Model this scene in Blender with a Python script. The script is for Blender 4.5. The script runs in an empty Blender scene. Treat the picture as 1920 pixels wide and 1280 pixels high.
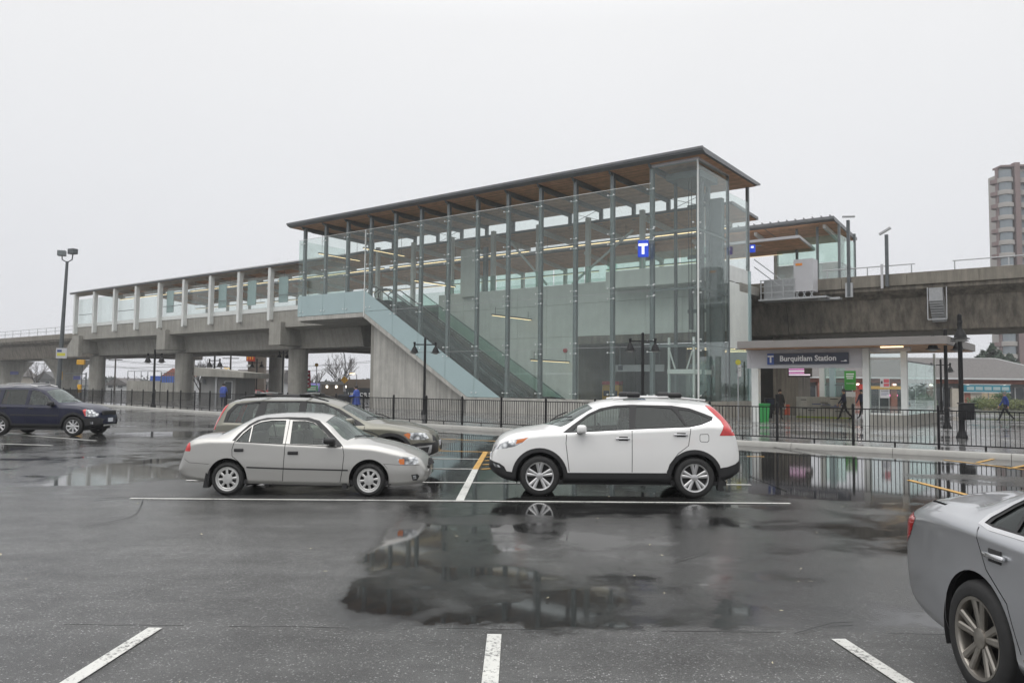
import bpy, bmesh, math, random
import numpy as np
from mathutils import Matrix, Vector
from mathutils.geometry import delaunay_2d_cdt, tessellate_polygon
random.seed(7)
sc = bpy.context.scene
R_ = math.radians
# ------------------------------------------------------------------ camera
EYE = Vector((0, 0, 1.83)); FPX = 1500.0
PITCH = math.atan(87 / 1500); ROLL = R_(.57)
camd = bpy.data.cameras.new('camera'); cam = bpy.data.objects.new('camera', camd)
sc.collection.objects.link(cam)
camd.sensor_width = 36; camd.lens = 36 * FPX / 1920; camd.clip_end = 3000; camd.clip_start = .05
CROT = (Matrix.Rotation(math.pi / 2 + PITCH, 4, 'X') @ Matrix.Rotation(ROLL, 4, 'Z'))
cam.matrix_world = Matrix.Translation(EYE) @ CROT
sc.camera = cam
# ------------------------------------------------------------------ sky, sun, exposure
HAZE = .0006
SUN_EL, SUN_AZ = 62, 200          # overcast: the brightest part of the cloud is high behind the camera
world = bpy.data.worlds.new('World'); sc.world = world; world.use_nodes = True
wn, wl = world.node_tree.nodes, world.node_tree.links
wn.clear()
wo = wn.new('ShaderNodeOutputWorld'); bg = wn.new('ShaderNodeBackground')
sky = wn.new('ShaderNodeTexSky'); sky.sky_type = 'NISHITA'; sky.sun_disc = False
sky.sun_elevation = R_(SUN_EL); sky.sun_rotation = R_(SUN_AZ); sky.air_density = 1.0; sky.dust_density = 4
skys = wn.new('ShaderNodeVectorMath'); skys.operation = 'SCALE'; skys.inputs['Scale'].default_value = .10
tc = wn.new('ShaderNodeTexCoord'); sep = wn.new('ShaderNodeSeparateXYZ')
rmp = wn.new('ShaderNodeValToRGB')
e = rmp.color_ramp.elements
e[0].position = 0.0; e[0].color = (.715, .72, .76, 1)
e[1].position = 1.0; e[1].color = (1.95, 1.95, 1.96, 1)
for p_, c_ in ((.08, (.745, .75, .785, 1)), (.22, (.80, .805, .825, 1)), (.42, (.87, .87, .875, 1)), (.7, (1.38, 1.38, 1.385, 1))):
    q_ = e.new(p_); q_.color = c_
cn = wn.new('ShaderNodeTexNoise'); cn.inputs['Scale'].default_value = 1.6; cn.inputs['Detail'].default_value = 3
cm = wn.new('ShaderNodeMapRange'); cm.inputs['To Min'].default_value = .935; cm.inputs['To Max'].default_value = 1.055
cmul = wn.new('ShaderNodeVectorMath'); cmul.operation = 'SCALE'
mix = wn.new('ShaderNodeMix'); mix.data_type = 'RGBA'; mix.inputs['Factor'].default_value = .94
wl.new(tc.outputs['Generated'], sep.inputs[0]); wl.new(sep.outputs['Z'], rmp.inputs[0])
wl.new(tc.outputs['Generated'], cn.inputs['Vector']); wl.new(cn.outputs['Fac'], cm.inputs['Value'])
wl.new(rmp.outputs[0], cmul.inputs[0]); wl.new(cm.outputs[0], cmul.inputs['Scale'])
wl.new(sky.outputs[0], skys.inputs[0]); wl.new(skys.outputs[0], mix.inputs['A']); wl.new(cmul.outputs[0], mix.inputs['B'])
wl.new(mix.outputs['Result'], bg.inputs['Color']); bg.inputs['Strength'].default_value = 1.07
wl.new(bg.outputs[0], wo.inputs[0])
sund = bpy.data.lights.new('sun', 'SUN'); sund.energy = 1.1; sund.angle = R_(70); sund.color = (1, .98, .95)
sun = bpy.data.objects.new('sun', sund); sc.collection.objects.link(sun)
_d = Vector((math.sin(R_(SUN_AZ)) * math.cos(R_(SUN_EL)), math.cos(R_(SUN_AZ)) * math.cos(R_(SUN_EL)), math.sin(R_(SUN_EL))))
sun.rotation_euler = _d.to_track_quat('Z', 'Y').to_euler(); sun.location = _d * 60
vs = sc.view_settings
vs.view_transform = 'Standard'; vs.look = 'None'; vs.gamma = 1; vs.use_curve_mapping = False; vs.exposure = 0.0
cy = sc.cycles
cy.max_bounces = 10; cy.transparent_max_bounces = 28; cy.glossy_bounces = 4; cy.diffuse_bounces = 4
cy.transmission_bounces = 6; cy.caustics_reflective = False; cy.caustics_refractive = False
cy.use_adaptive_sampling = True; cy.adaptive_threshold = .018; cy.use_denoising = True
cy.sample_clamp_indirect = 4

# ------------------------------------------------------------------ helpers
def at(px, py, Y):
    "the point of the place seen at photo pixel (px, py), Y metres ahead"
    d = CROT.to_3x3() @ Vector(((px - 960) / FPX, -(py - 640) / FPX, -1))
    return EYE + d * (Y / d.y)
def gz(px, py, z=0):
    d = CROT.to_3x3() @ Vector(((px - 960) / FPX, -(py - 640) / FPX, -1))
    return EYE + d * ((z - EYE.z) / d.z)

MATS = {}
def mat(name, col, rough=.5, metal=0, spec=.5, var=0, vs_=3, bump=0, bs=40, streak=0, coat=0, emit=None, es=1, alpha=None):
    if name in MATS: return MATS[name]
    m = bpy.data.materials.new(name); m.use_nodes = True; MATS[name] = m
    n, l = m.node_tree.nodes, m.node_tree.links
    b = n['Principled BSDF']
    b.inputs['Base Color'].default_value = (*col, 1); b.inputs['Roughness'].default_value = rough
    b.inputs['Metallic'].default_value = metal; b.inputs['Specular IOR Level'].default_value = spec
    if coat: b.inputs['Coat Weight'].default_value = coat; b.inputs['Coat Roughness'].default_value = .03
    if emit: b.inputs['Emission Color'].default_value = (*emit, 1); b.inputs['Emission Strength'].default_value = es
    if var or bump or streak:
        t = n.new('ShaderNodeTexCoord')
    if var or streak:
        nz = n.new('ShaderNodeTexNoise'); nz.inputs['Scale'].default_value = vs_; nz.inputs['Detail'].default_value = 7; nz.inputs['Roughness'].default_value = .62
        l.new(t.outputs['Object'], nz.inputs['Vector'])
        mr = n.new('ShaderNodeMapRange'); mr.inputs['From Min'].default_value = .25; mr.inputs['From Max'].default_value = .75
        mr.inputs['To Min'].default_value = 1 - var; mr.inputs['To Max'].default_value = 1 + var
        l.new(nz.outputs['Fac'], mr.inputs['Value'])
        vm = n.new('ShaderNodeVectorMath'); vm.operation = 'SCALE'; vm.inputs[0].default_value = col
        out = mr.outputs[0]
        if streak:
            mp = n.new('ShaderNodeMapping'); mp.inputs['Scale'].default_value = (1.6, 1.6, .12)
            n2 = n.new('ShaderNodeTexNoise'); n2.inputs['Scale'].default_value = 1.7; n2.inputs['Detail'].default_value = 6; n2.inputs['Roughness'].default_value = .7
            l.new(t.outputs['Object'], mp.inputs[0]); l.new(mp.outputs[0], n2.inputs['Vector'])
            m2 = n.new('ShaderNodeMapRange'); m2.inputs['From Min'].default_value = .35; m2.inputs['From Max'].default_value = .62
            m2.inputs['To Min'].default_value = 1 - streak; m2.inputs['To Max'].default_value = 1
            l.new(n2.outputs['Fac'], m2.inputs['Value'])
            mm = n.new('ShaderNodeMath'); mm.operation = 'MULTIPLY'; l.new(out, mm.inputs[0]); l.new(m2.outputs[0], mm.inputs[1]); out = mm.outputs[0]
        l.new(out, vm.inputs['Scale']); l.new(vm.outputs[0], b.inputs['Base Color'])
    if bump:
        nb = n.new('ShaderNodeTexNoise'); nb.inputs['Scale'].default_value = bs; nb.inputs['Detail'].default_value = 4
        l.new(t.outputs['Object'], nb.inputs['Vector'])
        bp = n.new('ShaderNodeBump'); bp.inputs['Strength'].default_value = bump; bp.inputs['Distance'].default_value = .01
        l.new(nb.outputs['Fac'], bp.inputs['Height']); l.new(bp.outputs[0], b.inputs['Normal'])
    return m
def glass(name, tint, dirt=.05, dcol=(.5, .55, .54), ior=1.5, rough=.01, wave=0):
    if name in MATS: return MATS[name]
    m = bpy.data.materials.new(name); m.use_nodes = True; MATS[name] = m
    n, l = m.node_tree.nodes, m.node_tree.links; n.clear()
    o = n.new('ShaderNodeOutputMaterial'); tr = n.new('ShaderNodeBsdfTransparent'); tr.inputs[0].default_value = (*tint, 1)
    gl = n.new('ShaderNodeBsdfGlossy'); gl.inputs['Roughness'].default_value = rough; gl.inputs[0].default_value = (.95, 1, .99, 1)
    lw = n.new('ShaderNodeLayerWeight'); lw.inputs[0].default_value = .5
    f0 = ((ior - 1) / (ior + 1)) ** 2
    pw = n.new('ShaderNodeMath'); pw.operation = 'POWER'; pw.inputs[1].default_value = 5; l.new(lw.outputs['Facing'], pw.inputs[0])
    fr = n.new('ShaderNodeMath'); fr.operation = 'MULTIPLY_ADD'; fr.inputs[1].default_value = 1 - f0; fr.inputs[2].default_value = f0; l.new(pw.outputs[0], fr.inputs[0])
    mx = n.new('ShaderNodeMixShader'); l.new(fr.outputs[0], mx.inputs[0]); l.new(tr.outputs[0], mx.inputs[1]); l.new(gl.outputs[0], mx.inputs[2])
    df = n.new('ShaderNodeBsdfDiffuse'); df.inputs[0].default_value = (*dcol, 1)
    t = n.new('ShaderNodeTexCoord'); nz = n.new('ShaderNodeTexNoise'); nz.inputs['Scale'].default_value = .7; nz.inputs['Detail'].default_value = 6
    l.new(t.outputs['Object'], nz.inputs['Vector'])
    mr = n.new('ShaderNodeMapRange'); mr.inputs['From Min'].default_value = .3; mr.inputs['From Max'].default_value = .7
    mr.inputs['To Min'].default_value = dirt * .4; mr.inputs['To Max'].default_value = dirt * 1.6
    l.new(nz.outputs['Fac'], mr.inputs['Value'])
    oi = n.new('ShaderNodeObjectInfo'); orr = n.new('ShaderNodeMapRange'); orr.inputs['To Min'].default_value = .45; orr.inputs['To Max'].default_value = 1.7; l.new(oi.outputs['Random'], orr.inputs['Value'])
    om = n.new('ShaderNodeMath'); om.operation = 'MULTIPLY'; l.new(mr.outputs[0], om.inputs[0]); l.new(orr.outputs[0], om.inputs[1])
    m2 = n.new('ShaderNodeMixShader'); l.new(om.outputs[0], m2.inputs[0]); l.new(mx.outputs[0], m2.inputs[1]); l.new(df.outputs[0], m2.inputs[2])
    if wave:
        nb = n.new('ShaderNodeTexNoise'); nb.inputs['Scale'].default_value = .8
        l.new(t.outputs['Object'], nb.inputs['Vector'])
        bp = n.new('ShaderNodeBump'); bp.inputs['Strength'].default_value = wave; bp.inputs['Distance'].default_value = .02
        l.new(nb.outputs['Fac'], bp.inputs['Height']); l.new(bp.outputs[0], gl.inputs['Normal'])
    l.new(m2.outputs[0], o.inputs[0])
    return m

COL = sc.collection
OFF = {}
def tag(o, label=None, cat=None, group=None, kind=None):
    if label: o['label'] = label
    if cat: o['category'] = cat
    if group: o['group'] = group
    if kind: o['kind'] = kind
    return o
def thing(name, label, cat, frame=None, base=(0, 0, 0), rz=None, group=None):
    "an Empty at the base of a thing; parts are given in the frame's coordinates"
    o = bpy.data.objects.new(name, None); COL.objects.link(o)
    o.empty_display_size = .3
    o.matrix_world = (frame or Matrix.Identity(4)) @ Matrix.Translation(Vector(base)) @ Matrix.Rotation(rz or 0, 4, 'Z')
    tag(o, label, cat, group)
    OFF[o.name] = Vector(base) if rz is None else Vector((0, 0, 0))
    return o
def off_of(o):
    v = Vector((0, 0, 0))
    while o is not None:
        v = v + OFF.get(o.name, Vector((0, 0, 0))); o = o.parent
    return v
def link(name, me, parent=None, loc=None, rot=None):
    o = bpy.data.objects.new(name, me); COL.objects.link(o)
    if parent is not None: o.parent = parent
    if loc is not None: o.location = loc
    if rot is not None: o.rotation_euler = rot
    return o
def copy_tree(o, parent=None):
    c = o.copy(); COL.objects.link(c); c.parent = parent
    if parent is not None: c.matrix_parent_inverse = o.matrix_parent_inverse
    OFF[c.name] = OFF.get(o.name, Vector((0, 0, 0)))
    for ch in list(o.children): copy_tree(ch, c)
    return c

class MB:
    "collects boxes, bars, tubes, prisms; build() links them as one mesh object"
    def __init__(s): s.v = []; s.f = []
    def add(s, vs, fs):
        k = len(s.v); s.v += [tuple(p) for p in vs]; s.f += [tuple(i + k for i in f) for f in fs]; return s
    def box(s, x0, x1, y0, y1, z0, z1):
        return s.add([(x0, y0, z0), (x1, y0, z0), (x1, y1, z0), (x0, y1, z0), (x0, y0, z1), (x1, y0, z1), (x1, y1, z1), (x0, y1, z1)],
                     [(3, 2, 1, 0), (4, 5, 6, 7), (0, 1, 5, 4), (1, 2, 6, 5), (2, 3, 7, 6), (3, 0, 4, 7)])
    def bar(s, p, q, w, h, up=(0, 0, 1)):
        p, q = Vector(p), Vector(q); d = (q - p).normalized(); u = Vector(up)
        if abs(d.dot(u)) > .99: u = Vector((0, 1, 0))
        r = d.cross(u).normalized(); u = r.cross(d).normalized()
        a = [p + r * sx * w / 2 + u * sz * h / 2 for sx, sz in ((-1, -1), (1, -1), (1, 1), (-1, 1))]
        b = [v + (q - p) for v in a]
        return s.add(a + b, [(0, 1, 2, 3), (7, 6, 5, 4), (4, 5, 1, 0), (5, 6, 2, 1), (6, 7, 3, 2), (7, 4, 0, 3)])
    def tube(s, pts, r, n=8, cap=True):
        pts = [Vector(p) for p in pts]; rs = r if isinstance(r, (list, tuple)) else [r] * len(pts)
        k = len(s.v); prev = None
        for i, p in enumerate(pts):
            d = (pts[min(i + 1, len(pts) - 1)] - pts[max(i - 1, 0)]).normalized()
            u = prev if prev is not None else (Vector((0, 0, 1)) if abs(d.z) < .9 else Vector((1, 0, 0)))
            u = (u - d * u.dot(d)).normalized(); prev = u; w = d.cross(u)
            for j in range(n):
                a = 2 * math.pi * j / n; s.v.append(tuple(p + (u * math.cos(a) + w * math.sin(a)) * rs[i]))
        for i in range(len(pts) - 1):
            for j in range(n):
                a, b = k + i * n + j, k + i * n + (j + 1) % n
                s.f.append((a, b, b + n, a + n))
        if cap:
            s.f.append(tuple(k + j for j in reversed(range(n)))); s.f.append(tuple(k + (len(pts) - 1) * n + j for j in range(n)))
        return s
    def lathe(s, prof, c=(0, 0, 0), axis='z', n=24, cap=True):
        k = len(s.v)
        for r, h in prof:
            for j in range(n):
                a = 2 * math.pi * j / n; x, y = r * math.cos(a), r * math.sin(a)
                p = (x, y, h) if axis == 'z' else (x, h, y) if axis == 'y' else (h, x, y)
                s.v.append((p[0] + c[0], p[1] + c[1], p[2] + c[2]))
        for i in range(len(prof) - 1):
            for j in range(n):
                a, b = k + i * n + j, k + i * n + (j + 1) % n
                s.f.append((a, b, b + n, a + n) if axis != 'y' else (a, a + n, b + n, b))
        if cap:
            s.f.append(tuple(k + j for j in reversed(range(n)))); s.f.append(tuple(k + (len(prof) - 1) * n + j for j in range(n)))
        return s
    def prism(s, poly, d0, d1, plane='xz'):
        "polygon in a plane, extruded along the third axis from d0 to d1"
        def P(a, b, d): return (a, d, b) if plane == 'xz' else (a, b, d) if plane == 'xy' else (d, a, b)
        n = len(poly); k = len(s.v)
        ar = sum(poly[i][0] * poly[(i + 1) % n][1] - poly[(i + 1) % n][0] * poly[i][1] for i in range(n))
        if ar < 0: poly = poly[::-1]
        for d in (d0, d1):
            for a, b in poly: s.v.append(P(a, b, d))
        flip = plane == 'xz'
        tri = tessellate_polygon([[Vector((a, b, 0)) for a, b in poly]])
        for t in tri:
            a, b, c = t
            A = [poly[i] for i in (a, b, c)]
            o = (A[1][0] - A[0][0]) * (A[2][1] - A[0][1]) - (A[2][0] - A[0][0]) * (A[1][1] - A[0][1])
            if o < 0: a, c = c, a
            s.f.append((k + c, k + b, k + a)); s.f.append((k + n + a, k + n + b, k + n + c))
        for i in range(n):
            j = (i + 1) % n; s.f.append((k + i, k + j, k + n + j, k + n + i))
        if flip:
            m = len(tri) * 2 + n
            s.f[-m:] = [f[::-1] for f in s.f[-m:]]
        return s
    def rbox(s, c, sz, bev, seg=2, rz=0):
        bm = bmesh.new(); bmesh.ops.create_cube(bm, size=1)
        for v in bm.verts: v.co = Vector((v.co.x * sz[0], v.co.y * sz[1], v.co.z * sz[2]))
        bmesh.ops.bevel(bm, geom=bm.edges[:], offset=bev, segments=seg, affect='EDGES', profile=.5)
        M_ = Matrix.Translation(Vector(c)) @ Matrix.Rotation(rz, 4, 'Z')
        bm.verts.index_update()
        s.add([M_ @ v.co for v in bm.verts], [[v.index for v in f.verts] for f in bm.faces]); bm.free(); return s
    def mesh(s, name, m, off=None, smooth=False):
        me = bpy.data.meshes.new(name)
        vv = s.v if off is None else [(a - off[0], b - off[1], c - off[2]) for a, b, c in s.v]
        me.from_pydata(vv, [], s.f); me.materials.append(m if not isinstance(m, str) else MATS[m])
        if smooth: me.polygons.foreach_set('use_smooth', [True] * len(me.polygons)); me.set_sharp_from_angle(angle=R_(40))
        me.update(); return me
    def build(s, name, m, parent=None, smooth=False):
        return link(name, s.mesh(name, m, off_of(parent) if parent else None, smooth), parent)
def box(*a): return MB().box(*a)
def text_mesh(body, size, m, bold=.0, depth=.004, align='LEFT', name='lettering'):
    cu = bpy.data.curves.new('t', 'FONT'); cu.body = body; cu.size = size; cu.extrude = depth; cu.offset = bold; cu.align_x = align
    cu.resolution_u = 3
    to = bpy.data.objects.new('t', cu); COL.objects.link(to)
    dg = bpy.context.evaluated_depsgraph_get()
    me = bpy.data.meshes.new_from_object(to.evaluated_get(dg)); bpy.data.objects.remove(to)
    me.name = name; me.materials.clear(); me.materials.append(m if not isinstance(m, str) else MATS[m])
    return me
# ------------------------------------------------------------------ materials
def asphalt(name, dark, light, wet, rough_lo, rough_hi, pud_scale, bumpy, agg=1.0, low=0):
    m = bpy.data.materials.new(name); m.use_nodes = True; MATS[name] = m
    n, l = m.node_tree.nodes, m.node_tree.links; b = n['Principled BSDF']
    t = n.new('ShaderNodeTexCoord'); C = t.outputs['Object']
    def noise(scale, det=5, rough=.6, vec=None, dist=0):
        z = n.new('ShaderNodeTexNoise'); z.inputs['Scale'].default_value = scale; z.inputs['Detail'].default_value = det
        z.inputs['Roughness'].default_value = rough; z.inputs['Distortion'].default_value = dist
        l.new(vec or C, z.inputs['Vector']); return z.outputs['Fac']
    def rng(v, a, b_, c, d):
        r = n.new('ShaderNodeMapRange'); r.inputs['From Min'].default_value = a; r.inputs['From Max'].default_value = b_
        r.inputs['To Min'].default_value = c; r.inputs['To Max'].default_value = d; l.new(v, r.inputs['Value']); return r.outputs[0]
    def mth(op, x, y):
        k = n.new('ShaderNodeMath'); k.operation = op; k.use_clamp = False
        for i, v in enumerate((x, y)):
            if isinstance(v, (int, float)): k.inputs[i].default_value = v
            else: l.new(v, k.inputs[i])
        return k.outputs[0]
    big = noise(pud_scale, 4, .55, dist=.6); med = noise(pud_scale * 5.5, 4, .6)
    h = mth('ADD', mth('MULTIPLY', big, .72), mth('MULTIPLY', med, .28))
    zone = None
    if low:
        sx = n.new('ShaderNodeSeparateXYZ'); l.new(C, sx.inputs[0]); X_, Y_ = sx.outputs[0], sx.outputs[1]
        # the lot dips towards the kerb and holds more water there
        h = mth('ADD', h, rng(mth('ADD', Y_, mth('MULTIPLY', X_, -.12)), 12.5, 17, -.05, low))
        # the newer, smoother and darker asphalt: straight joint on its left, ragged foot
        p0, p1 = gz(583, 1160), gz(745, 955); dd = (p1 - p0).normalized()
        dl = mth('ADD', mth('MULTIPLY', X_, dd.y), mth('MULTIPLY', Y_, -dd.x)); c0 = p0.x * dd.y - p0.y * dd.x
        ml = rng(mth('ADD', dl, mth('MULTIPLY', mth('SUBTRACT', noise(1.1, 5, .65), .5), .55)), c0 - .05, c0 + .22, 0, 1)
        yb = gz(900, 1184).y
        mb = rng(mth('ADD', Y_, mth('MULTIPLY', mth('SUBTRACT', noise(1.3, 6, .7), .5), 1.0)), yb - .05, yb + .22, 0, 1)
        zone = mth('MULTIPLY', ml, mb)
        h = mth('ADD', h, mth('MULTIPLY', zone, .135))
    pud = rng(h, wet - .035, wet + .045, 0, 1)            # 1 = standing water
    film = rng(h, wet - .20, wet + .02, 0, 1)           # thin film round it
    fine = noise(170, 3, .7); fine2 = noise(60, 3, .7); patch_ = noise(.7, 5, .65); 
    vor = n.new('ShaderNodeTexVoronoi'); vor.inputs['Scale'].default_value = 62; l.new(C, vor.inputs['Vector'])
    sepc = n.new('ShaderNodeSeparateColor'); l.new(vor.outputs['Color'], sepc.inputs[0])
    stone = mth('MULTIPLY', rng(sepc.outputs[0], .72, 1.0, 0, 1), rng(vor.outputs['Distance'], .25, .5, 1, 0))
    alb = mth('ADD', rng(patch_, .3, .7, dark, light), mth('MULTIPLY', mth('SUBTRACT', fine, .5), .24 * agg))
    alb = mth('ADD', alb, mth('MULTIPLY', stone, .27 * agg))
    blot = noise(2.4, 5, .7); blot2 = noise(.32, 4, .6)
    alb = mth('MULTIPLY', alb, mth('MULTIPLY', rng(blot, .3, .7, .78, 1.22), rng(blot2, .3, .7, .85, 1.15)))
    alb = mth('MULTIPLY', alb, rng(pud, 0, 1, 1, .6)); alb = mth('MULTIPLY', alb, rng(film, 0, 1, 1, .78))
    if zone is not None:
        alb = mth('MULTIPLY', alb, rng(zone, 0, 1, 1, .42))
        # tyre-darkened lanes and old oil drips
        mp = n.new('ShaderNodeMapping'); mp.inputs['Scale'].default_value = (.10, 1.5, 1); mp.inputs['Rotation'].default_value = (0, 0, .03); l.new(C, mp.inputs[0])
        alb = mth('MULTIPLY', alb, rng(noise(1.0, 4, .6, mp.outputs[0]), .3, .7, .80, 1.16))
        vo = n.new('ShaderNodeTexVoronoi'); vo.inputs['Scale'].default_value = .55; l.new(C, vo.inputs['Vector'])
        oil = mth('ADD', vo.outputs['Distance'], mth('MULTIPLY', mth('SUBTRACT', noise(9, 4, .7), .5), .22))
        alb = mth('MULTIPLY', alb, rng(oil, .02, .16, .62, 1))
    alb = mth('MAXIMUM', alb, .012)
    cc = n.new('ShaderNodeVectorMath'); cc.operation = 'SCALE'; cc.inputs[0].default_value = (1, 1, .985); l.new(alb, cc.inputs['Scale'])
    l.new(cc.outputs[0], b.inputs['Base Color'])
    ro = rng(film, 0, 1, rough_hi, rough_lo)
    ro = mth('MULTIPLY', ro, mth('MULTIPLY', rng(fine2, .3, .7, .8, 1.2), rng(noise(2.1, 5, .7), .3, .7, .72, 1.3)))
    if zone is not None: ro = mth('MULTIPLY', ro, rng(zone, 0, 1, 1, .42))
    ro = mth('ADD', mth('MULTIPLY', ro, rng(pud, 0, 1, 1, 0)), mth('MULTIPLY', pud, .05))
    l.new(ro, b.inputs['Roughness']); b.inputs['IOR'].default_value = 1.36; b.inputs['Specular IOR Level'].default_value = .5
    hh = mth('ADD', mth('MULTIPLY', fine, .6), mth('MULTIPLY', fine2, .8))
    hh = mth('SUBTRACT', hh, mth('MULTIPLY', vor.outputs['Distance'], .6))
    st = mth('MULTIPLY', rng(pud, 0, 1, bumpy, .0), rng(film, 0, 1, 1, .40))
    if zone is not None: st = mth('MULTIPLY', st, rng(zone, 0, 1, 1, .55))
    bp = n.new('ShaderNodeBump'); bp.inputs['Distance'].default_value = .006; l.new(st, bp.inputs['Strength']); l.new(hh, bp.inputs['Height'])
    rip = n.new('ShaderNodeBump'); rip.inputs['Distance'].default_value = .02; rip.inputs['Strength'].default_value = .005
    l.new(noise(5, 3, .6), rip.inputs['Height']); l.new(bp.outputs[0], rip.inputs['Normal'])
    l.new(rip.outputs[0], b.inputs['Normal'])
    return m
asphalt('asphalt', .060, .100, .575, .065, .19, .21, .8, 1.0, .07)
asphalt('wet_paving', .17, .23, .55, .08, .30, .25, .12, .4)
mat('concrete', (.31, .30, .268), .75, var=.16, vs_=1.1, bump=.15, bs=30, streak=.25)
mat('concrete_mid', (.225, .205, .17), .75, var=.12, vs_=2.5, bump=.15, bs=30, streak=.35)
mat('concrete_dark', (.215, .19, .155), .75, var=.12, vs_=2.5, bump=.15, bs=30, streak=.6)
mat('concrete_light', (.45, .44, .405), .7, var=.14, vs_=1.6, bump=.1, bs=30, streak=.32)
mat('kerb_concrete', (.31, .305, .285), .55, var=.16, vs_=1.5, bump=.2, bs=60)
def road_paint(name, col):
    m = mat(name, col, .42, var=.12, vs_=6, bump=.35, bs=110); n, l = m.node_tree.nodes, m.node_tree.links; b = n['Principled BSDF']
    old = b.inputs['Base Color'].links[0].from_socket; t = n['Texture Coordinate']
    z1 = n.new('ShaderNodeTexNoise'); z1.inputs['Scale'].default_value = 34; z1.inputs['Detail'].default_value = 5; z1.inputs['Roughness'].default_value = .75; l.new(t.outputs['Object'], z1.inputs['Vector'])
    z2 = n.new('ShaderNodeTexNoise'); z2.inputs['Scale'].default_value = 2.2; l.new(t.outputs['Object'], z2.inputs['Vector'])
    ad = n.new('ShaderNodeMath'); ad.operation = 'MULTIPLY_ADD'; ad.inputs[1].default_value = .35; l.new(z2.outputs['Fac'], ad.inputs[0]); l.new(z1.outputs['Fac'], ad.inputs[2])
    r = n.new('ShaderNodeMapRange'); r.inputs['From Min'].default_value = .71; r.inputs['From Max'].default_value = .80; l.new(ad.outputs[0], r.inputs['Value'])
    mx = n.new('ShaderNodeMix'); mx.data_type = 'RGBA'; mx.inputs['B'].default_value = (.09, .09, .085, 1); l.new(r.outputs[0], mx.inputs['Factor']); l.new(old, mx.inputs['A']); l.new(mx.outputs['Result'], b.inputs['Base Color'])
road_paint('road_white', (.58, .58, .55)); road_paint('road_yellow', (.56, .31, .05))
mat('black_steel', (.008, .008, .009), .5, spec=.25, var=.2, vs_=5)
mat('tar', (.012, .012, .012), .25)
# ------------------------------------------------------------------ ground, kerb, plaza, markings
def struct(name, o): o['kind'] = 'structure'; return o
gm = MB()
gs = [-480, -260, -120, -60, -30, -15, -7, 0, 7, 15, 30, 60, 120, 260, 480]
for i in range(len(gs) - 1):
    for j in range(len(gs) - 1):
        y0, y1 = gs[j] + 60, gs[j + 1] + 60
        gm.add([(gs[i], y0, 0), (gs[i + 1], y0, 0), (gs[i + 1], y1, 0), (gs[i], y1, 0)], [(0, 1, 2, 3)])
ground = struct('g', gm.build('ground', 'asphalt'))
def sheet(name, pts, z, m, parent=None, kind=None):
    o = MB().prism([(p[0], p[1]) for p in pts], z - .003, z, 'xy').build(name, m, parent)
    if kind: o['kind'] = kind
    return o
def stripe(p, q, w, m='road_white', z=.0095, name='painted_line', skew=True):
    p, q = Vector(p[:2]), Vector(q[:2]); d = (q - p).normalized(); nn = Vector((-d.y, d.x)) * w / 2
    return sheet(name, [p + nn, p - nn, q - nn, q + nn], z, m, ground)
def pl(x0, y0, x1, y1, w, m='road_white', **k): return stripe(gz(x0, y0), gz(x1, y1), w, m, **k)
LW = .10
a_, b_ = gz(243, 935), gz(1477, 942)
stripe((a_.x, 12.93), (b_.x, 13.12), LW)                       # the long line beside the near cars
stripe((-6.2, 15.42), (4.65, 15.62), LW); stripe((-6.2, 18.02), (-.75, 18.10), LW); stripe((-6.2, 20.55), (-.72, 20.62), LW)
stripe((-.82, 13.0), (-.79, 18.0), .135, z=.0095 + .004); stripe((-.79, 18.02), (-.72, 22.9), .135, 'road_yellow', z=.0095 + .004)
stripe((-3.2, 23.4), (1.2, 22.6), .09, 'road_yellow'); stripe((-2.7, 28.7), (2.2, 26.2), .09, 'road_yellow')
for i in range(5):
    y = 18.1 + i * 1.05; stripe((-.66, y), (1.4, y + 1.5), .10, 'road_yellow')
pl(1705, 900, 1822, 930, .12, 'road_yellow'); pl(1770, 862, 1920, 880, .10, 'road_yellow')
pl(1833, 867, 1868, 859, .10, 'road_yellow'); pl(1893, 878, 1925, 872, .10, 'road_yellow'); pl(1400, 855, 1433, 856, .10, 'road_yellow')
pl(-60, 830, 98, 835, .12); pl(-60, 808, 180, 826, .10)
for (x0, y0), (x1, y1) in (((291, 1178), (112, 1292)), ((927, 1190), (917, 1300)), ((1572, 1199), (1720, 1296))):
    g0, g1 = gz(x0, y0), gz(x1, y1); d = (g1 - g0); stripe(g0, g0 + d * 1.7, .105)
# pavement joints and sealed cracks
def crack(pts, w, z=.0155):
    pts = [gz(*p) for p in pts]; L, Rr = [], []
    for i, p in enumerate(pts):
        d = (pts[min(i + 1, len(pts) - 1)] - pts[max(0, i - 1)]).normalized(); nn = Vector((-d.y, d.x, 0)) * w / 2 * random.uniform(.5, 1.3)
        L.append(p + nn); Rr.append(p - nn)
    sheet('pavement_crack', L + Rr[::-1], z, 'tar', ground)
for s_ in (120, 430, 820, 1240, 1660): crack([(s_ + i * 45, 1172 + (s_ + i * 45) * .011 + random.uniform(-1, 1)) for i in range(6)], .006)
crack([(268, 938), (262, 952), (255, 964), (240, 972), (205, 980), (150, 990)], .014)
crack([(180, 936), (260, 931), (340, 934), (410, 935)], .014)
crack([(1400, 826), (1450, 838), (1500, 848), (1545, 858)], .05); crack([(1440, 830), (1500, 842), (1560, 852)], .04)
crack([(1405, 892), (1440, 905), (1475, 920)], .04); crack([(1265, 1052), (1310, 1040), (1330, 1032)], .01)
crack([(1490, 1190), (1530, 1178), (1560, 1170), (1600, 1168)], .008)
lt = MB()
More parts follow.
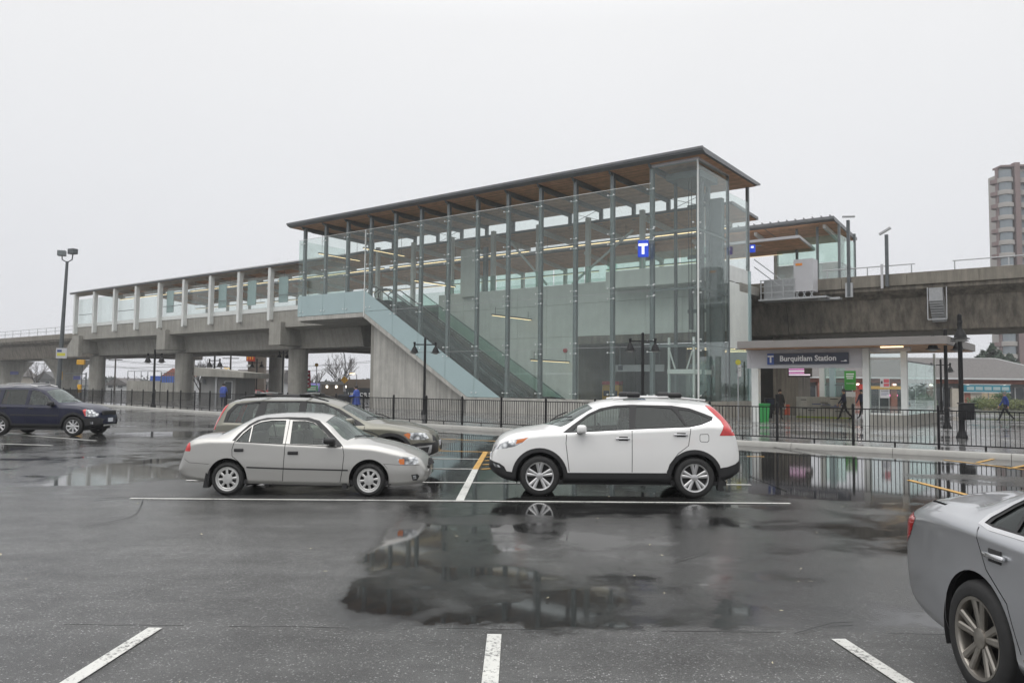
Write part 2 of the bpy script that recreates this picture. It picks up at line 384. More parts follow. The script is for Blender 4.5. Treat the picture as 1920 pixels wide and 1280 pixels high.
for k in range(46):
    x, y = random.uniform(-7, 5.5), random.uniform(4.6, 14); s = random.uniform(.012, .03); a = random.uniform(0, 6.3)
    q = [(x + s * math.cos(a + t) * f, y + s * math.sin(a + t) * f, .018 + random.uniform(0, .012)) for t, f in ((0, 1), (1.4, .5), (3.1, 1.1), (4.6, .45))]
    lt.add(q, [(0, 1, 2, 3), (3, 2, 1, 0)])
mat('litter', (.35, .31, .2), .7, var=.6, vs_=2)
tag(lt.build('fallen_leaves', 'litter'), 'small leaves and scraps scattered over the wet asphalt', 'litter', kind='stuff')

FENCE = [(26, 13.4), (20.2, 18.0), (14.4, 22.65), (8.0, 27.6), (0, 34.2), (-8, 41.5), (-18.7, 51.6), (-38, 71.6), (-52, 87)]
def along(poly, step):
    "points every step metres along a polyline, with the direction"
    out, rest = [], 0
    for i in range(len(poly) - 1):
        p, q = Vector(poly[i]), Vector(poly[i + 1]); L = (q - p).length; d = (q - p) / L; t = rest
        while t < L: out.append((p + d * t, d)); t += step
        rest = t - L
    return out
def offset(poly, k):
    r = []
    for i, p in enumerate(poly):
        d = (Vector(poly[min(i + 1, len(poly) - 1)]) - Vector(poly[max(i - 1, 0)])).normalized()
        r.append(Vector(p) + Vector((-d.y, d.x)) * k)
    return r
KERB = offset(FENCE, .95)          # towards the camera
back = [(-90, 135), (140, 135), (140, 13.4)]
plaza_pts = [tuple(p) for p in offset(FENCE, .72)] + back
struct('', sheet('plaza', plaza_pts, .15, 'wet_paving')); 
kerb = MB(); kroot = bpy.data.objects.new('kerb', None); COL.objects.link(kroot); kroot['kind'] = 'structure'
kp = along(KERB, 3.0)
for i in range(len(kp) - 1):
    p, q = kp[i][0], kp[i + 1][0]; d = (q - p).normalized(); nn = Vector((-d.y, d.x)); p2, q2 = p + d * .007, q - d * .007
    prof = [(.02, 0), (.0, .10), (-.03, .145), (-.09, .162), (-.20, .165), (-.24, .158), (-.24, 0)]
    m_ = MB(); N = len(prof)
    vv = [Vector((c.x + nn.x * u, c.y + nn.y * u, z)) for c in (p2, q2) for u, z in prof]
    m_.add(vv, [(k, k + 1, N + k + 1, N + k) for k in range(N - 1)] + [tuple(range(N))[::-1], tuple(range(N, 2 * N))])
    m_.build('kerb_stone', 'kerb_concrete', kroot, True)
# ------------------------------------------------------------------ picket fence on the kerb
fence = thing('picket_fence', 'long black metal picket fence along the kerb in front of the station', 'fence', None, (14.4, 22.65, .15))
PW = 2.42
posts = along(FENCE, PW); npk = 0
pk = MB().box(-.009, .009, -.009, .009, 0, 1.0).mesh('picket', MATS['black_steel'])
pst = MB().box(-.034, .034, -.034, .034, 0, 1.24).lathe([(.034, 1.24), (.045, 1.25), (.03, 1.285), (.005, 1.30)], n=8).mesh('post', MATS['black_steel'])
far_pk = MB(); pcands = []
for i, (p, d) in enumerate(posts):
    link('post', pst, fence, (p.x - 14.4, p.y - 22.65, 0), (0, 0, math.atan2(d.y, d.x)))
    if i + 1 < len(posts):
        q = posts[i + 1][0]
        for z in (1.13, .13):
            MB().bar((p.x, p.y, .15 + z), (q.x, q.y, .15 + z), .04, .035).build('rail', 'black_steel', fence)
        m3 = (p + q) / 2
        box(m3.x - .02, m3.x + .02, m3.y - .02, m3.y + .02, .15, .27).build('foot', 'black_steel', fence)
        n_ = 20
        for k in range(1, n_): pcands.append((p.lerp(q, k / n_), math.atan2(d.y, d.x)))
vis = [(c, a) for c, a in pcands if c.y > 18.5]
for k, (c, a) in enumerate(sorted(vis, key=lambda t: t[0].length)):
    if k < 290: link('picket', pk, fence, (c.x - 14.4, c.y - 22.65, .13), (0, 0, a))
    else: far_pk.box(c.x - .009, c.x + .009, c.y - .009, c.y + .009, .28, 1.28)
o = far_pk.build('far_pickets', 'black_steel', fence); o['kind'] = 'stuff'
# ------------------------------------------------------------------ the station; a = along it (to the right), s = into it, z = up
SA = R_(-37.4)
FS = Matrix.Translation((10.55, 45.21, 0)) @ Matrix.Rotation(SA, 4, 'Z')
FSI = FS.inverted()
def hs(px, py, s):
    "(a, z) where the sight line through a photo pixel meets the plane s"
    p, q = FSI @ EYE, FSI @ at(px, py, 50); d = q - p; t = (s - p.y) / d.y; r = p + d * t; return r.x, r.z
mat('steel_grey', (.16, .18, .185), .45, metal=.3, var=.15, vs_=6)
mat('steel_dark', (.10, .11, .115), .4, metal=.4, var=.2, vs_=6)
mat('galvanised', (.42, .43, .44), .45, metal=.5, var=.15, vs_=8)
mat('stainless', (.45, .46, .46), .28, metal=.9, var=.1, vs_=8)
mat('fitting', (.72, .74, .74), .35, metal=.3)
mat('roof_metal', (.16, .165, .17), .38, metal=.4, var=.12, vs_=3)
mat('white_paint', (.66, .68, .66), .5, var=.08, vs_=2, streak=.06)
mat('white_panel', (.47, .47, .49), .45, var=.05, vs_=2)
mat('wall_panel', (.68, .71, .675), .5, var=.08, vs_=1.2, streak=.08)
mat('spandrel', (.34, .445, .455), .08, var=.04, vs_=1.0)
mat('rubber', (.012, .012, .012), .5)
mat('floor_tile', (.22, .22, .21), .3, var=.15, vs_=2)
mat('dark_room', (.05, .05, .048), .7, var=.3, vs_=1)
mat('lamp_warm', (.9, .8, .6), .4, emit=(1, .74, .40), es=2.2)
mat('lamp_dim', (.9, .8, .6), .4, emit=(1, .78, .5), es=.9)
mat('lamp_white', (.9, .9, .85), .4, emit=(1, .93, .8), es=4)
mat('sign_blue', (.012, .05, .42), .3, emit=(.01, .05, .55), es=.55)
mat('sign_navy', (.010, .016, .045), .3)
mat('sign_blue_flat', (.02, .07, .30), .35)
mat('letter_white', (.82, .82, .82), .45)
mat('letter_lit', (.8, .8, .85), .4, emit=(.8, .85, 1), es=.9)
mat('ticket_yellow', (.60, .33, .03), .4, var=.15)
mat('red_paint', (.45, .03, .03), .4)
def planks(name, col, w, ax):
    m = mat(name, col, .55, var=.28, vs_=2.2)
    n, l = m.node_tree.nodes, m.node_tree.links; b = n['Principled BSDF']; t = n['Texture Coordinate']
    s = n.new('ShaderNodeSeparateXYZ'); l.new(t.outputs['Object'], s.inputs[0])
    k = n.new('ShaderNodeMath'); k.operation = 'MULTIPLY'; k.inputs[1].default_value = 1 / w; l.new(s.outputs[ax], k.inputs[0])
    f = n.new('ShaderNodeMath'); f.operation = 'FLOOR'; l.new(k.outputs[0], f.inputs[0])
    wn_ = n.new('ShaderNodeTexWhiteNoise'); wn_.noise_dimensions = '1D'; l.new(f.outputs[0], wn_.inputs['W'])
    mr = n.new('ShaderNodeMapRange'); mr.inputs['To Min'].default_value = .78; mr.inputs['To Max'].default_value = 1.15; l.new(wn_.outputs[0], mr.inputs['Value'])
    old = b.inputs['Base Color'].links[0].from_socket
    vm = n.new('ShaderNodeVectorMath'); vm.operation = 'SCALE'; l.new(old, vm.inputs[0]); l.new(mr.outputs[0], vm.inputs['Scale']); l.new(vm.outputs[0], b.inputs['Base Color'])
    return m
planks('wood_soffit', (.62, .35, .205), .14, 1)
G1 = glass('facade_glass', (.915, .95, .937), .025, (.54, .575, .565), 1.45, .004, .03)
G2 = glass('platform_glass', (.90, .935, .92), .04, (.5, .55, .55), 1.5, .004, .03)
G3 = glass('clear_glass', (.93, .965, .955), .03, (.5, .55, .54), 1.5)
G5 = glass('frosted_glass', (.75, .82, .80), .5, (.5, .54, .53), 1.5)
G4 = glass('green_glass', (.84, .94, .90), .06, (.45, .58, .53), 1.5)

def T(name, label, cat, base, group=None): return thing(name, label, cat, FS, base, None, group)
def clip(poly, A_, B_, C_):
    "keep the side A*x+B*z+C >= 0"
    out = []
    for i in range(len(poly)):
        p, q = poly[i], poly[(i + 1) % len(poly)]; fp, fq = A_ * p[0] + B_ * p[1] + C_, A_ * q[0] + B_ * q[1] + C_
        if fp >= 0: out.append(p)
        if fp * fq < 0: t = fp / (fp - fq); out.append((p[0] + (q[0] - p[0]) * t, p[1] + (q[1] - p[1]) * t))
    return out
def area(p): return abs(sum(p[i][0] * p[(i + 1) % len(p)][1] - p[(i + 1) % len(p)][0] * p[i][1] for i in range(len(p)))) / 2
# ---- escalator hall -------------------------------------------------------
hall = T('escalator_hall', 'tall glass escalator and lift hall with a flat wood-lined roof', 'building', (-18, 0, .15))
MODULE = 2.708; PA = [-3.0 - MODULE * k for k in range(13)]
SL = .599
# roof
def zroof(s): return 15.5 - .028 * (s + .65)
roof = MB().prism([(-.65, 15.50), (8.3, 15.25), (8.3, 15.14), (7.9, 15.05), (-.30, 15.20), (-.65, 15.32)], -36.9, .62, 'yz').build('roof', 'roof_metal', hall)
for k in range(14):
    a1 = .45 if k == 0 else PA[k - 1] - .08; a0 = PA[k] + .08 if k < 13 else -36.75
    MB().prism([(-.28, 15.19), (7.88, 15.03), (7.88, 15.005), (-.28, 15.165)], a0, a1, 'yz').build('soffit_panel', 'wood_soffit', roof)
for a in PA:
    MB().prism([(-.25, 15.16), (7.8, 15.0), (7.8, 14.72), (1.0, 14.80), (-.1, 15.0)], a - .06, a + .06, 'yz').build('rafter', 'steel_grey', roof)
box(-36.9, .62, -.72, -.655, 15.40, 15.54).build('gutter', 'roof_metal', roof)
for a in np.arange(-36, .6, 2.4): box(a - .02, a + .02, -.66, 8.3, 15.512, 15.53).build('roof_seam', 'roof_metal', roof) if False else None
# posts and fittings
def lowline(a, top):
    z0, a0 = (9.3, -27.8) if top else (7.6, -27.86)
    return z0 if a < a0 else max(1.15, z0 - SL * (a - a0))
ROWS = [1.17, 4.35, 7.65, 11.0, 14.05]
for a in PA:
    zb = max(1.15, lowline(a, False) - .1)
    p = MB().box(a - .12, a + .12, .10, .125, zb, 15.1).box(a - .12, a + .12, .315, .34, zb, 15.1).box(a - .02, a + .02, .125, .315, zb, 15.1).box(a - .095, a + .095, .126, .314, zb + .01, 15.09)
    po = p.build('post', 'steel_grey', hall)
    f = MB()
    for r in ROWS:
        for dz in (-.32, .32):
            for da in (-.2, .2):
                if lowline(a, False) + .1 < r + dz < 14.0 and r + dz > 1.2:
                    f.lathe([(.05, -.06), (.05, -.02), (.02, .1)], (a + da, 0, r + dz), 'y', 8); f.bar((a + da, .06, r + dz), (a, .1, r + dz), .025, .025)
    if f.v:
        o = f.build('glass_fittings', 'fitting', po); o['kind'] = 'stuff'
box(-36.03, -2.98, -.014, .008, 14.052, 14.085).build('glass_edge', 'white_paint', hall)  # bright glass edge painted as a white bar along the pane tops
for zj, aj in ((4.35, -19.3), (7.65, -24.8), (11.0, -27.7)): box(aj, -3.0, -.016, -.0125, zj - .010, zj + .010).build('glazing_joint', 'galvanised', hall)
mull = box(-27.84, -27.76, -.05, .05, 7.3, 14.05).build('mullion', 'white_paint', hall)
# panes
edges = [-36.02] + sorted(PA + [-27.8]); edges = [e_ for e_ in edges if not (-27.5 < e_ < -27.3)]
g = .012
for i in range(len(edges) - 1):
    a0, a1 = edges[i] + g, edges[i + 1] - g
    if a1 > -2.9: break
    zr = ROWS if a0 > -27.9 else [7.6, 9.32, 14.05]
    for j in range(len(zr) - 1):
        cell = [(a0, zr[j] + g), (a1, zr[j] + g), (a1, zr[j + 1] - g), (a0, zr[j + 1] - g)]
        if a0 < -27.9:
            MB().prism(cell, -.012, .006).build('spandrel_panel' if j == 0 else 'glass_pane', 'spandrel' if j == 0 else G1, hall)
            continue
        cl = clip(cell, SL, 1, -9.3 + SL * 27.8 - .01)
        lo = clip(clip(cell, -SL, -1, 9.3 - SL * 27.8), SL, 1, -7.6 + SL * 27.86)
        if len(cl) > 2 and area(cl) > .02: MB().prism(cl, -.012, .006).build('glass_pane', G1, hall)
        if len(lo) > 2 and area(lo) > .02: MB().prism(lo, -.012, .006).build('spandrel_panel', 'spandrel', hall)
# pane end wall on the left and the corner shaft on the right
for z0, z1, m in ((7.6, 9.3, 'spandrel'), (9.32, 14.05, G1)):
    for s0, s1 in ((.02, 2.5), (2.52, 5.0)): box(-36.03, -36.015, s0, s1, z0, z1).build('glass_pane' if m is G1 else 'spandrel_panel', m, hall)
SR = [1.17, 4.38, 7.69, 11.09, 15.0]
for j in range(4):
    z0, z1 = SR[j] + g, SR[j + 1] - g
    box(-2.98, -.035, -.012, .006, z0, z1).build('glass_pane', G1, hall)
    box(-.006, .012, .035, 4.40, z0, z1).build('glass_pane', G1, hall)
for s0, s1 in ((4.5, 7.78),):
    for z0, z1, m in ((1.17, 4.36, G4), (4.4, 8.5, 'wall_panel'), (8.56, 9.5, 'white_paint'), (9.53, 14.0, G1)):
        box(-.02, .0, s0, s1, z0, z1).build('glass_pane' if not isinstance(m, str) else 'wall_panel', m, hall)
box(-.04, .04, -.03, .04, 1.1, 15.05).build('corner_mullion', 'white_paint', hall)
box(-.14, .02, 4.41, 4.55, .2, 15.0).build('post', 'steel_grey', hall); box(-.16, .02, 7.7, 7.9, .2, 15.05).build('post', 'steel_grey', hall)
box(.0, .07, 7.62, 7.98, .2, 9.5).build('end_fin', 'spandrel', hall)
for z in (4.38, 7.69, 11.09):
    box(-2.9, -.1, .06, .20, z - .10, z + .04).build('transom', 'steel_grey', hall); box(-.2, -.06, .2, 4.4, z - .10, z + .04).build('transom', 'steel_grey', hall)
box(-3.0, .05, -.02, .22, 15.0, 15.16).build('head_beam', 'white_panel', hall); box(-.16, .05, .22, 4.5, 15.0, 15.16).build('head_beam', 'white_panel', hall)
f = MB()
for z in SR[:-1]:
    for dz in (-.32, .32):
        if z + dz > 1.3: f.lathe([(.05, -.06), (.05, -.02), (.02, .1)], (-.28, 0, z + dz), 'y', 8); f.lathe([(.05, .06), (.05, .02), (.02, -.1)], (0, .28, z + dz), 'x', 8); f.lathe([(.05, -.06), (.05, -.02), (.02, .1)], (-2.75, 0, z + dz), 'y', 8)
f.build('glass_fittings', 'fitting', hall)['kind'] = 'stuff'
# concrete edge below the panels, slabs, stair wall, upstand
MB().prism([(-36.03, 7.58), (-27.86, 7.58), (-17.1, 1.13), (-16.6, .83), (-16.9, .70), (-27.95, 7.25), (-36.03, 7.25)], .0, .34).build('edge_beam', 'concrete_light', hall)
MB().prism([(-36.0, 8.55), (-27.6, 8.55), (-13.9, .35), (-16.6, .35), (-27.9, 7.15), (-36.0, 7.15)], .36, 5.2).build('stair_slab', 'concrete', hall)
cuts = [-27.5, -25.2, -22.6, -20.0, -17.4]
for i in range(4):
    a0, a1 = cuts[i] + .008, cuts[i + 1] - .008
    MB().prism([(a0, .15), (a1, .15), (a1, max(.2, 7.1 - SL * (a1 + 27.9))), (a0, 7.1 - SL * (a0 + 27.9))], .8, 1.2).build('stair_wall_panel', 'concrete_light', hall)
MB().prism([(-27.9, .15), (-27.52, .15), (-27.52, 7.0), (-27.9, 7.0)], .85, 5.0).build('stair_wall_end', 'concrete', hall)
for i in range(7):
    a0 = -17.1 + i * 2.46; box(a0 + .006, a0 + 2.454, -.16, .30, .15, 1.15).build('upstand_panel', 'concrete_light', hall)
box(.13, .30, .05, 7.9, .15, 1.15).build('upstand_panel', 'concrete_light', hall) if False else box(-.25, .12, .31, 7.9, .15, 1.15).build('upstand_panel', 'concrete_light', hall)
# inner back wall of pale panels, platform edge, concourse
wp = np.arange(-25.5, .3, 2.708)
for i in range(len(wp)):
    a0, a1 = wp[i] + .01, min(wp[i] + 2.698, -.4)
    if a1 - a0 < .3: continue
    for z0, z1 in ((.15, 2.9), (2.92, 5.55), (5.57, 7.9), (7.92, 9.35)):
        if z1 < 5.56 and a1 > -11.9: continue
        box(a0, a1, 6.0, 6.16, z0, z1).build('wall_panel', 'wall_panel', hall)
box(-12.2, -.4, 6.02, 6.9, 5.0, 5.55).build('concourse_beam', 'concrete_dark', hall)
box(-36, .0, 6.17, 9.6, 8.05, 8.62).build('platform_slab', 'concrete', hall)
box(-12.3, 9, .4, 20, .152, .165).build('concourse_floor', 'floor_tile', hall)
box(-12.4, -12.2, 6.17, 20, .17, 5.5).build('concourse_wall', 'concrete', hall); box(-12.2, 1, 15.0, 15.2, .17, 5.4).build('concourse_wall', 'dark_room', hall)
box(-5.0, -4.7, 9, 15, .17, 5.0).build('concourse_wall', 'concrete_dark', hall)
# lift landing bridge and balustrades
box(-8.7, -.2, 4.55, 6.0, 8.62, 9.0).build('landing_slab', 'white_paint', hall); box(-8.7, -.2, 4.42, 4.54, 8.60, 9.75).build('landing_fascia', 'wall_panel', hall)
for k in range(3): box(-8.6 + k * 2.7, -6.0 + k * 2.7, 4.46, 4.475, 9.78, 10.75).build('balustrade_pane', G4, hall)
for k in range(6): box(-24.9 + k * 2.71, -22.3 + k * 2.71, 6.07, 6.085, 9.4, 10.55).build('balustrade_pane', G4, hall)
# inner columns and bracing
for k in range(8):
    a = -33.5 + k * 4.4; zc = 8.62
    box(a - .16, a + .16, 6.5, 6.8, zc, 14.2).build('column', 'white_paint', hall)
MB().bar((-18.6, 6.75, 13.1), (-15.2, 6.75, 9.6), .14, .14).build('brace', 'white_paint', hall); MB().bar((-7.9, 6.75, 12.9), (-12.9, 6.75, 9.5), .14, .14).build('brace', 'white_paint', hall)
box(-22.8, -21.3, 5.6, 5.95, 9.0, 12.8).build('lift_motor_cabinet', 'wall_panel', hall); box(-20.9, -20.6, 6.1, 6.4, 8.7, 12.9).build('column', 'steel_grey', hall)
# clerestory posts on the far eave
for a in [-35.9] + PA:
    box(a - .13, a + .13, 7.72, 7.92, 13.9, 15.02).build('clerestory_post', 'steel_grey', hall)
for a in (PA[4], PA[1], PA[9]):
    MB().bar((a + .15, 7.8, 14.2), (a + MODULE - .15, 7.8, 15.0), .03, .03).build('brace', 'steel_dark', hall); MB().bar((a + .15, 7.83, 15.0), (a + MODULE - .15, 7.83, 14.2), .03, .03).build('brace', 'steel_dark', hall)
for k, (a, z) in enumerate(((-35.0, 13.05), (-29.4, 12.95), (-23.6, 9.9), (-16.0, 6.9), (-12.6, 3.7))):
    ll = thing('linear_light', ['long slim lit lamp over the top landing, leftmost', 'long slim lit lamp hung crosswise above the escalator top', 'slim lit lamp crosswise half way down the escalator', 'slim lit lamp on the pale wall above the lower escalator', 'slim lamp on the wall near the escalator foot'][k], 'lamp', FS, (a, 1.2, z), None, 'linear lamps in the escalator hall')
    box(a - .06, a + .06, 1.2, 5.9, z, z + .10).build('housing', 'steel_grey', ll); box(a - .04, a + .04, 1.25, 5.85, z - .025, z - .002).build('diffuser', 'lamp_warm', ll)
    for s_ in (1.6, 5.5): box(a - .012, a + .012, s_ - .012, s_ + .012, z + .1, 15.0 if k < 2 else z + .6).build('hanger', 'steel_dark', ll)
# ---- escalators ----------------------------------------------------------
def escalator(s0, s1, label):
    t = T('escalator', label, 'escalator', (-20, s0, .2), 'escalators in the glass hall')
    b = [(-27.2, 8.6), (-12.6, .25 - .06)]; ang = SL
    def line(dz, ext=0): return [(-27.2, 8.6 + dz), (-13.2, 8.6 + dz - SL * 14.0)]
    for s in (s0, s1):
        (p, q), (p2, q2) = line(-.95), line(.12)
        w = .14
        MB().prism([p, q, (-11.9, .2), (-11.4, .2), (-11.4, .34), q2, p2, (-28.4, 8.72), (-28.4, 8.3)], s - w / 2, s + w / 2).build('side_panel', 'rubber', t)
        (p, q), (p2, q2) = line(.14), line(.95)
        n_ = 7
        for k in range(n_):
            u0, u1 = k / n_ + .002, (k + 1) / n_ - .002
            L_ = lambda P, Q, u: (P[0] + (Q[0] - P[0]) * u, P[1] + (Q[1] - P[1]) * u)
            MB().prism([L_(p, q, u0), L_(p, q, u1), L_(p2, q2, u1), L_(p2, q2, u0)], s - .008, s + .008).build('balustrade_pane', G3, t)
        (p, q) = line(1.0)
        MB().tube([(-28.8, s, 9.0), (-28.9, s, 9.35), (-28.4, s, 9.62), (p[0] - .3, s, p[1] + .04), (q[0], s, q[1]), (-12.4, s, 1.2), (-11.4, s, 1.12), (-11.1, s, .85), (-11.3, s, .5)], .045, 8).build('handrail', 'rubber', t, True)
    st = MB(); n_ = 42
    for k in range(n_):
        a = -27.2 + k * 14 / n_; z = 8.55 - SL * k * 14 / n_
        st.box(a, a + .36, s0 + .09, s1 - .09, z - .25, z)
    st.build('steps', 'rubber', t)
    return t
escalator(.95, 2.05, 'escalator nearest the sloping pale panels in the glass hall')
escalator(2.45, 3.55, 'farther escalator behind the first in the glass hall')
stt = T('staircase', 'stair flight beside the escalators with a green glass guard', 'staircase', (-20, 4, .2))
st = MB()
for k in range(48):
    a = -27.2 + k * .30; z = 8.58 - .1745 * (k + 1); st.box(a, a + .305, 3.75, 5.5, max(.2, z - .4), z)
st.build('steps', 'concrete_dark', stt)
for k in range(7):
    a0, a1 = -27.0 + k * 2.05, -27.0 + k * 2.05 + 2.03; z0, z1 = 8.65 - SL * (a0 + 27.2), 8.65 - SL * (a1 + 27.2)
    MB().prism([(a0, z0 + .1), (a1, z1 + .1), (a1, z1 + 1.15), (a0, z0 + 1.15)], 5.55, 5.565).build('guard_pane', G4, stt)
MB().tube([(-27.2, 5.5, 9.75), (-12.6, 5.5, 9.75 - SL * 14.6)], .03, 8).build('handrail', 'steel_dark', stt, True)
# ---- lift ------------------------------------------------------------------
lift = T('lift', 'glass lift with dark guide rails and pale cab frame in the corner shaft', 'lift', (-1.5, 2, .2))
for a in (-2.35, -.62):
    box(a - .07, a + .07, 1.9, 2.1, .2, 14.8).build('guide_rail', 'steel_dark', lift)
box(-1.75, -1.45, 3.6, 3.9, .2, 14.9).build('guide_rail', 'steel_dark', lift); box(-1.15, -.95, 3.7, 3.95, .2, 14.9).build('guide_rail', 'steel_grey', lift)
for z in (3.2, 6.6, 10.0, 13.2): box(-2.5, -.4, 3.95, 4.1, z, z + .22).build('cross_beam', 'steel_grey', lift)
for a in (-2.3, -.72): box(a - .05, a + .05, .9, 1.05, .4, 4.9).build('cab_upright', 'white_paint', lift)
MB().bar((-2.25, .95, 4.1), (-1.9, .95, 3.05), .07, .07).build('cab_brace', 'white_paint', lift); MB().bar((-.8, .95, 4.1), (-1.15, .95, 3.05), .07, .07).build('cab_brace', 'white_paint', lift)
box(-2.35, -.65, .85, 3.3, 2.75, 3.02).build('cab_roof', 'white_paint', lift); box(-2.35, -.65, .85, 3.3, .35, .5).build('cab_floor', 'steel_dark', lift)
for s in (.86, 3.28): box(-2.28, -.74, s, s + .015, .52, 2.72).build('cab_pane', G3, lift)
box(-1.95, -1.75, 3.0, 3.2, 5.5, 8.3).build('counterweight', 'steel_dark', lift)
MB().tube([(-1.5, 2, 3.02), (-1.5, 2, 14.6)], .02, 6).build('cable', 'rubber', lift); MB().tube([(-1.3, 2, 3.02), (-1.3, 2, 14.6)], .02, 6).build('cable', 'rubber', lift)
box(-2.6, -.4, 1.2, 3.8, 14.4, 14.8).build('motor_beam', 'steel_grey', lift); box(-1.0, -.2, 3.9, 4.3, .2, 13.6).build('shaft_wall', 'steel_grey', lift)
# ---- T signs ---------------------------------------------------------------
def tsign(a, s, z, w, h, rz, label, lit=True):
    t = thing('transit_sign', label, 'sign', FS @ Matrix.Translation((a, s, z)) @ Matrix.Rotation(rz, 4, 'Z'), (0, 0, 0), 0, 'blue transit signs')
    MB().rbox((0, 0, 0), (w, .16, h), .03).build('panel', 'sign_blue' if lit else 'sign_blue_flat', t)
    me = text_mesh('T', h * .82, 'letter_lit', h * .035, .006, 'CENTER')
    if w < .4: box(-.08, .08, -.095, -.082, .02, .14).build('lit_mark', 'letter_lit', t)
    for r, y in (((0, -.09), (math.pi, .09)) if w > .4 else ()): link('letter', me, t, (0, y, -h * .30), (math.pi / 2, 0, r))
    MB().bar((w / 2, 0, h * .3), (w / 2 + .35, .0, h * .3), .05, .05).build('bracket', 'steel_grey', t)
    return t
a_, z_ = hs(1209, 466, -.45); tsign(a_ - .1, -.45, z_, .62, 1.0, R_(20), 'lit blue sign with white T hanging on the glass facade')
a_, z_ = hs(1411, 466, 6.5); tsign(a_, 6.5, z_, .34, .5, R_(10), 'small blue lit sign right of the lift shaft at platform level')
# ---- guideway --------------------------------------------------------------
gw = T('elevated_guideway', 'stained concrete guideway girder crossing the whole station on piers', 'bridge', (8, 14, 0))
sec = [(10.2, 8.95), (10.2, 8.24), (10.28, 8.2), (10.28, 8.0), (11.0, 7.55), (11.55, 5.62), (11.75, 5.52), (16.2, 5.52), (16.4, 5.62), (16.9, 7.55), (17.6, 8.0), (17.6, 8.95), (17.4, 8.95), (17.4, 8.2), (10.4, 8.2), (10.4, 8.95)]
spans = [-150, -131, -110, -89, -67, -46, -23, 1.3, 24, 47, 70]
for i in range(len(spans) - 1): MB().prism(sec, spans[i] + .02, spans[i + 1] - .02, 'yz').build('girder', 'concrete_dark', gw)
for i in range(len(spans) - 1):
    nseg = 6
    for k in range(nseg):
        a0 = spans[i] + (spans[i + 1] - spans[i]) * k / nseg + .015; a1 = spans[i] + (spans[i + 1] - spans[i]) * (k + 1) / nseg - .015
        if not (-95 < (a0 + a1) / 2 < -2): box(a0, a1, 10.13, 10.195, 8.26, 8.98).build('parapet_panel', 'concrete_mid', gw)
def rail(pts, posts_, h, parent, three=False):
    for z in ([h, h * .55] if three else [h]):
        MB().tube([(a, s, zz + z) for a, s, zz in pts], .035, 6).build('rail', 'galvanised', parent)
    for a, s, zz in posts_: MB().box(a - .03, a + .03, s - .03, s + .03, zz, zz + h).build('rail_post', 'galvanised', parent)
rail([(3.9, 10.3, 8.9), (9.3, 10.3, 8.9)], [(a, 10.3, 8.9) for a in (4.2, 6.6, 9.1)], .62, gw)
rail([(11.3, 10.3, 8.9), (34, 10.3, 8.9)], [(a, 10.3, 8.9) for a in (11.4, 14.1, 17, 20, 23, 26)], .62, gw)
rail([(-150, 10.3, 8.9), (-89, 10.3, 8.9)], [(a, 10.3, 8.9) for a in np.arange(-148, -89, 3.0)], 1.15, gw, True)
# piers
def pier_flared(a, lab=None):
    p = MB(); N = 12; prof = [(0, .15, 1.5, 1.0), (0, 2.2, 1.5, 1.0), (0, 3.4, 1.9, 1.05), (0, 4.6, 2.8, 1.1), (0, 5.5, 3.6, 1.15)]
    for _, z, ws, wa in prof:
        for k in range(16):
            t = 2 * math.pi * k / 16; c, s_ = math.cos(t), math.sin(t)
            p.v.append((a + wa * math.copysign(abs(c) ** .5, c), 14 + ws * math.copysign(abs(s_) ** .5, s_), z))
    for i in range(4):
        for k in range(16): p.f.append((i * 16 + k, i * 16 + (k + 1) % 16, (i + 1) * 16 + (k + 1) % 16, (i + 1) * 16 + k))
    p.build('pier', 'concrete', gw, True)
for a in (-131, -110, 24): pier_flared(a)
aa, _ = hs(1474, 730, 12.5); box(aa - .85, aa + .85, 12.4, 15.0, .15, 5.5).build('pier', 'concrete_dark', gw)
pm = T('parapet_camera_mast', 'tall grey camera mast on the guideway by the far shelter', 'mast', (5.3, 10, 8), 'masts on the guideway')
aa, zz = hs(1590, 410, 10.0)
MB().box(aa - .09, aa + .09, 9.92, 10.1, 7.75, zz - .1).build('mast', 'steel_dark', pm); MB().rbox((aa + .05, 9.95, zz + .12), (.75, .18, .12), .03, rz=.5).build('camera', 'galvanised', pm); box(aa - .22, aa + .22, 9.97, 10.12, 7.7, 8.6).build('clamp', 'galvanised', pm)
aa, zz = hs(1662, 440, 10.0)
pm2 = T('parapet_camera_mast', 'shorter pole with tilted head on the guideway, second from the shelter', 'mast', (aa, 10, 8), 'masts on the guideway')
MB().box(aa - .09, aa + .09, 9.92, 10.1, 8.2, zz).build('mast', 'steel_dark', pm2); MB().bar((aa - .4, 9.98, zz + .05), (aa + .25, 9.98, zz + .4), .2, .12).build('camera', 'galvanised', pm2); box(aa - .35, aa - .2, 9.9, 9.95, 8.1, 9.6).build('sign_plate', 'white_panel', pm2)
aa, zz = hs(1754, 562, 9.8)
gb = T('cable_cover', 'grey ribbed metal cable cover fixed under the guideway parapet', 'cover', (aa, 9.9, 6.2))
MB().prism([(9.85, 7.95), (10.15, 7.95), (11.2, 6.6), (11.3, 6.1), (10.9, 6.0), (9.95, 7.2)], aa - .36, aa + .36, 'yz').build('cover', 'galvanised', gb)
for k in range(8): MB().bar((aa - .37, 9.84 + k * .12, 7.2 - k * .14), (aa + .37, 9.84 + k * .12, 7.2 - k * .14), .03, .03).build('rib', 'galvanised', gb)
for d in (-.45, .55): MB().bar((aa + d, 10.0, 6.1), (aa + d, 10.0, 8.0), .05, .05).build('bracket', 'galvanised', gb)
MB().bar((aa - .45, 10.0, 6.1), (aa + .55, 10.0, 6.1), .05, .05).build('bracket', 'galvanised', gb)
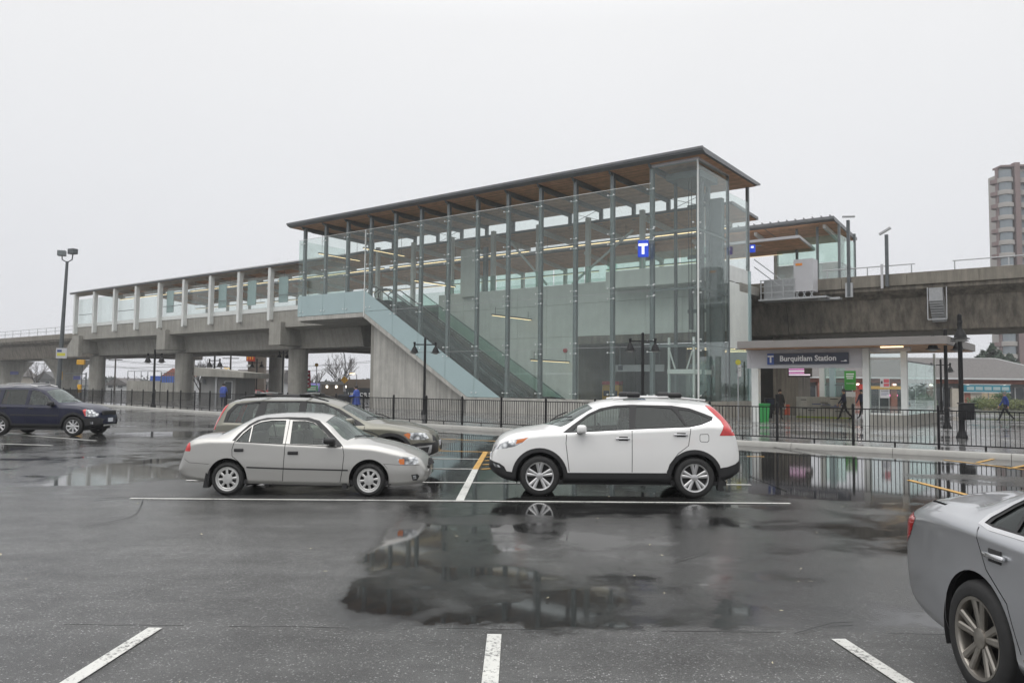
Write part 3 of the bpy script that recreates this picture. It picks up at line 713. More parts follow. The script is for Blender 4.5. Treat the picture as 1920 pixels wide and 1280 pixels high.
# equipment landing right of the hall
eq = T('equipment_landing', 'galvanised service landing with railings and white cabinet beside the guideway', 'platform', (2.5, 9, 7.8))
box(.3, 4.6, 8.6, 10.1, 7.62, 7.74).build('deck', 'galvanised', eq)
for (p, q) in (((.4, 8.7), (2.6, 8.7)), ((2.6, 8.7), (2.6, 10.0))):
    for z in (8.15, 8.55, 8.95): MB().bar((*p, z), (*q, z), .05, .05).build('rail', 'galvanised', eq)
for a in (.45, 1.15, 1.9, 2.6): MB().bar((a, 8.7, 7.7), (a, 8.7, 8.98), .06, .06).build('rail_post', 'galvanised', eq)
box(.5, 2.5, 9.1, 9.9, 7.75, 9.0).build('cabinet', 'galvanised', eq)
cab = box(2.55, 3.75, 8.75, 9.75, 8.1, 10.15).build('cabinet', 'white_panel', eq); mat('label_orange', (.7, .25, .04), .5); box(2.68, 3.1, 8.735, 8.748, 9.75, 9.9).build('warning_label', 'label_orange', cab)
for a in (2.65, 3.1, 3.55): MB().bar((a, 8.8, 7.72), (a + .2, 8.8, 8.1), .05, .05).build('strut', 'galvanised', eq); MB().bar((a + .2, 8.8, 7.72), (a, 8.8, 8.1), .05, .05).build('strut', 'galvanised', eq)
MB().bar((.0, 8.75, 10.4), (1.7, 8.75, 9.0), .06, .06).build('rail', 'galvanised', eq); MB().bar((.0, 8.75, 9.9), (1.7, 8.75, 8.5), .06, .06).build('rail', 'galvanised', eq)
box(3.9, 5.2, 9.3, 9.9, 7.55, 7.68).build('cover_plate', 'galvanised', eq)
# ---- near platform ---------------------------------------------------------
plat = T('near_platform', 'near station platform with white fins, glass wall and low wood-lined roof', 'building', (-62, 5.4, 0))
CA = [-47.05 - 5.14 * k for k in range(9)]
MB().prism([(5.45, 9.05), (5.45, 7.45), (7.2, 7.25), (7.6, 5.5), (10.0, 5.5), (10.0, 8.6), (5.7, 8.6), (5.7, 9.05)], -88.4, -36.2, 'yz').build('deck', 'concrete', plat)
for i, a in enumerate(CA + [-41.9]):
    if i < 9:
        MB().prism([(a - .2, 8.25), (a - .12, 8.15), (a + .12, 8.15), (a + .2, 8.25), (a + .2, 13.32), (a - .2, 13.32)], 4.98, 5.44).build('fin', 'white_paint', plat)
for i in range(10):
    a1 = (-36.1 if i == 0 else -41.9 if i == 1 else CA[i - 2]); a0 = (-41.9 if i == 0 else CA[i - 1]) if i < 10 else None
    a1 -= .2; a0 += .2
    box(a0, a1, 5.40, 5.60, 9.06, 9.47).build('sill', 'white_paint', plat)
    w = (a1 - a0) / 2
    for k in range(2): box(a0 + k * w + .01, a0 + (k + 1) * w - .01, 5.48, 5.495, 9.48, 12.62).build('glass_pane', G2, plat)
    box(a0, a1, 5.46, 5.54, 10.6, 10.66).build('rail', 'steel_grey', plat) if i % 2 else None
    if i in (1, 2, 3, 5): box(a0 + .5, a0 + 1.9, 5.62, 5.7, 9.9, 12.4).build('map_board', 'spandrel', plat)
box(-41.98, -41.82, 5.1, 5.44, 8.2, 13.3).build('fin', 'white_paint', plat)
def proof(z_off): return [(4.85, 13.52 + z_off), (7.6, 14.30 + z_off), (12.0, 13.85 + z_off)]
rf = MB().prism([(4.85, 13.54), (7.6, 14.34), (12.0, 13.9), (12.0, 13.7), (7.6, 14.12), (4.95, 13.34)], -89.4, -36.2, 'yz').build('roof', 'roof_metal', plat)
rf2 = MB().prism([(7.3, 14.12), (7.6, 14.14), (12.0, 13.9), (12.0, 13.7), (7.6, 13.95), (7.3, 13.94)], -36.19, -.9, 'yz').build('roof', 'roof_metal', plat)
bay = 5.14
for i in range(11):
    a1 = -36.3 - i * bay; a0 = max(a1 - bay + .1, -89.3)
    if a1 < -89: break
    MB().prism([(5.0, 13.335), (7.55, 14.105), (7.55, 14.08), (5.0, 13.31)], a0, a1, 'yz').build('soffit_panel', 'wood_soffit', rf)
    MB().prism([(7.6, 14.105), (11.9, 13.69), (11.9, 13.665), (7.6, 14.08)], a0, a1, 'yz').build('soffit_panel', 'wood_soffit', rf)
for i in range(8):
    a1 = -1.0 - i * bay; a0 = max(a1 - bay + .1, -36.1)
    if a1 < -36: break
    MB().prism([(7.35, 13.935), (7.6, 13.945), (11.9, 13.69), (11.9, 13.665), (7.6, 13.92), (7.35, 13.91)], a0, a1, 'yz').build('soffit_panel', 'wood_soffit', rf2)
for a in CA + [-41.9]:
    MB().prism([(5.3, 13.38), (7.6, 14.05), (11.5, 13.66), (11.5, 13.3), (7.6, 13.55), (5.3, 12.95)], a - .12, a + .12, 'yz').build('rafter', 'white_paint', plat)
for k in range(8):
    a = -33.5 + k * 4.4; MB().prism([(7.0, 13.9), (11.5, 13.64), (11.5, 13.3), (7.0, 13.55)], a - .12, a + .12, 'yz').build('rafter', 'white_paint', plat)
# corbels and piers
for a in (-45.9, -66.7, -87.4):
    box(a - .9, a + .9, 4.95, 7.6, 5.75, 7.95).build('corbel', 'concrete', plat)
    box(a - .9, a + .9, 7.6, 22.3, 5.4, 7.2).build('cap_beam', 'concrete_dark', plat)
    MB().lathe([(.95, .15), (.95, 5.4)], (a - .1, 7.9, 0), 'z', 28).build('column', 'concrete', plat, True)
    MB().lathe([(.95, .15), (.95, 5.4)], (a - .1, 20.6, 0), 'z', 28).build('column', 'concrete', plat, True)
MB().prism([(-87.9, 7.9), (-86.4, 7.9), (-86.4, 5.3), (-89.8, 5.3), (-90.6, 5.6)], 4.9, 5.4).build('end_bracket', 'concrete', plat)
# long lamps over both platforms
for k in range(5):
    a0 = -84 + k * 16.6
    ll = thing('platform_lamp', 'long lit strip lamp under the near platform roof, %s from the left' % ['first', 'second', 'third', 'fourth', 'fifth'][k], 'lamp', FS, (a0, 8.8, 12.7), None, 'strip lamps over the platforms')
    box(a0, a0 + 15.8, 8.72, 8.88, 12.72, 12.82).build('housing', 'steel_grey', ll); box(a0, a0 + 15.8, 8.74, 8.86, 12.69, 12.715).build('diffuser', 'lamp_warm', ll)
    for a in (a0 + 1, a0 + 8, a0 + 15): box(a - .01, a + .01, 8.79, 8.81, 12.82, 14.0).build('hanger', 'steel_dark', ll)
# ---- far platform ----------------------------------------------------------
fp = T('far_platform', 'far platform with ribbed metal roof and glass lift shelter beyond the guideway', 'building', (-40, 18, 0))
box(-88, 3.0, 17.7, 22.4, 7.6, 8.6).build('deck', 'concrete_dark', fp)
fr = MB().prism([(16.6, 14.35), (22.9, 13.75), (22.9, 13.55), (22.4, 13.5), (17.0, 14.05), (16.6, 14.15)], -89, 2.9, 'yz').build('roof', 'roof_metal', fp)
for i in range(18):
    a1 = 2.8 - i * 5.1; MB().prism([(17.02, 14.04), (22.38, 13.49), (22.38, 13.46), (17.02, 14.01)], a1 - 5.0, a1, 'yz').build('soffit_panel', 'wood_soffit', fr)
for k in range(26): box(2.7 - k * .62 - .03, 2.7 - k * .62 + .03, 16.55, 22.9, 14.28, 14.47).build('roof_rib', 'roof_metal', fr) if k < 0 else MB().prism([(16.58, 14.37), (22.9, 13.77), (22.9, 13.84), (16.58, 14.46)], 2.6 - k * .62, 2.66 - k * .62, 'yz').build('roof_rib', 'roof_metal', fr)
for k in range(18):
    a = 2.0 - k * 5.14
    box(a - .15, a + .15, 21.9, 22.2, 8.6, 13.5).build('column', 'white_paint', fp)
    MB().prism([(17.4, 14.0), (22.2, 13.45), (22.2, 13.1), (17.4, 13.7)], a - .1, a + .1, 'yz').build('rafter', 'white_paint', fp)
    if k > 2: box(a - 4.9, a - .2, 22.05, 22.07, 9.3, 12.2).build('glass_pane', G2, fp)
for z0, z1, m in ((8.62, 9.3, 'white_panel'), (9.32, 11.2, G5), (11.22, 13.2, G4)):
    for k in range(3):
        a0 = -1.6 + k * 1.5; box(a0, a0 + 1.47, 17.75, 17.77, z0, z1).build('shelter_panel', m, fp)
    for k in range(3): box(2.95, 2.97, 17.8 + k * 1.4, 19.15 + k * 1.4, z0, z1).build('shelter_panel', m, fp)
for a, s in ((2.93, 17.78), (-.1, 17.78), (2.93, 22.0), (1.4, 17.78)): box(a - .08, a + .08, s - .08, s + .08, 8.6, 13.9).build('column', 'steel_grey', fp)
MB().prism([(14.9, 12.9), (18.6, 12.5), (18.6, 12.3), (14.9, 12.7)], -7, 1.0, 'yz').build('lower_canopy', 'white_panel', fp); MB().prism([(15.0, 12.68), (18.5, 12.29), (18.5, 12.26), (15.0, 12.65)], -6.9, .9, 'yz').build('canopy_soffit', 'wood_soffit', fp)
for k in range(5):
    a0 = -84 + k * 16.6
    ll = thing('platform_lamp', 'long lit strip lamp under the far platform roof, %s from the left' % ['first', 'second', 'third', 'fourth', 'fifth'][k], 'lamp', FS, (a0, 19.5, 12.4), None, 'strip lamps over the platforms')
    box(a0, a0 + 15.8, 19.42, 19.58, 12.42, 12.52).build('housing', 'steel_grey', ll); box(a0, a0 + 15.8, 19.44, 19.56, 12.39, 12.415).build('diffuser', 'lamp_dim', ll)
    for a in (a0 + 1, a0 + 8, a0 + 15): box(a - .01, a + .01, 19.49, 19.51, 12.52, 13.8).build('hanger', 'steel_dark', ll)
# ---- entrance pavilion -----------------------------------------------------
en = T('entrance_pavilion', 'flat-roofed station entrance with white sign beam and glass booth', 'building', (7, 0, .15))
mat('canopy_grey', (.22, .205, .195), .5, var=.08, vs_=1)
er = MB().prism([(2.75, 4.05), (12.7, 4.05), (12.7, 4.42), (2.75, 4.42)], -1.2, 7.6).build('roof', 'canopy_grey', en)
for i in range(4): box(2.85 + i * 2.45, 5.25 + i * 2.45, -1.1, 7.5, 4.02, 4.045).build('soffit_panel', 'wood_soffit', er)
for a0, a1 in ((2.78, 2.95), (2.96, 5.8), (5.81, 8.7)): box(a0, a1, .12, .38, 3.02, 4.0).build('beam_panel', 'white_panel', en)
box(8.71, 10.9, .14, .36, 3.8, 4.0).build('beam_panel', 'white_panel', en)
box(3.02, 3.4, .12, .46, .15, 3.02).build('column', 'white_paint', en); box(8.72, 9.02, .08, .42, .15, 3.99).build('column', 'white_paint', en)
box(10.45, 10.72, .16, .46, .7, 4.0).build('column', 'white_paint', en)
box(9.03, 10.74, .1, .46, .15, .68).build('plinth', 'concrete', en); box(10.44, 10.74, .47, 8.0, .15, .68).build('plinth', 'concrete', en)
box(9.03, 10.44, .18, .30, .69, .78).build('sill', 'white_paint', en); box(9.03, 10.44, .2, .28, 3.42, 3.48).build('transom', 'white_paint', en)
for z0, z1 in ((.8, 3.41), (3.49, 3.79)): box(9.03, 10.44, .23, .245, z0, z1).build('glass_pane', G3, en)
for k in range(3): box(10.6, 10.615, .5 + k * 2.5, 2.95 + k * 2.5, .7, 3.3).build('glass_pane', G4, en)
box(10.55, 10.66, 7.95, 8.1, .15, 4.0).build('column', 'white_paint', en); box(10.58, 10.64, .5, 8, 3.31, 3.37).build('transom', 'steel_grey', en)
aa, zz = hs(1675, 658, -.2); box(aa - .5, aa + .5, -.6, -.45, 3.96, 4.015).build('lamp', 'lamp_warm', en)
mat('lamp_strong', (.9, .85, .7), .4, emit=(1, .86, .66), es=14)
for k_, (a0_, s0_) in enumerate(((4.2, 2.2), (6.6, 2.2), (4.2, 5.2), (6.6, 5.2))): box(a0_, a0_ + 1.2, s0_, s0_ + .16, 3.95, 4.015).build('lamp', 'lamp_strong', en)
mat('poster_white', (.62, .62, .62), .5); mat('poster_pink', (.60, .12, .14), .5); mat('poster_green', (.05, .30, .05), .5, var=.2); mat('ink', (.03, .03, .035), .6); mat('ink_blue', (.03, .06, .2), .6)
def poster(label, a0, a1, s, z0, z1, m, marks, name='poster', rz=0):
    t = T(name, label, 'poster', ((a0 + a1) / 2, s, z0)); box(a0, a1, s, s + .012, z0, z1).build('sheet', m, t)
    for (u0, u1, v0, v1, mm) in marks:
        w, h = a1 - a0, z1 - z0; box(a0 + u0 * w, a0 + u1 * w, s - .004, s - .001, z0 + v0 * h, z0 + v1 * h).build('print', mm, t)
def pxs(x0, y0, x1, y1, s): (a0, z1), (a1, z0) = hs(x0, y0, s), hs(x1, y1, s); return a0, a1, z0, z1
a0, a1, z0, z1 = pxs(1650, 709, 1668, 726, .2); poster('white and pink notice on the booth glass, upper', a0, a1, .2, z0, z1, 'poster_white', [(.38, .95, .1, .42, 'poster_pink'), (.38, .95, .5, .92, 'poster_pink'), (.08, .28, .4, .7, 'ink')])
a0, a1, z0, z1 = pxs(1650, 730, 1668, 746, .2); poster('white printed notice on the booth glass, lower', a0, a1, .2, z0, z1, 'poster_white', [(.1, .9, .82, .9, 'ink'), (.1, .9, .62, .68, 'ink_blue'), (.1, .9, .45, .5, 'ink_blue'), (.1, .7, .3, .34, 'ink_blue')])
# sign
sg = T('station_sign', 'dark blue station name sign with white lettering over the entrance', 'sign', (6, .06, 3.2))
a0, a1, z0, z1 = pxs(1439, 663, 1591, 684, .06); z0, z1 = 3.22, 3.80
box(a0 + .36, a1, .03, .115, z0, z1).build('board', 'sign_navy', sg); box(a0, a0 + .355, .025, .115, z0 - .01, z1 - .0).build('logo_panel', 'sign_blue_flat', sg)
mT = text_mesh('T', .50, 'letter_white', .018, .004, 'CENTER'); link('logo_letter', mT, sg, (a0 + .18 - 6, .018 - .06, z0 + .11 - 3.2), (math.pi / 2, 0, 0))
mS = text_mesh('Burquitlam Station', .40, 'letter_white', .010, .004, 'LEFT')
xs = [v.co.x for v in mS.vertices]; wid = max(xs) - min(xs); want = (a1 - a0 - .36) * .76; sx = want / wid
for v in mS.vertices: v.co.x *= sx
link('lettering', mS, sg, (a0 + .66 - 6, .022 - .06, z0 + .17 - 3.2), (math.pi / 2, 0, 0))
mk = MB().box(a1 - .36, a1 - .06, .018, .026, z0 + .12, z0 + .145); mk.prism([(a1 - .22, z0 + .145), (a1 - .07, z0 + .145), (a1 - .10, z0 + .19), (a1 - .16, z0 + .2)], .018, .026); mk.build('train_mark', 'letter_white', sg)
# things in and behind the entrance
a0, a1, z0, z1 = pxs(1479, 690, 1519, 704, 6.0)
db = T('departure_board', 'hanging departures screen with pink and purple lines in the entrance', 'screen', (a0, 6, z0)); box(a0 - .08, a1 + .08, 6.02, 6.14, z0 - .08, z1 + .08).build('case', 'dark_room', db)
mat('screen_pink', (.5, .2, .4), .4, emit=(.75, .3, .62), es=.7); mat('screen_white', (.8, .7, .8), .4, emit=(.9, .75, .9), es=.8)
h = (z1 - z0) / 8
for k in range(4): box(a0, a1 - (.0 if k == 0 else .35), 6.0, 6.018, z0 + h * (2 * k + .3), z0 + h * (2 * k + 1.5)).build('text_line', 'screen_pink' if k % 2 else 'screen_white', db)
for a in (a0 + .1, a1 - .1): box(a - .02, a + .02, 6.06, 6.1, z1 + .08, 4.0).build('hanger', 'steel_dark', db)
a0, a1, z0, z1 = pxs(1493, 743, 1602, 779, 8.5); z0 = .2
iw = T('information_wall', 'long pale low wall of printed route maps inside the entrance', 'information board', (a0, 8.5, .15)); box(a0, a1, 8.5, 8.7, .15, z1).build('board', 'concrete_light', iw)
for k in range(13):
    u = random.uniform(.02, .8); v = random.uniform(.12, .9); box(a0 + (a1 - a0) * u, a0 + (a1 - a0) * min(.98, u + random.uniform(.06, .2)), 8.485, 8.499, z0 + (z1 - z0) * v, z0 + (z1 - z0) * v + .05).build('print', random.choice(['ink', 'ink', 'ink_blue']), iw)
mat('strip_green', (.25, .32, .03), .5); box(a0, a1, 8.47, 8.499, .16, .26).build('base_strip', 'strip_green', iw)
a0, a1, z0, z1 = pxs(1583, 695, 1605, 731, 10); poster('green hanging banner with white words in the entrance', a0, a1, 10, z0, z1, 'poster_green', [(.15, .85, .80, .86, 'letter_white'), (.15, .8, .68, .74, 'letter_white'), (.2, .75, .58, .63, 'letter_white'), (.15, .85, .33, .35, 'letter_white')], 'banner')
a0, a1, z0, z1 = pxs(1586, 734, 1604, 744, 9.8); poster('small blank white notice below the green banner', a0, a1, 9.8, z0, z1, 'poster_white', [])
for px, lab in ((1541, 'pale left post'), (1560, 'pale green right post')):
    a, _ = hs(px, 720, 11); 
    t = T('inner_post', lab + ' of the glazed screen behind the map wall', 'post', (a, 11, .15)); box(a - .16, a + .16, 11, 11.3, .15, 4.2).build('post', 'white_paint' if px < 1550 else 'spandrel', t)
a0, _ = hs(1545, 720, 11.1); a1, _ = hs(1585, 720, 11.1)
t = T('glazed_screen', 'tall dim glass screen behind the map wall in the entrance', 'glass screen', (a0, 11.1, .15)); box(a0, a1, 11.12, 11.14, .2, 3.9).build('pane', G4, t); box(a0, a1, 11.1, 11.16, 2.2, 2.26).build('transom', 'steel_grey', t)
# ticket hall furniture
for k, (px, lab) in enumerate(((1137, 'yellow ticket machine left of the lamp post behind glass'), (1152, 'yellow ticket machine beside the steel post behind glass'))):
    a, _ = hs(px, 740, 9); t = T('ticket_machine', lab, 'ticket machine', (a, 9, .17), 'ticket machines in the hall')
    MB().rbox((a, 9.3, 1.15), (.75, .6, 1.95), .05).build('body', 'ticket_yellow', t); box(a - .25, a + .25, 8.98, 8.995, 1.3, 1.7).build('screen', 'sign_navy', t); box(a - .37, a + .37, 8.99, 9.6, 2.14, 2.4).build('header', 'red_paint', t)
a0, a1, z0, z1 = pxs(1154, 684, 1245, 696, 8); t = T('ticket_hall_sign', 'long white wayfinding sign band inside the ground floor', 'sign', (a0, 8, z0)); box(a0, a1, 8, 8.1, z0, z1).build('panel', 'white_panel', t); box(a0 + .2, a0 + .6, 7.985, 7.998, z0 + .1, z1 - .05).build('mark', 'sign_navy', t)
box(a0 + .3, a0 + .4, 8.03, 8.07, z1, 4.99).build('hanger', 'steel_dark', t); box(a1 - .4, a1 - .3, 8.03, 8.07, z1, 4.99).build('hanger', 'steel_dark', t)
for k in range(4):
    t = T('ticket_hall_lamp', 'short lit lamp on the ticket hall ceiling, %s row' % ['nearest', 'second', 'third', 'farthest'][k], 'lamp', (-4, 8 + k * 1.9, 4.6), 'ticket hall ceiling lamps'); box(-4.4, -1.8, 7.9 + k * 1.9, 8.05 + k * 1.9, 4.62, 4.75).build('housing', 'steel_grey', t); box(-4.4, -1.8, 7.91 + k * 1.9, 8.04 + k * 1.9, 4.59, 4.615).build('diffuser', 'lamp_warm', t)
t = T('alarm_bell', 'small round red alarm bell on the pale hall wall', 'alarm', (-14, 5.9, 5)); a, z = hs(1060, 657, 5.95); MB().lathe([(.02, -.12), (.14, -.1), (.17, 0), (.17, .05)], (a, 5.94, z), 'y', 16).build('bell', 'red_paint', t, True)
# ------------------------------------------------------------------ vehicles: one smooth shell, cut exactly along window, door and lamp outlines
def pchip(pts):
    pts = sorted(pts); X = [p[0] for p in pts]; Y = [p[1] for p in pts]; n = len(X)
    h = [X[i + 1] - X[i] for i in range(n - 1)]; d = [(Y[i + 1] - Y[i]) / h[i] for i in range(n - 1)]; m = [d[0]]
    for i in range(1, n - 1):
        if d[i - 1] * d[i] <= 0: m.append(0.)
        else:
            w1, w2 = 2 * h[i] + h[i - 1], h[i] + 2 * h[i - 1]; m.append((w1 + w2) / (w1 / d[i - 1] + w2 / d[i]))
    m.append(d[-1])
    def f(x):
        if x <= X[0]: return Y[0]
        if x >= X[-1]: return Y[-1]
        lo, hi = 0, n - 1
        while hi - lo > 1:
            k = (lo + hi) // 2
            if X[k] <= x: lo = k
            else: hi = k
        t = (x - X[lo]) / h[lo]; t2, t3 = t * t, t * t * t
        return Y[lo] * (2 * t3 - 3 * t2 + 1) + h[lo] * m[lo] * (t3 - 2 * t2 + t) + Y[hi] * (-2 * t3 + 3 * t2) + h[lo] * m[hi] * (t3 - t2)
    return f
PL = [.10, .06, .22, .12, .22, .07, .05, .07, .38, .12, .62]     # nominal length of each piece of a section
PN = [1, 2, 3, 2, 4, 3, 2, 3, 5, 4, 8]
CUM = [0]
for q_ in PL: CUM.append(CUM[-1] + q_)
UMAX = CUM[-1]; UEDGE = CUM[10]
class Shell:
    def __init__(s, zb, zs, zr, zt, W, Wr, tuck=.93, belt=.955, bulge=.42):
        s.c = [pchip(q) for q in (zb, zs, zr, zt, W, Wr)]; s.tuck, s.belt, s.bulge = tuck, belt, bulge
        s.x0 = min(p[0] for p in W); s.x1 = max(p[0] for p in W); s.cache = {}
    def ctrl(s, x):
        k = round(x, 5)
        if k in s.cache: return s.cache[k]
        zb, zs, zr, zt, W, Wr = (f(x) for f in s.c)
        zs = max(zs, zb + .10); zr = max(zr, zs + .05); zt = max(zt, zr + .012)
        P = [(W * s.tuck, zb), (W * (s.tuck + .045), zb + .05), (W, zb + s.bulge * (zs - zb)), (W * .985, zs - .035), (W * s.belt, zs + .01), (Wr, zr), (0, zt)]
        rad = [0, .05, .22, .045, .03, .09, 0]; pcs = []; prev = P[0]
        for i in range(1, 6):
            a, b, c = P[i - 1], P[i], P[i + 1]
            la = math.hypot(b[0] - a[0], b[1] - a[1]); lc = math.hypot(c[0] - b[0], c[1] - b[1]); r = min(rad[i], la * .45, lc * .45)
            p = (b[0] + (a[0] - b[0]) * r / la, b[1] + (a[1] - b[1]) * r / la); q = (b[0] + (c[0] - b[0]) * r / lc, b[1] + (c[1] - b[1]) * r / lc)
            pcs.append((prev, None, p)); pcs.append((p, b, q)); prev = q
        d = (P[6][1] - prev[1]); pcs.append((prev, (prev[0] * .5, P[6][1] - d * .04), P[6]))
        s.cache[k] = pcs; return pcs
    def yz(s, x, u):
        u = min(max(u, 0), UMAX - 1e-9); i = 0
        while CUM[i + 1] <= u: i += 1
        t = (u - CUM[i]) / PL[i]; a, b, c = s.ctrl(x)[i]
        if b is None: return a[0] + (c[0] - a[0]) * t, a[1] + (c[1] - a[1]) * t
        k = 1 - t; return a[0] * k * k + 2 * b[0] * k * t + c[0] * t * t, a[1] * k * k + 2 * b[1] * k * t + c[1] * t * t
    def pt(s, x, u): y, z = s.yz(x, u); return Vector((x, y, z))
    def nrm(s, x, u):
        e = .004; xa, xb = max(s.x0, x - e), min(s.x1, x + e); ua, ub = max(0, u - e), min(UMAX - 1e-6, u + e)
        n = (s.pt(xb, u) - s.pt(xa, u)).cross(s.pt(x, ub) - s.pt(x, ua))
        if n.length < 1e-9: return Vector((0, 1, 0))
        n.normalize()
        y, z = s.yz(x, u)
        if u > UMAX - .02: n.y = 0
        return n if n.dot(Vector((0, y + .01, (z - .6) * 1.0))) > 0 or n.y > .2 else -n
    def u_of(s, x, z):
        lo, hi = 0., UEDGE
        if z <= s.yz(x, 0)[1]: return 0.
        if z >= s.yz(x, hi)[1]: return hi
        for _ in range(26):
            m = (lo + hi) / 2
            if s.yz(x, m)[1] < z: lo = m
            else: hi = m
        return lo
    def u_of_y(s, x, y):
        lo, hi = CUM[9], UMAX
        for _ in range(26):
            m = (lo + hi) / 2
            if s.yz(x, m)[0] > y: lo = m
            else: hi = m
        return lo
def dens(poly, step=.04, closed=True):
    out = []; n = len(poly)
    for i in range(n if closed else n - 1):
        p, q = poly[i], poly[(i + 1) % n]; k = max(1, int(math.hypot(q[0] - p[0], q[1] - p[1]) / step))
        out += [(p[0] + (q[0] - p[0]) * j / k, p[1] + (q[1] - p[1]) * j / k) for j in range(k)]
    if not closed: out.append(poly[-1])
    return out
def smooth_poly(poly, it=1):
    for _ in range(it):
        o = []
        for i in range(len(poly)):
            p, q = poly[i], poly[(i + 1) % len(poly)]
            o += [(p[0] * .8 + q[0] * .2, p[1] * .8 + q[1] * .2), (p[0] * .2 + q[0] * .8, p[1] * .2 + q[1] * .8)]
        poly = o
    return poly
def strip(pts, w):
    L, R2 = [], []
    for i, p in enumerate(pts):
        a, b = pts[max(0, i - 1)], pts[min(len(pts) - 1, i + 1)]; dx, dz = b[0] - a[0], b[1] - a[1]; l = math.hypot(dx, dz)
        L.append((p[0] - dz / l * w / 2, p[1] + dx / l * w / 2)); R2.append((p[0] + dz / l * w / 2, p[1] - dx / l * w / 2))
    return L + R2[::-1]
def circ(cx, cz, r, n=40): return [(cx + r * math.cos(2 * math.pi * i / n), cz + r * math.sin(2 * math.pi * i / n)) for i in range(n)]
def inside(px, py, poly):
    r = np.zeros(len(px), bool); n = len(poly); j = n - 1
    for i in range(n):
        xi, yi = poly[i]; xj, yj = poly[j]
        if yi != yj:
            c = ((yi > py) != (yj > py)) & (px < (xj - xi) * (py - yi) / (yj - yi) + xi); r ^= c
        j = i
    return r
def build_car(root, sh, parts, paint, wheels, ends=True):
    """parts: (name, material, offset inwards, kind 'side'|'top', polygon); later parts win; material None removes the skin"""
    polys = []
    for nm, m, of, kd, poly in parts:
        d = dens(poly)
        if kd == 'side': q = [(min(max(x, sh.x0), sh.x1), sh.u_of(min(max(x, sh.x0), sh.x1), z)) for x, z in d]
        else: q = [(x, sh.u_of_y(x, y)) for x, y in d]
        polys.append(q)
    xs = []; x = sh.x0
    while x < sh.x1 - 1e-6:
        xs.append(x); e = min(x - sh.x0, sh.x1 - x); x += .012 if e < .05 else .03 if e < .25 else .055
    xs.append(sh.x1)
    us = [CUM[i] + PL[i] * k / PN[i] for i in range(11) for k in range(PN[i])] + [UMAX]
    V = []; E = []; seen = {}
    def av(p):
        k = (round(p[0], 4), round(p[1], 4))
        if k not in seen: seen[k] = len(V); V.append(Vector(k))
        return seen[k]
    for x in xs:
        for u in us: av((x, u))
    for q in polys:
        ids = [av(p) for p in q]
        for i in range(len(ids)):
            a, b = ids[i], ids[(i + 1) % len(ids)]
            if a != b: E.append((a, b))
    ov, oe, of_, *_ = delaunay_2d_cdt(V, E, [], 0, 1e-5)
    P = [sh.pt(v.x, v.y) for v in ov]; N = [sh.nrm(v.x, v.y) for v in ov]
    F = np.array([list(f) for f in of_ if len(f) == 3]); cx = np.array([v.x for v in ov])[F].mean(1); cu = np.array([v.y for v in ov])[F].mean(1)
    own = np.full(len(F), -1)
    for k, q in enumerate(polys): own[inside(cx, cu, q)] = k
    def emit_(name, m, tris, sides, inset, parent, cap=False, flipn=False):
        vv, nn, ff = [], [], []
        for sd in sides:
            mp = {}
            for t in tris:
                ids = []
                for i in t:
                    i = int(i)
                    if i not in mp:
                        p = P[i] - N[i] * inset; mp[i] = len(vv); vv.append((p.x, p.y * sd, p.z)); nn.append((N[i].x, N[i].y * sd, N[i].z))
                    ids.append(mp[i])
                a, b, c = (Vector(vv[i]) for i in ids); nv = (b - a).cross(c - a); ref = Vector(nn[ids[0]]) + Vector(nn[ids[1]]) + Vector(nn[ids[2]])
                ff.append(tuple(ids) if nv.dot(ref) >= 0 else tuple(ids[::-1]))
        if cap:
            for xe, sg_ in ((sh.x0, -1), (sh.x1, 1)):
                ring = [sh.pt(xe, u) for u in us]; k = len(vv)
                full = [(p.x + sg_ * .001, p.y, p.z) for p in ring] + [(p.x + sg_ * .001, -p.y, p.z) for p in ring[::-1][1:]]
                c0 = (xe + sg_ * .012, 0, sum(p.z for p in ring) / len(ring)); vv.append(c0); nn.append((sg_, 0, 0))
                for p in full:
                    vv.append(p); n_ = Vector((sg_ * 1.0, p[1] * .6, (p[2] - c0[2]) * .8)).normalized(); nn.append(tuple(n_))
                L = len(full)
                for i in range(L):
                    a, b = k + 1 + i, k + 1 + (i + 1) % L; ff.append((k, a, b) if sg_ > 0 else (k, b, a))
        me = bpy.data.meshes.new(name); me.from_pydata(vv, [], ff); me.materials.append(MATS[m] if isinstance(m, str) else m)
        me.polygons.foreach_set('use_smooth', [True] * len(me.polygons)); me.update()
        me.normals_split_custom_set_from_vertices([Vector(q).normalized() for q in nn])
        return link(name, me, parent)
    objs = {}
    body = emit_('body', paint, F[own == -1], (1, -1), 0, root, ends); objs['body'] = [body]
    keep = np.isin(own, [-1] + [k for k, p in enumerate(parts) if p[0] in ('door', 'cladding', 'bumper', 'fuel_flap', 'bumper_trim', 'pillar_trim', 'arch_trim')])
    emit_('interior_lining', 'car_trim', F[keep], (1, -1), .035, body)
    for k, (nm, m, of, kd, poly) in enumerate(parts):
        tr = F[own == k]
        if m is None or not len(tr): continue
        if kd == 'top': objs.setdefault(nm, []).append(emit_(nm, m, tr, (1, -1), of, root))
        else:
            for sd in (1, -1): objs.setdefault(nm, []).append(emit_(nm, m, tr, (sd,), of, root))
    return objs
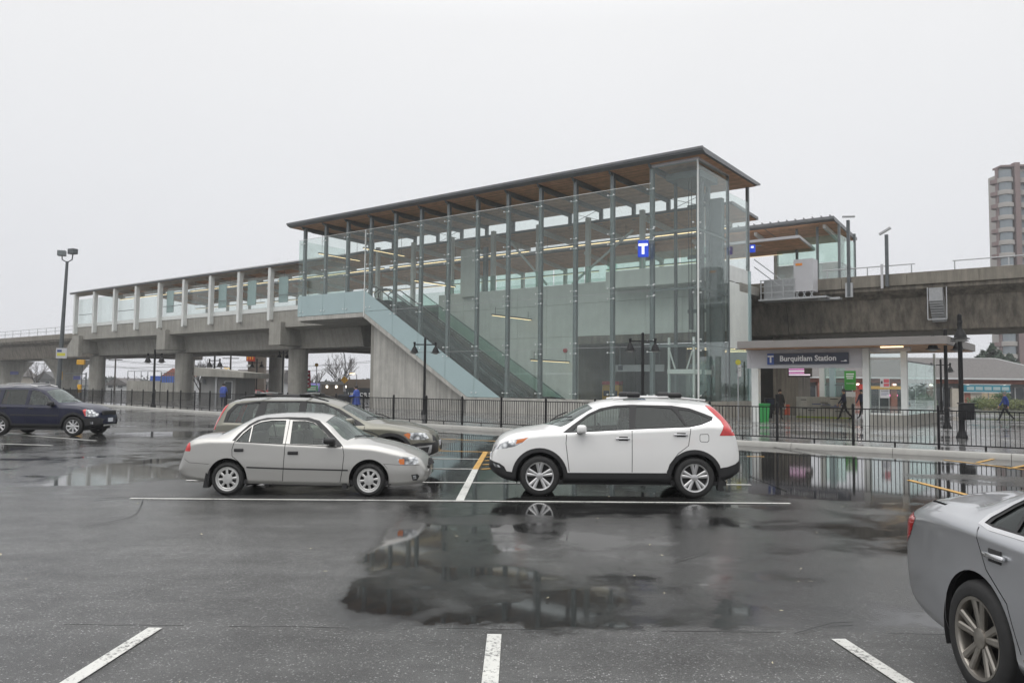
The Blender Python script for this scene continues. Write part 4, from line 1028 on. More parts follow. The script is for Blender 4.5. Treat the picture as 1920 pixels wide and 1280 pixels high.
def paintmat(name, col, metal, rough=.32, flake=0.0):
    m = mat(name, col, rough, metal=metal, coat=1.0, var=.03, vs_=.9)
    n, l = m.node_tree.nodes, m.node_tree.links; b = n['Principled BSDF']
    t = n.new('ShaderNodeTexCoord'); v = n.new('ShaderNodeTexVoronoi'); v.inputs['Scale'].default_value = 150; l.new(t.outputs['Object'], v.inputs['Vector'])
    r = n.new('ShaderNodeMapRange'); r.inputs['From Min'].default_value = .0; r.inputs['From Max'].default_value = .25; r.inputs['To Min'].default_value = 1; r.inputs['To Max'].default_value = 0; l.new(v.outputs['Distance'], r.inputs['Value'])
    bp = n.new('ShaderNodeBump'); bp.inputs['Strength'].default_value = .16; bp.inputs['Distance'].default_value = .004; l.new(r.outputs[0], bp.inputs['Height']); l.new(bp.outputs[0], b.inputs['Coat Normal'])
    return m
paintmat('paint_white', (.74, .74, .73), 0, .4); paintmat('paint_silver', (.445, .44, .42), .65, .33); paintmat('paint_beige', (.175, .17, .135), .6, .33)
paintmat('paint_navy', (.006, .008, .028), 0, .3); MATS['paint_navy'].node_tree.nodes['Principled BSDF'].inputs['Coat Weight'].default_value = .45; MATS['paint_navy'].node_tree.nodes['Principled BSDF'].inputs['Specular IOR Level'].default_value = .15; paintmat('paint_grey', (.46, .47, .49), .75, .30)
paintmat('paint_red', (.20, .012, .012), .0); paintmat('paint_black', (.012, .012, .014), .2)
mat('car_trim', (.018, .018, .019), .6); mat('black_plastic', (.016, .016, .017), .5, var=.15, vs_=8); mat('tyre', (.018, .018, .018), .75, var=.3, vs_=15, bump=.15, bs=60)
mat('seat', (.075, .072, .068), .8); mat('chrome', (.72, .72, .73), .12, metal=1); mat('alloy', (.52, .52, .52), .3, metal=.75); mat('alloy_dark', (.30, .28, .25), .32, metal=.8, var=.2, vs_=9); mat('cover_silver', (.50, .50, .49), .35, metal=.5, var=.15, vs_=9)
mat('red_lens', (.50, .016, .016), .12, coat=1, var=.25, vs_=18); mat('amber_lens', (.62, .16, .02), .12, coat=1); mat('plate', (.6, .62, .66), .5)
def lens():
    m = mat('lamp_lens', (.62, .64, .65), .08, metal=.35, coat=1); n, l = m.node_tree.nodes, m.node_tree.links; b = n['Principled BSDF']
    t = n.new('ShaderNodeTexCoord'); v = n.new('ShaderNodeTexVoronoi'); v.inputs['Scale'].default_value = 13; l.new(t.outputs['Object'], v.inputs['Vector'])
    r = n.new('ShaderNodeValToRGB'); r.color_ramp.elements[0].color = (.8, .82, .83, 1); r.color_ramp.elements[1].color = (.16, .17, .18, 1); r.color_ramp.elements[0].position = .25; r.color_ramp.elements[1].position = .75
    l.new(v.outputs['Distance'], r.inputs[0]); l.new(r.outputs[0], b.inputs['Base Color'])
    bp = n.new('ShaderNodeBump'); bp.inputs['Strength'].default_value = .5; bp.inputs['Distance'].default_value = .03; l.new(v.outputs['Distance'], bp.inputs['Height']); l.new(bp.outputs[0], b.inputs['Normal'])
lens()
GC = glass('car_glass', (.55, .62, .60), .04, (.3, .33, .33), 1.5, .005); GD = glass('car_glass_dark', (.10, .11, .115), .04, (.1, .1, .1), 1.5, .005); GW = glass('windscreen', (.52, .62, .58), .10, (.45, .52, .50), 1.55, .005)

def wheel_meshes(R, w, rr, style, rim_mat):
    "tyre and rim meshes around the y axis, outer face towards -y"
    h = w / 2
    ty = MB().lathe([(rr, -h + .02), (rr + .012, -h + .004), (R - .05, -h - .004), (R - .018, -h + .012), (R - .004, -h + .035), (R, 0), (R - .004, h - .035), (R - .02, h - .01), (rr, h)], (0, 0, 0), 'y', 48, False)
    hub = MB().lathe([(.001, -h + .09), (rr - .02, -h + .09), (rr - .02, h - .02), (.001, h - .02)], (0, 0, 0), 'y', 24, False)
    rm = MB().lathe([(rr - .018, -h + .09), (rr - .02, -h + .03), (rr - .012, -h + .012), (rr + .006, -h + .006), (rr + .008, -h + .02)], (0, 0, 0), 'y', 48, False)
    def spoke(a, r0, r1, w0, w1, y0, y1, th=.02):
        c, s_ = math.cos(a), math.sin(a); vv = []
        for r, ww, y in ((r0, w0, y0), (r1, w1, y1)):
            for k, yy in ((-1, y), (-.55, y - th * .45), (.55, y - th * .45), (1, y), (1, y + th), (-1, y + th)):
                t = k * ww / 2; vv.append((c * r - s_ * t, yy, s_ * r + c * t))
        rm.add(vv, [(i, (i + 1) % 6, 6 + (i + 1) % 6, 6 + i) for i in range(6)] + [(5, 4, 3, 2, 1, 0), (6, 7, 8, 9, 10, 11)])
    yf = -h + .018
    n = style[1]
    for k in range(n):
        a = 2 * math.pi * k / n + math.pi / 2
        if style[0] == 'v':
            for d in (-1, 1): spoke(a + d * .19, .05, rr - .012, .04, .062, yf + .015, yf + .004)
        elif style[0] == 'cover': spoke(a + .12, .06, rr - .03, .03, .052, yf + .0, yf + .012, .015); 
        elif style[0] == 'ten': 
            for d in (-1, 1): spoke(a + d * .2, .05, rr - .012, .04, .048, yf + .022, yf + .004)
        else: spoke(a, .05, rr - .012, .06, .062, yf + .012, yf + .004)
    if style[0] == 'cover': rm.lathe([(.09, yf + .01), (.085, yf - .008), (.03, yf - .012), (.001, yf - .012)], (0, 0, 0), 'y', 24, False); rm.lathe([(rr - .045, yf + .01), (rr - .03, yf - .002), (rr - .005, yf + .004)], (0, 0, 0), 'y', 48, False)
    else: rm.lathe([(.062, yf + .03), (.058, yf + .006), (.03, yf - .002), (.001, yf - .002)], (0, 0, 0), 'y', 20, False)
    return ty.mesh('tyre', MATS['tyre'], None, True), rm.mesh('rim', MATS[rim_mat], None, True), hub.mesh('wheel', MATS['car_trim'], None, True)
def add_wheels(root, sh, xw, R, w, rr, style, rim_mat, track, arch):
    ty, rm, hb = wheel_meshes(R, w, rr, style, rim_mat)
    for x in xw:
        for sd in (-1, 1):
            o = link('wheel', hb, root, (x, sd * track, R - .006), (0, 0, 0 if sd < 0 else math.pi)); link('tyre', ty, o); link('rim', rm, o)
            al = MB(); n = 18; ri = arch
            y1 = sh.yz(x, sh.u_of(x, R + arch))[0] - .012; y0 = .42
            for yy in (y1, y0):
                for k in range(n + 1):
                    t = math.pi * (-.12 + 1.24 * k / n); al.v.append((x + (ri + .008) * math.cos(t), sd * yy, R + (ri + .008) * math.sin(t)))
            for k in range(n): al.f.append((k, k + 1, n + 2 + k, n + 1 + k))
            al.f.append(tuple(range(n + 1, 2 * n + 2))); al.build('wheel_arch', 'car_trim', root, True)
def car_inside(root, xs_front, xs_rear, zseat, zs, half, x0, x1):
    t = MB().box(x0, x1, -half, half, .28, .34); t.build('cabin_floor', 'car_trim', root)
    for y in (-.37, .37):
        s = MB().rbox((xs_front + .2, y, zseat), (.5, .5, .2), .06).rbox((xs_front - .08, y, zseat + .34), (.16, .48, .62), .06).rbox((xs_front - .13, y, zseat + .76), (.1, .26, .18), .04); s.build('front_seat', 'seat', root, True)
    s = MB().rbox((xs_rear + .2, 0, zseat), (.5, 1.25, .2), .06).rbox((xs_rear - .08, 0, zseat + .33), (.16, 1.25, .58), .06)
    for y in (-.38, .38): s.rbox((xs_rear - .13, y, zseat + .70), (.1, .24, .16), .04)
    s.build('rear_seat', 'seat', root, True)
    MB().rbox((x1 - .22, 0, zs - .16), (.5, 1.35, .3), .06).build('dashboard', 'car_trim', root, True)
    w = MB(); n = 20; c = Vector((x1 - .55, .37, zs - .02)); 
    w.tube([c + Vector((.09 * math.sin(2 * math.pi * k / n), .18 * math.cos(2 * math.pi * k / n), .16 * math.sin(2 * math.pi * k / n))) for k in range(n + 1)], .014, 6); w.build('steering_wheel', 'car_trim', root, True)
    MB().box(x0, x1 + .9, -half - .12, half + .12, .20, .275).build('underbody', 'car_trim', root)
def mirror(root, sh, x, z, m, size=(.12, .19, .15)):
    for sd in (1, -1):
        y = sh.yz(x, sh.u_of(x, z - .06))[0]
        o = MB().rbox((x, sd * (y + .13), z), size, .045, 3).build('wing_mirror', m, root, True)
        MB().rbox((x + .02, sd * (y + .02), z - .06), (.10, .12, .05), .02).build('mirror_arm', 'black_plastic', o, True)
        box(x - size[0] / 2 - .002, x - size[0] / 2 + .004, sd * (y + .13) - .07, sd * (y + .13) + .07, z - .05, z + .05).build('mirror_glass', 'chrome', o)
def handle(root, sh, x, z, m, L=.2, h=.028):
    for sd in (1, -1):
        y = sh.yz(x, sh.u_of(x, z))[0]
        o = MB().rbox((x, sd * (y + .018), z), (L, .03, h), .012).build('door_handle', m, root, True)
        if m != 'black_plastic': MB().rbox((x - .01, sd * (y + .002), z), (L * .62, .008, h * 2.3), .003).build('handle_recess', 'black_plastic' if m == 'black_plastic' else 'car_trim', o, True)
def wiper(root, sh, x0, y0, x1, y1):
    def p(x, y): u = sh.u_of_y(x, abs(y)); q = sh.pt(x, u); return Vector((q.x + .012, y, q.z + .025))
    MB().tube([p(x0, y0), (p(x0, y0) + p(x1, y1)) / 2 + Vector((.01, 0, .015)), p(x1, y1)], .011, 6).build('wiper', 'black_plastic', root, True)
def veh(name, label, x, y, rz, group=None): return thing(name, label, 'car', None, (x, y, .006), rz, group)
def top_band(x0, x1, w0, w1, c0=.0, c1=.0):
    "a windscreen-like outline on the top surface; both edges bow forward (c) in the middle"
    n = 8; e = [(x0 + c0 * (1 - (k / n) ** 2), w0 * k / n) for k in range(n + 1)]; f = [(x1 + c1 * (1 - (k / n) ** 2), w1 * k / n) for k in range(n, -1, -1)]
    return e + f
SEAM = .011
# ---- white SUV -------------------------------------------------------------
def tr(pts, cx, sg, scl, gy, tilt=0, cxt=0): return [(sg * (px - cx) / scl, (gy + tilt * (px - cxt) - py) / scl) for px, py in pts]
def white_suv():
    t_ = lambda *p: tr(p, 1362, -1, 350, 692)
    o = veh('white_suv', 'white SUV with black lower cladding parked beside the long white line', 3.13, 14.52, math.pi + R_(-1.2))
    zt = t_((145, 470), (152, 425), (175, 382), (205, 347), (255, 321), (330, 302), (430, 286), (465, 280)) + [(1.69, 1.575), (1.46, 1.632), (1.15, 1.66), (.75, 1.668), (.32, 1.66), (-.11, 1.632), (-.366, 1.60), (-.43, 1.55), (-.566, 1.41), (-.709, 1.21), (-.765, .99), (-.81, .72)]
    zr = [(3.47, .60), (3.40, .80), (3.3, .92), (3.0, 1.055), (2.6, 1.105), (2.32, 1.13), (2.2, 1.165), (1.95, 1.325), (1.70, 1.475), (1.45, 1.555), (1.1, 1.595), (.75, 1.605), (.3, 1.595), (-.1, 1.565), (-.36, 1.53), (-.43, 1.48), (-.57, 1.34), (-.71, 1.14), (-.77, .93), (-.81, .68)]
    zs = [(3.48, .50), (3.40, .70), (3.3, .84), (3.0, .97), (2.6, 1.035), (2.177, 1.06), (1.077, 1.12), (.06, 1.18), (-.25, 1.215), (-.5, 1.20), (-.7, 1.06), (-.78, .82), (-.82, .6)]
    zb = [(3.485, .44), (3.40, .37), (3.2, .27), (3.0, .24), (-.3, .25), (-.6, .33), (-.80, .44)]
    W = [(3.49, .50), (3.475, .60), (3.42, .70), (3.28, .80), (3.0, .875), (2.6, .905), (1.2, .915), (0, .915), (-.4, .895), (-.62, .85), (-.76, .77), (-.81, .68), (-.83, .55)]
    Wr = [(3.49, .40), (3.42, .58), (3.2, .70), (2.6, .79), (2.2, .765), (1.7, .66), (1.1, .635), (0, .63), (-.36, .60), (-.7, .63), (-.8, .56), (-.83, .45)]
    sh = Shell(zb, zs, zr, zt, W, Wr)
    R = .342; fx = 2.62
    P = []
    S = lambda nm, m, of, *p, sm=0: P.append((nm, m, of, 'side', smooth_poly(t_(*p), sm) if sm else t_(*p)))
    S('door', 'paint_white', 0, (608, 322), (600, 380), (620, 548), (992, 545), (992, 290), (985, 150), (840, 160), (700, 225))
    S('door', 'paint_white', 0, (992, 545), (1195, 545), (1215, 495), (1265, 430), (1325, 385), (1340, 285), (1262, 150), (992, 150))
    P.append(('cladding', 'black_plastic', -.006, 'side', [(3.2, .1), (3.2, .28), (2.9, .395), (-.3, .42), (-.5, .30), (-.5, .1)]))
    S('bumper', 'black_plastic', -.008, (140, 488), (205, 505), (232, 522), (248, 550), (300, 556), (310, 640), (140, 640))
    S('bumper', 'black_plastic', -.006, (1490, 518), (1560, 508), (1610, 492), (1660, 455), (1660, 650), (1490, 650))
    for x in (0, fx): P.append(('arch_trim', 'black_plastic', -.008, 'side', circ(x, R - .005, .475)))
    S('pillar_trim', 'car_trim', .001, (575, 322), (640, 272), (735, 205), (810, 170), (900, 152), (1000, 147), (1240, 150), (1345, 165), (1430, 195), (1482, 216), (1470, 240), (1400, 268), (1335, 283), (1000, 300), (700, 318))
    S('side_window', GC, .010, (640, 306), (690, 252), (745, 212), (810, 184), (880, 167), (984, 160), (976, 293), (720, 306))
    S('side_window', GD, .010, (1028, 160), (1100, 159), (1236, 168), (1262, 195), (1312, 272), (1010, 292))
    S('side_window', GD, .008, (1276, 174), (1340, 179), (1415, 204), (1452, 222), (1436, 240), (1380, 260), (1326, 270))
    P.append(('chrome_strip', 'chrome', -.004, 'side', strip(t_((578, 323), (720, 316), (1000, 298), (1335, 281), (1405, 266), (1474, 239), (1484, 217)), .016)))
    for q in (((604, 325), (600, 380), (620, 546)), ((992, 298), (992, 545)), ((1340, 284), (1325, 385), (1265, 430), (1215, 495), (1197, 545))): P.append(('door_gap', 'car_trim', .012, 'side', strip(t_(*q), SEAM)))
    fl = t_((1395, 316), (1440, 314), (1447, 325), (1447, 355), (1436, 364), (1398, 362), (1391, 352), (1391, 325)); P.append(('fuel_flap_gap', 'car_trim', .006, 'side', fl)); cxm = sum(p[0] for p in fl) / 8; czm = sum(p[1] for p in fl) / 8
    P.append(('fuel_flap', 'paint_white', 0, 'side', [(cxm + (x - cxm) * .9, czm + (z - czm) * .88) for x, z in fl]))
    S('headlamp', 'lamp_lens', .002, (182, 424), (205, 392), (240, 374), (300, 361), (376, 347), (340, 378), (295, 402), (245, 414))
    S('indicator_lens', 'amber_lens', .001, (310, 362), (376, 347), (345, 374), (300, 388))
    S('grille', 'chrome', .0, (150, 432), (176, 388), (200, 380), (182, 424), (158, 445))
    S('grille', 'car_trim', .004, (152, 428), (165, 402), (192, 396), (184, 406), (160, 420))
    S('tail_lamp', 'red_lens', -.004, (1463, 142), (1500, 148), (1545, 172), (1584, 208), (1614, 268), (1622, 324), (1510, 324), (1528, 290), (1538, 268), (1528, 240), (1496, 206), (1470, 178), (1448, 150))
    S('reverse_lamp', 'lamp_lens', -.006, (1592, 283), (1618, 280), (1620, 300), (1586, 303))
    S('fog_lamp', 'lamp_lens', -.010, (165, 505), (200, 515), (215, 530), (180, 528))
    for x in (0, fx): P.append(('arch_opening', None, 0, 'side', circ(x, R - .005, .405)))
    P.append(('windscreen', GW, .006, 'top', top_band(2.26, 1.70, .70, .60, .28, .06)))
    P.append(('rear_window', GD, .006, 'top', top_band(-.68, -.46, .56, .52, -.02, -.02)))
    P.append(('sunroof', GD, .002, 'top', [(1.15, 0), (1.15, .42), (.75, .42), (.75, 0)]))
    build_car(o, sh, P, 'paint_white', None)
    add_wheels(o, sh, (0, fx), R, .225, .232, ('v', 5), 'alloy', .785, .405)
    car_inside(o, 1.15, .25, .62, 1.08, .7, -.55, 2.05)
    mirror(o, sh, t_((690, 0))[0][0], t_((0, 292))[0][1], 'paint_white', (.16, .20, .14)); handle(o, sh, t_((937, 0))[0][0], .985, 'chrome', .24, .03); handle(o, sh, t_((1279, 0))[0][0], 1.06, 'chrome', .24, .03)
    wiper(o, sh, 2.36, .15, 2.05, .55); wiper(o, sh, 2.40, -.45, 2.12, .0)
    for sd in (1, -1):
        MB().tube([(1.35, sd * .60, 1.645), (1.0, sd * .595, 1.685), (.3, sd * .59, 1.69), (-.25, sd * .57, 1.64)], .016, 8).build('roof_rail', 'alloy', o, True)
        for x in (1.02, .30): MB().rbox((x - .02, sd * .59, 1.722), (.25, .09, .10), .045).build('rack_foot', 'black_plastic', o, True)
    MB().tube([(-.2, .2, 1.64), (-.36, .2, 1.80)], .006, 5).build('aerial', 'rubber', o)
    for sd in (1, -1): MB().prism([(-.50, .12), (-.40, .12), (-.39, .34), (-.47, .34)], sd * .70, sd * .86).build('mud_flap', 'black_plastic', o)
    box(3.485, 3.50, -.16, .16, .52, .66).build('number_plate', 'plate', o)
white_suv()
# ---- silver sedan ----------------------------------------------------------
def silver_sedan():
    t_ = lambda *p: tr(p, 402, 1, 347, 672, .021, 402)
    o = veh('silver_sedan', 'pale silver four-door sedan parked beside the long white line', -4.70, 14.15, R_(.3)); o.scale = (.95, .96, .97)
    zt = t_((82, 480), (92, 458), (118, 415), (124, 380), (140, 346), (152, 328), (175, 318), (310, 305), (345, 287), (410, 252), (480, 221), (530, 206), (600, 198), (700, 193), (800, 193), (900, 199), (975, 212), (1245, 357), (1330, 376), (1420, 399), (1500, 427), (1560, 456), (1592, 488), (1608, 525))
    zr = [(x, z - .03) for x, z in t_((84, 485), (120, 420), (140, 365), (160, 345), (310, 322), (370, 300))] + [(x, z - .055) for x, z in t_((470, 232), (530, 210), (600, 200), (700, 195), (800, 195), (880, 202), (945, 222))] + t_((1000, 272), (1050, 322), (1090, 358), (1140, 378), (1250, 390), (1400, 425), (1500, 455), (1560, 485), (1600, 535))
    zs = t_((84, 520), (120, 440), (145, 380), (200, 356), (300, 346), (440, 348), (740, 370), (1080, 388), (1250, 400), (1400, 432), (1500, 460), (1560, 492), (1605, 555))
    zb = t_((82, 530), (110, 556), (170, 575), (260, 588), (520, 602), (1100, 622), (1380, 628), (1560, 620), (1600, 600), (1612, 580))
    W = [(-.93, .56), (-.915, .66), (-.87, .735), (-.7, .80), (-.4, .83), (0, .848), (1.2, .85), (2.2, .85), (2.6, .835), (2.95, .80), (3.2, .755), (3.36, .69), (3.44, .61), (3.475, .50)]
    Wr = [(-.93, .46), (-.86, .64), (-.6, .74), (-.27, .73), (0, .64), (.3, .555), (.8, .545), (1.4, .55), (1.6, .575), (1.95, .67), (2.2, .755), (2.6, .755), (3.0, .71), (3.3, .62), (3.44, .50), (3.475, .38)]
    sh = Shell(zb, zs, zr, zt, W, Wr, belt=.95)
    R = .288; fx = 2.465; P = []
    S = lambda nm, m, of, *p: P.append((nm, m, of, 'side', t_(*p)))
    S('door', 'paint_silver', 0, (440, 352), (428, 400), (430, 440), (470, 472), (505, 512), (525, 582), (738, 590), (748, 372), (740, 210), (600, 212), (500, 262))
    S('door', 'paint_silver', 0, (738, 590), (748, 372), (740, 210), (860, 212), (960, 252), (1098, 390), (1106, 440), (1098, 530), (1085, 602))
    S('pillar_trim', 'car_trim', .002, (424, 350), (448, 312), (500, 258), (545, 232), (600, 219), (740, 216), (860, 220), (930, 240), (985, 285), (1098, 390), (1060, 390), (960, 295), (905, 252), (850, 238), (770, 234), (735, 229), (640, 229), (572, 238), (522, 262), (476, 302), (446, 350))
    S('side_window', GC, .012, (530, 262), (572, 244), (640, 234), (728, 236), (732, 370), (533, 358))
    S('side_window', GC, .012, (448, 352), (480, 308), (523, 268), (526, 357))
    S('side_window', GC, .012, (768, 240), (845, 240), (900, 252), (945, 282), (1055, 386), (775, 372))
    P.append(('window_seal', 'car_trim', -.003, 'side', strip(t_((440, 354), (740, 374), (1085, 393)), .014)))
    P.append(('rub_strip', 'car_trim', -.012, 'side', strip(t_((520, 506), (750, 517), (1132, 531)), .022)))
    for q in (((440, 355), (428, 400), (430, 440), (470, 472), (505, 512), (525, 582)), ((750, 230), (748, 372), (738, 590)), ((1096, 390), (1106, 440), (1098, 530), (1085, 602)), ((130, 450), (165, 475), (290, 485)), ((1345, 497), (1440, 505), (1560, 510)), ((1345, 497), (1370, 525))):
        P.append(('door_gap', 'car_trim', .012, 'side', strip(t_(*q), SEAM if q[0][0] not in (130, 1345) else .006)))
    S('headlamp', 'lamp_lens', .002, (1428, 466), (1450, 459), (1530, 462), (1545, 470), (1554, 494), (1530, 508), (1446, 504), (1432, 488))
    S('indicator_lens', 'amber_lens', .001, (1436, 470), (1468, 470), (1470, 502), (1446, 503), (1436, 488))
    S('tail_lamp', 'red_lens', -.003, (132, 362), (150, 357), (168, 372), (173, 392), (170, 409), (118, 409), (122, 385))
    S('indicator_lens', 'amber_lens', -.004, (126, 376), (142, 374), (142, 396), (122, 396))
    S('grille', 'car_trim', .004, (1560, 470), (1582, 462), (1596, 490), (1600, 505), (1582, 498))
    S('fog_lamp', 'car_trim', .01, (1512, 566), (1548, 562), (1560, 575), (1548, 600), (1520, 600)); S('fog_lamp_glass', 'lamp_lens', .008, (1520, 572), (1540, 570), (1542, 590), (1524, 592))
    for x in (0, fx): P.append(('arch_opening', None, 0, 'side', circ(x, R + .005, .345)))
    P.append(('windscreen', GW, .006, 'top', top_band(2.05, 1.63, .64, .53, .36, .06)))
    P.append(('rear_window', GW, .006, 'top', top_band(-.20, .28, .58, .50, -.05, -.02)))
    build_car(o, sh, P, 'paint_silver', None)
    add_wheels(o, sh, (0, fx), R, .19, .198, ('cover', 8), 'cover_silver', .728, .345)
    car_inside(o, 1.15, .3, .42, .88, .66, -.2, 1.95)
    mirror(o, sh, t_((1025, 0))[0][0], .95, 'black_plastic', (.2, .16, .11)); handle(o, sh, t_((470, 0))[0][0], .775, 'black_plastic', .16, .055); handle(o, sh, t_((797, 0))[0][0], .735, 'black_plastic', .18, .06)
    wiper(o, sh, 2.40, -.1, 2.15, -.55); wiper(o, sh, 2.42, .45, 2.2, .0)
    for x in (-.42, 1.99 + .0): 
        for sd in (1, -1): MB().prism([(x, .13), (x + .09, .13), (x + .12, .42), (x + .05, .42)], sd * .66, sd * .82).build('mud_flap', 'black_plastic', o)
    MB().tube([(-.8, -.45, .26), (-.45, -.45, .25)], .03, 8).build('exhaust', 'car_trim', o, True)
    box(3.462, 3.478, -.16, .16, .36, .5).build('number_plate', 'plate', o); box(-.945, -.93, -.16, .16, .5, .62).build('number_plate', 'plate', o)
silver_sedan()
# ---- beige estate ----------------------------------------------------------
def estate():
    o = veh('beige_estate', 'grey-beige estate car with black roof rails behind the silver sedan', -5.60, 18.55, R_(-1.0)); o.scale = (1.06, 1.02, 1.0)
    fx = 2.81; R = .345
    zt = [(-1.0, .62), (-.98, .85), (-.95, 1.0), (-.88, 1.18), (-.74, 1.42), (-.64, 1.50), (-.3, 1.545), (.3, 1.57), (.9, 1.575), (1.3, 1.55), (1.6, 1.49), (1.75, 1.44), (2.62, 1.08), (2.95, 1.035), (3.3, .965), (3.55, .88), (3.68, .78), (3.74, .62)]
    zr = [(-1.0, .56), (-.95, .92), (-.86, 1.14), (-.74, 1.36), (-.6, 1.44), (-.3, 1.485), (.3, 1.505), (.9, 1.505), (1.3, 1.475), (1.6, 1.40), (1.9, 1.24), (2.2, 1.075), (2.35, 1.03), (2.7, 1.005), (3.2, .925), (3.5, .83), (3.68, .70), (3.74, .55)]
    zs = [(-1.0, .50), (-.95, .8), (-.85, .95), (-.5, .99), (.5, .965), (2.0, .935), (2.6, .93), (3.2, .85), (3.5, .75), (3.68, .6), (3.74, .48)]
    zb = [(-1.0, .40), (-.8, .32), (-.4, .27), (3.1, .27), (3.5, .30), (3.7, .36), (3.74, .38)]
    W = [(-1.01, .55), (-.99, .66), (-.92, .75), (-.7, .85), (-.3, .90), (0, .925), (1.2, .925), (2.8, .925), (3.1, .89), (3.4, .80), (3.6, .68), (3.70, .56), (3.74, .42)]
    Wr = [(-1.01, .45), (-.9, .60), (-.6, .62), (0, .62), (1.0, .62), (1.6, .64), (2.1, .74), (2.35, .78), (2.8, .77), (3.2, .68), (3.5, .58), (3.7, .42), (3.74, .32)]
    sh = Shell(zb, zs, zr, zt, W, Wr); P = []
    A_ = lambda nm, m, of, *p: P.append((nm, m, of, 'side', list(p)))
    A_('door', 'paint_beige', 0, (.95, .4), (.95, 1.5), (1.6, 1.42), (2.25, .95), (2.22, .4)); A_('door', 'paint_beige', 0, (.95, .4), (.95, 1.5), (.0, 1.5), (-.05, .95), (.15, .8), (.35, .6), (.42, .4))
    P.append(('cladding', 'black_plastic', -.006, 'side', [(-.6, .1), (-.6, .38), (3.1, .38), (3.3, .1)]))
    A_('bumper', 'black_plastic', -.008, (3.10, .2), (3.12, .55), (3.4, .60), (3.8, .60), (3.8, .2)); A_('bumper', 'black_plastic', -.008, (-1.1, .2), (-1.1, .52), (-.6, .50), (-.4, .2))
    for x in (0, fx): P.append(('arch_trim', 'black_plastic', -.008, 'side', circ(x, R, .475)))
    A_('pillar_trim', 'car_trim', .001, (-.70, 1.0), (-.66, 1.24), (-.5, 1.42), (0, 1.475), (.9, 1.49), (1.35, 1.45), (1.7, 1.32), (2.28, .97), (1.9, .955), (.5, .975))
    A_('side_window', GC, .010, (-.62, 1.03), (-.58, 1.22), (-.45, 1.38), (.02, 1.445), (-.08, 1.01)); A_('side_window', GC, .010, (.14, 1.005), (.16, 1.455), (.85, 1.465), (.86, .99)); A_('side_window', GC, .010, (1.0, .985), (1.0, 1.465), (1.35, 1.425), (1.65, 1.30), (2.08, 1.02), (2.05, .965))
    for q in (((.95, .98), (.95, .4)), ((2.27, .95), (2.22, .4)), ((-.05, .98), (.15, .8), (.35, .6), (.42, .4))): P.append(('door_gap', 'car_trim', .012, 'side', strip(list(q), SEAM)))
    A_('headlamp', 'lamp_lens', .002, (3.08, .78), (3.16, .82), (3.36, .83), (3.52, .80), (3.58, .70), (3.50, .665), (3.24, .67)); A_('indicator_lens', 'amber_lens', .001, (3.08, .78), (3.16, .82), (3.22, .80), (3.2, .68))
    A_('tail_lamp', 'red_lens', -.003, (-1.0, .84), (-.93, 1.08), (-.84, 1.28), (-.72, 1.42), (-.66, 1.40), (-.78, 1.15), (-.86, .95), (-.88, .84))
    A_('grille', 'car_trim', .004, (3.62, .80), (3.69, .78), (3.75, .62), (3.66, .62)); A_('fog_surround', 'alloy', -.012, (3.34, .52), (3.64, .55), (3.62, .38), (3.56, .33), (3.44, .35)); A_('fog_lamp', 'car_trim', -.01, (3.38, .49), (3.59, .51), (3.56, .39), (3.46, .38))
    for x in (0, fx): P.append(('arch_opening', None, 0, 'side', circ(x, R, .40)))
    P.append(('windscreen', GW, .006, 'top', top_band(2.25, 1.72, .72, .60, .30, .06))); P.append(('rear_window', GD, .006, 'top', top_band(-.86, -.70, .55, .52, -.02, -.02)))
    build_car(o, sh, P, 'paint_beige', None)
    add_wheels(o, sh, (0, fx), R, .225, .22, ('s', 7), 'alloy', .80, .40)
    car_inside(o, 1.3, .35, .52, .95, .7, -.6, 2.15)
    mirror(o, sh, 1.98, 1.06, 'paint_beige', (.17, .2, .14)); handle(o, sh, 1.15, .86, 'paint_beige', .22, .035); handle(o, sh, .2, .87, 'paint_beige', .22, .035)
    wiper(o, sh, 2.55, -.1, 2.25, -.6); wiper(o, sh, 2.57, .5, 2.3, .05)
    for sd in (1, -1):
        MB().tube([(-.45, sd * .60, 1.52), (-.3, sd * .60, 1.575), (.3, sd * .60, 1.60), (1.1, sd * .60, 1.585), (1.45, sd * .62, 1.49)], [.02, .024, .024, .024, .015], 8).build('roof_rail', 'black_plastic', o, True)
    for x in (.0, .95):
        c = MB().tube([(x, -.62, 1.635), (x, 0, 1.65), (x, .62, 1.635)], .022, 8).build('roof_bar', 'alloy', o, True)
        for sd in (1, -1): MB().rbox((x, sd * .62, 1.625), (.24, .09, .05), .02).build('rack_foot', 'black_plastic', c, True)
    box(3.735, 3.75, -.16, .16, .5, .62).build('number_plate', 'plate', o)
estate()
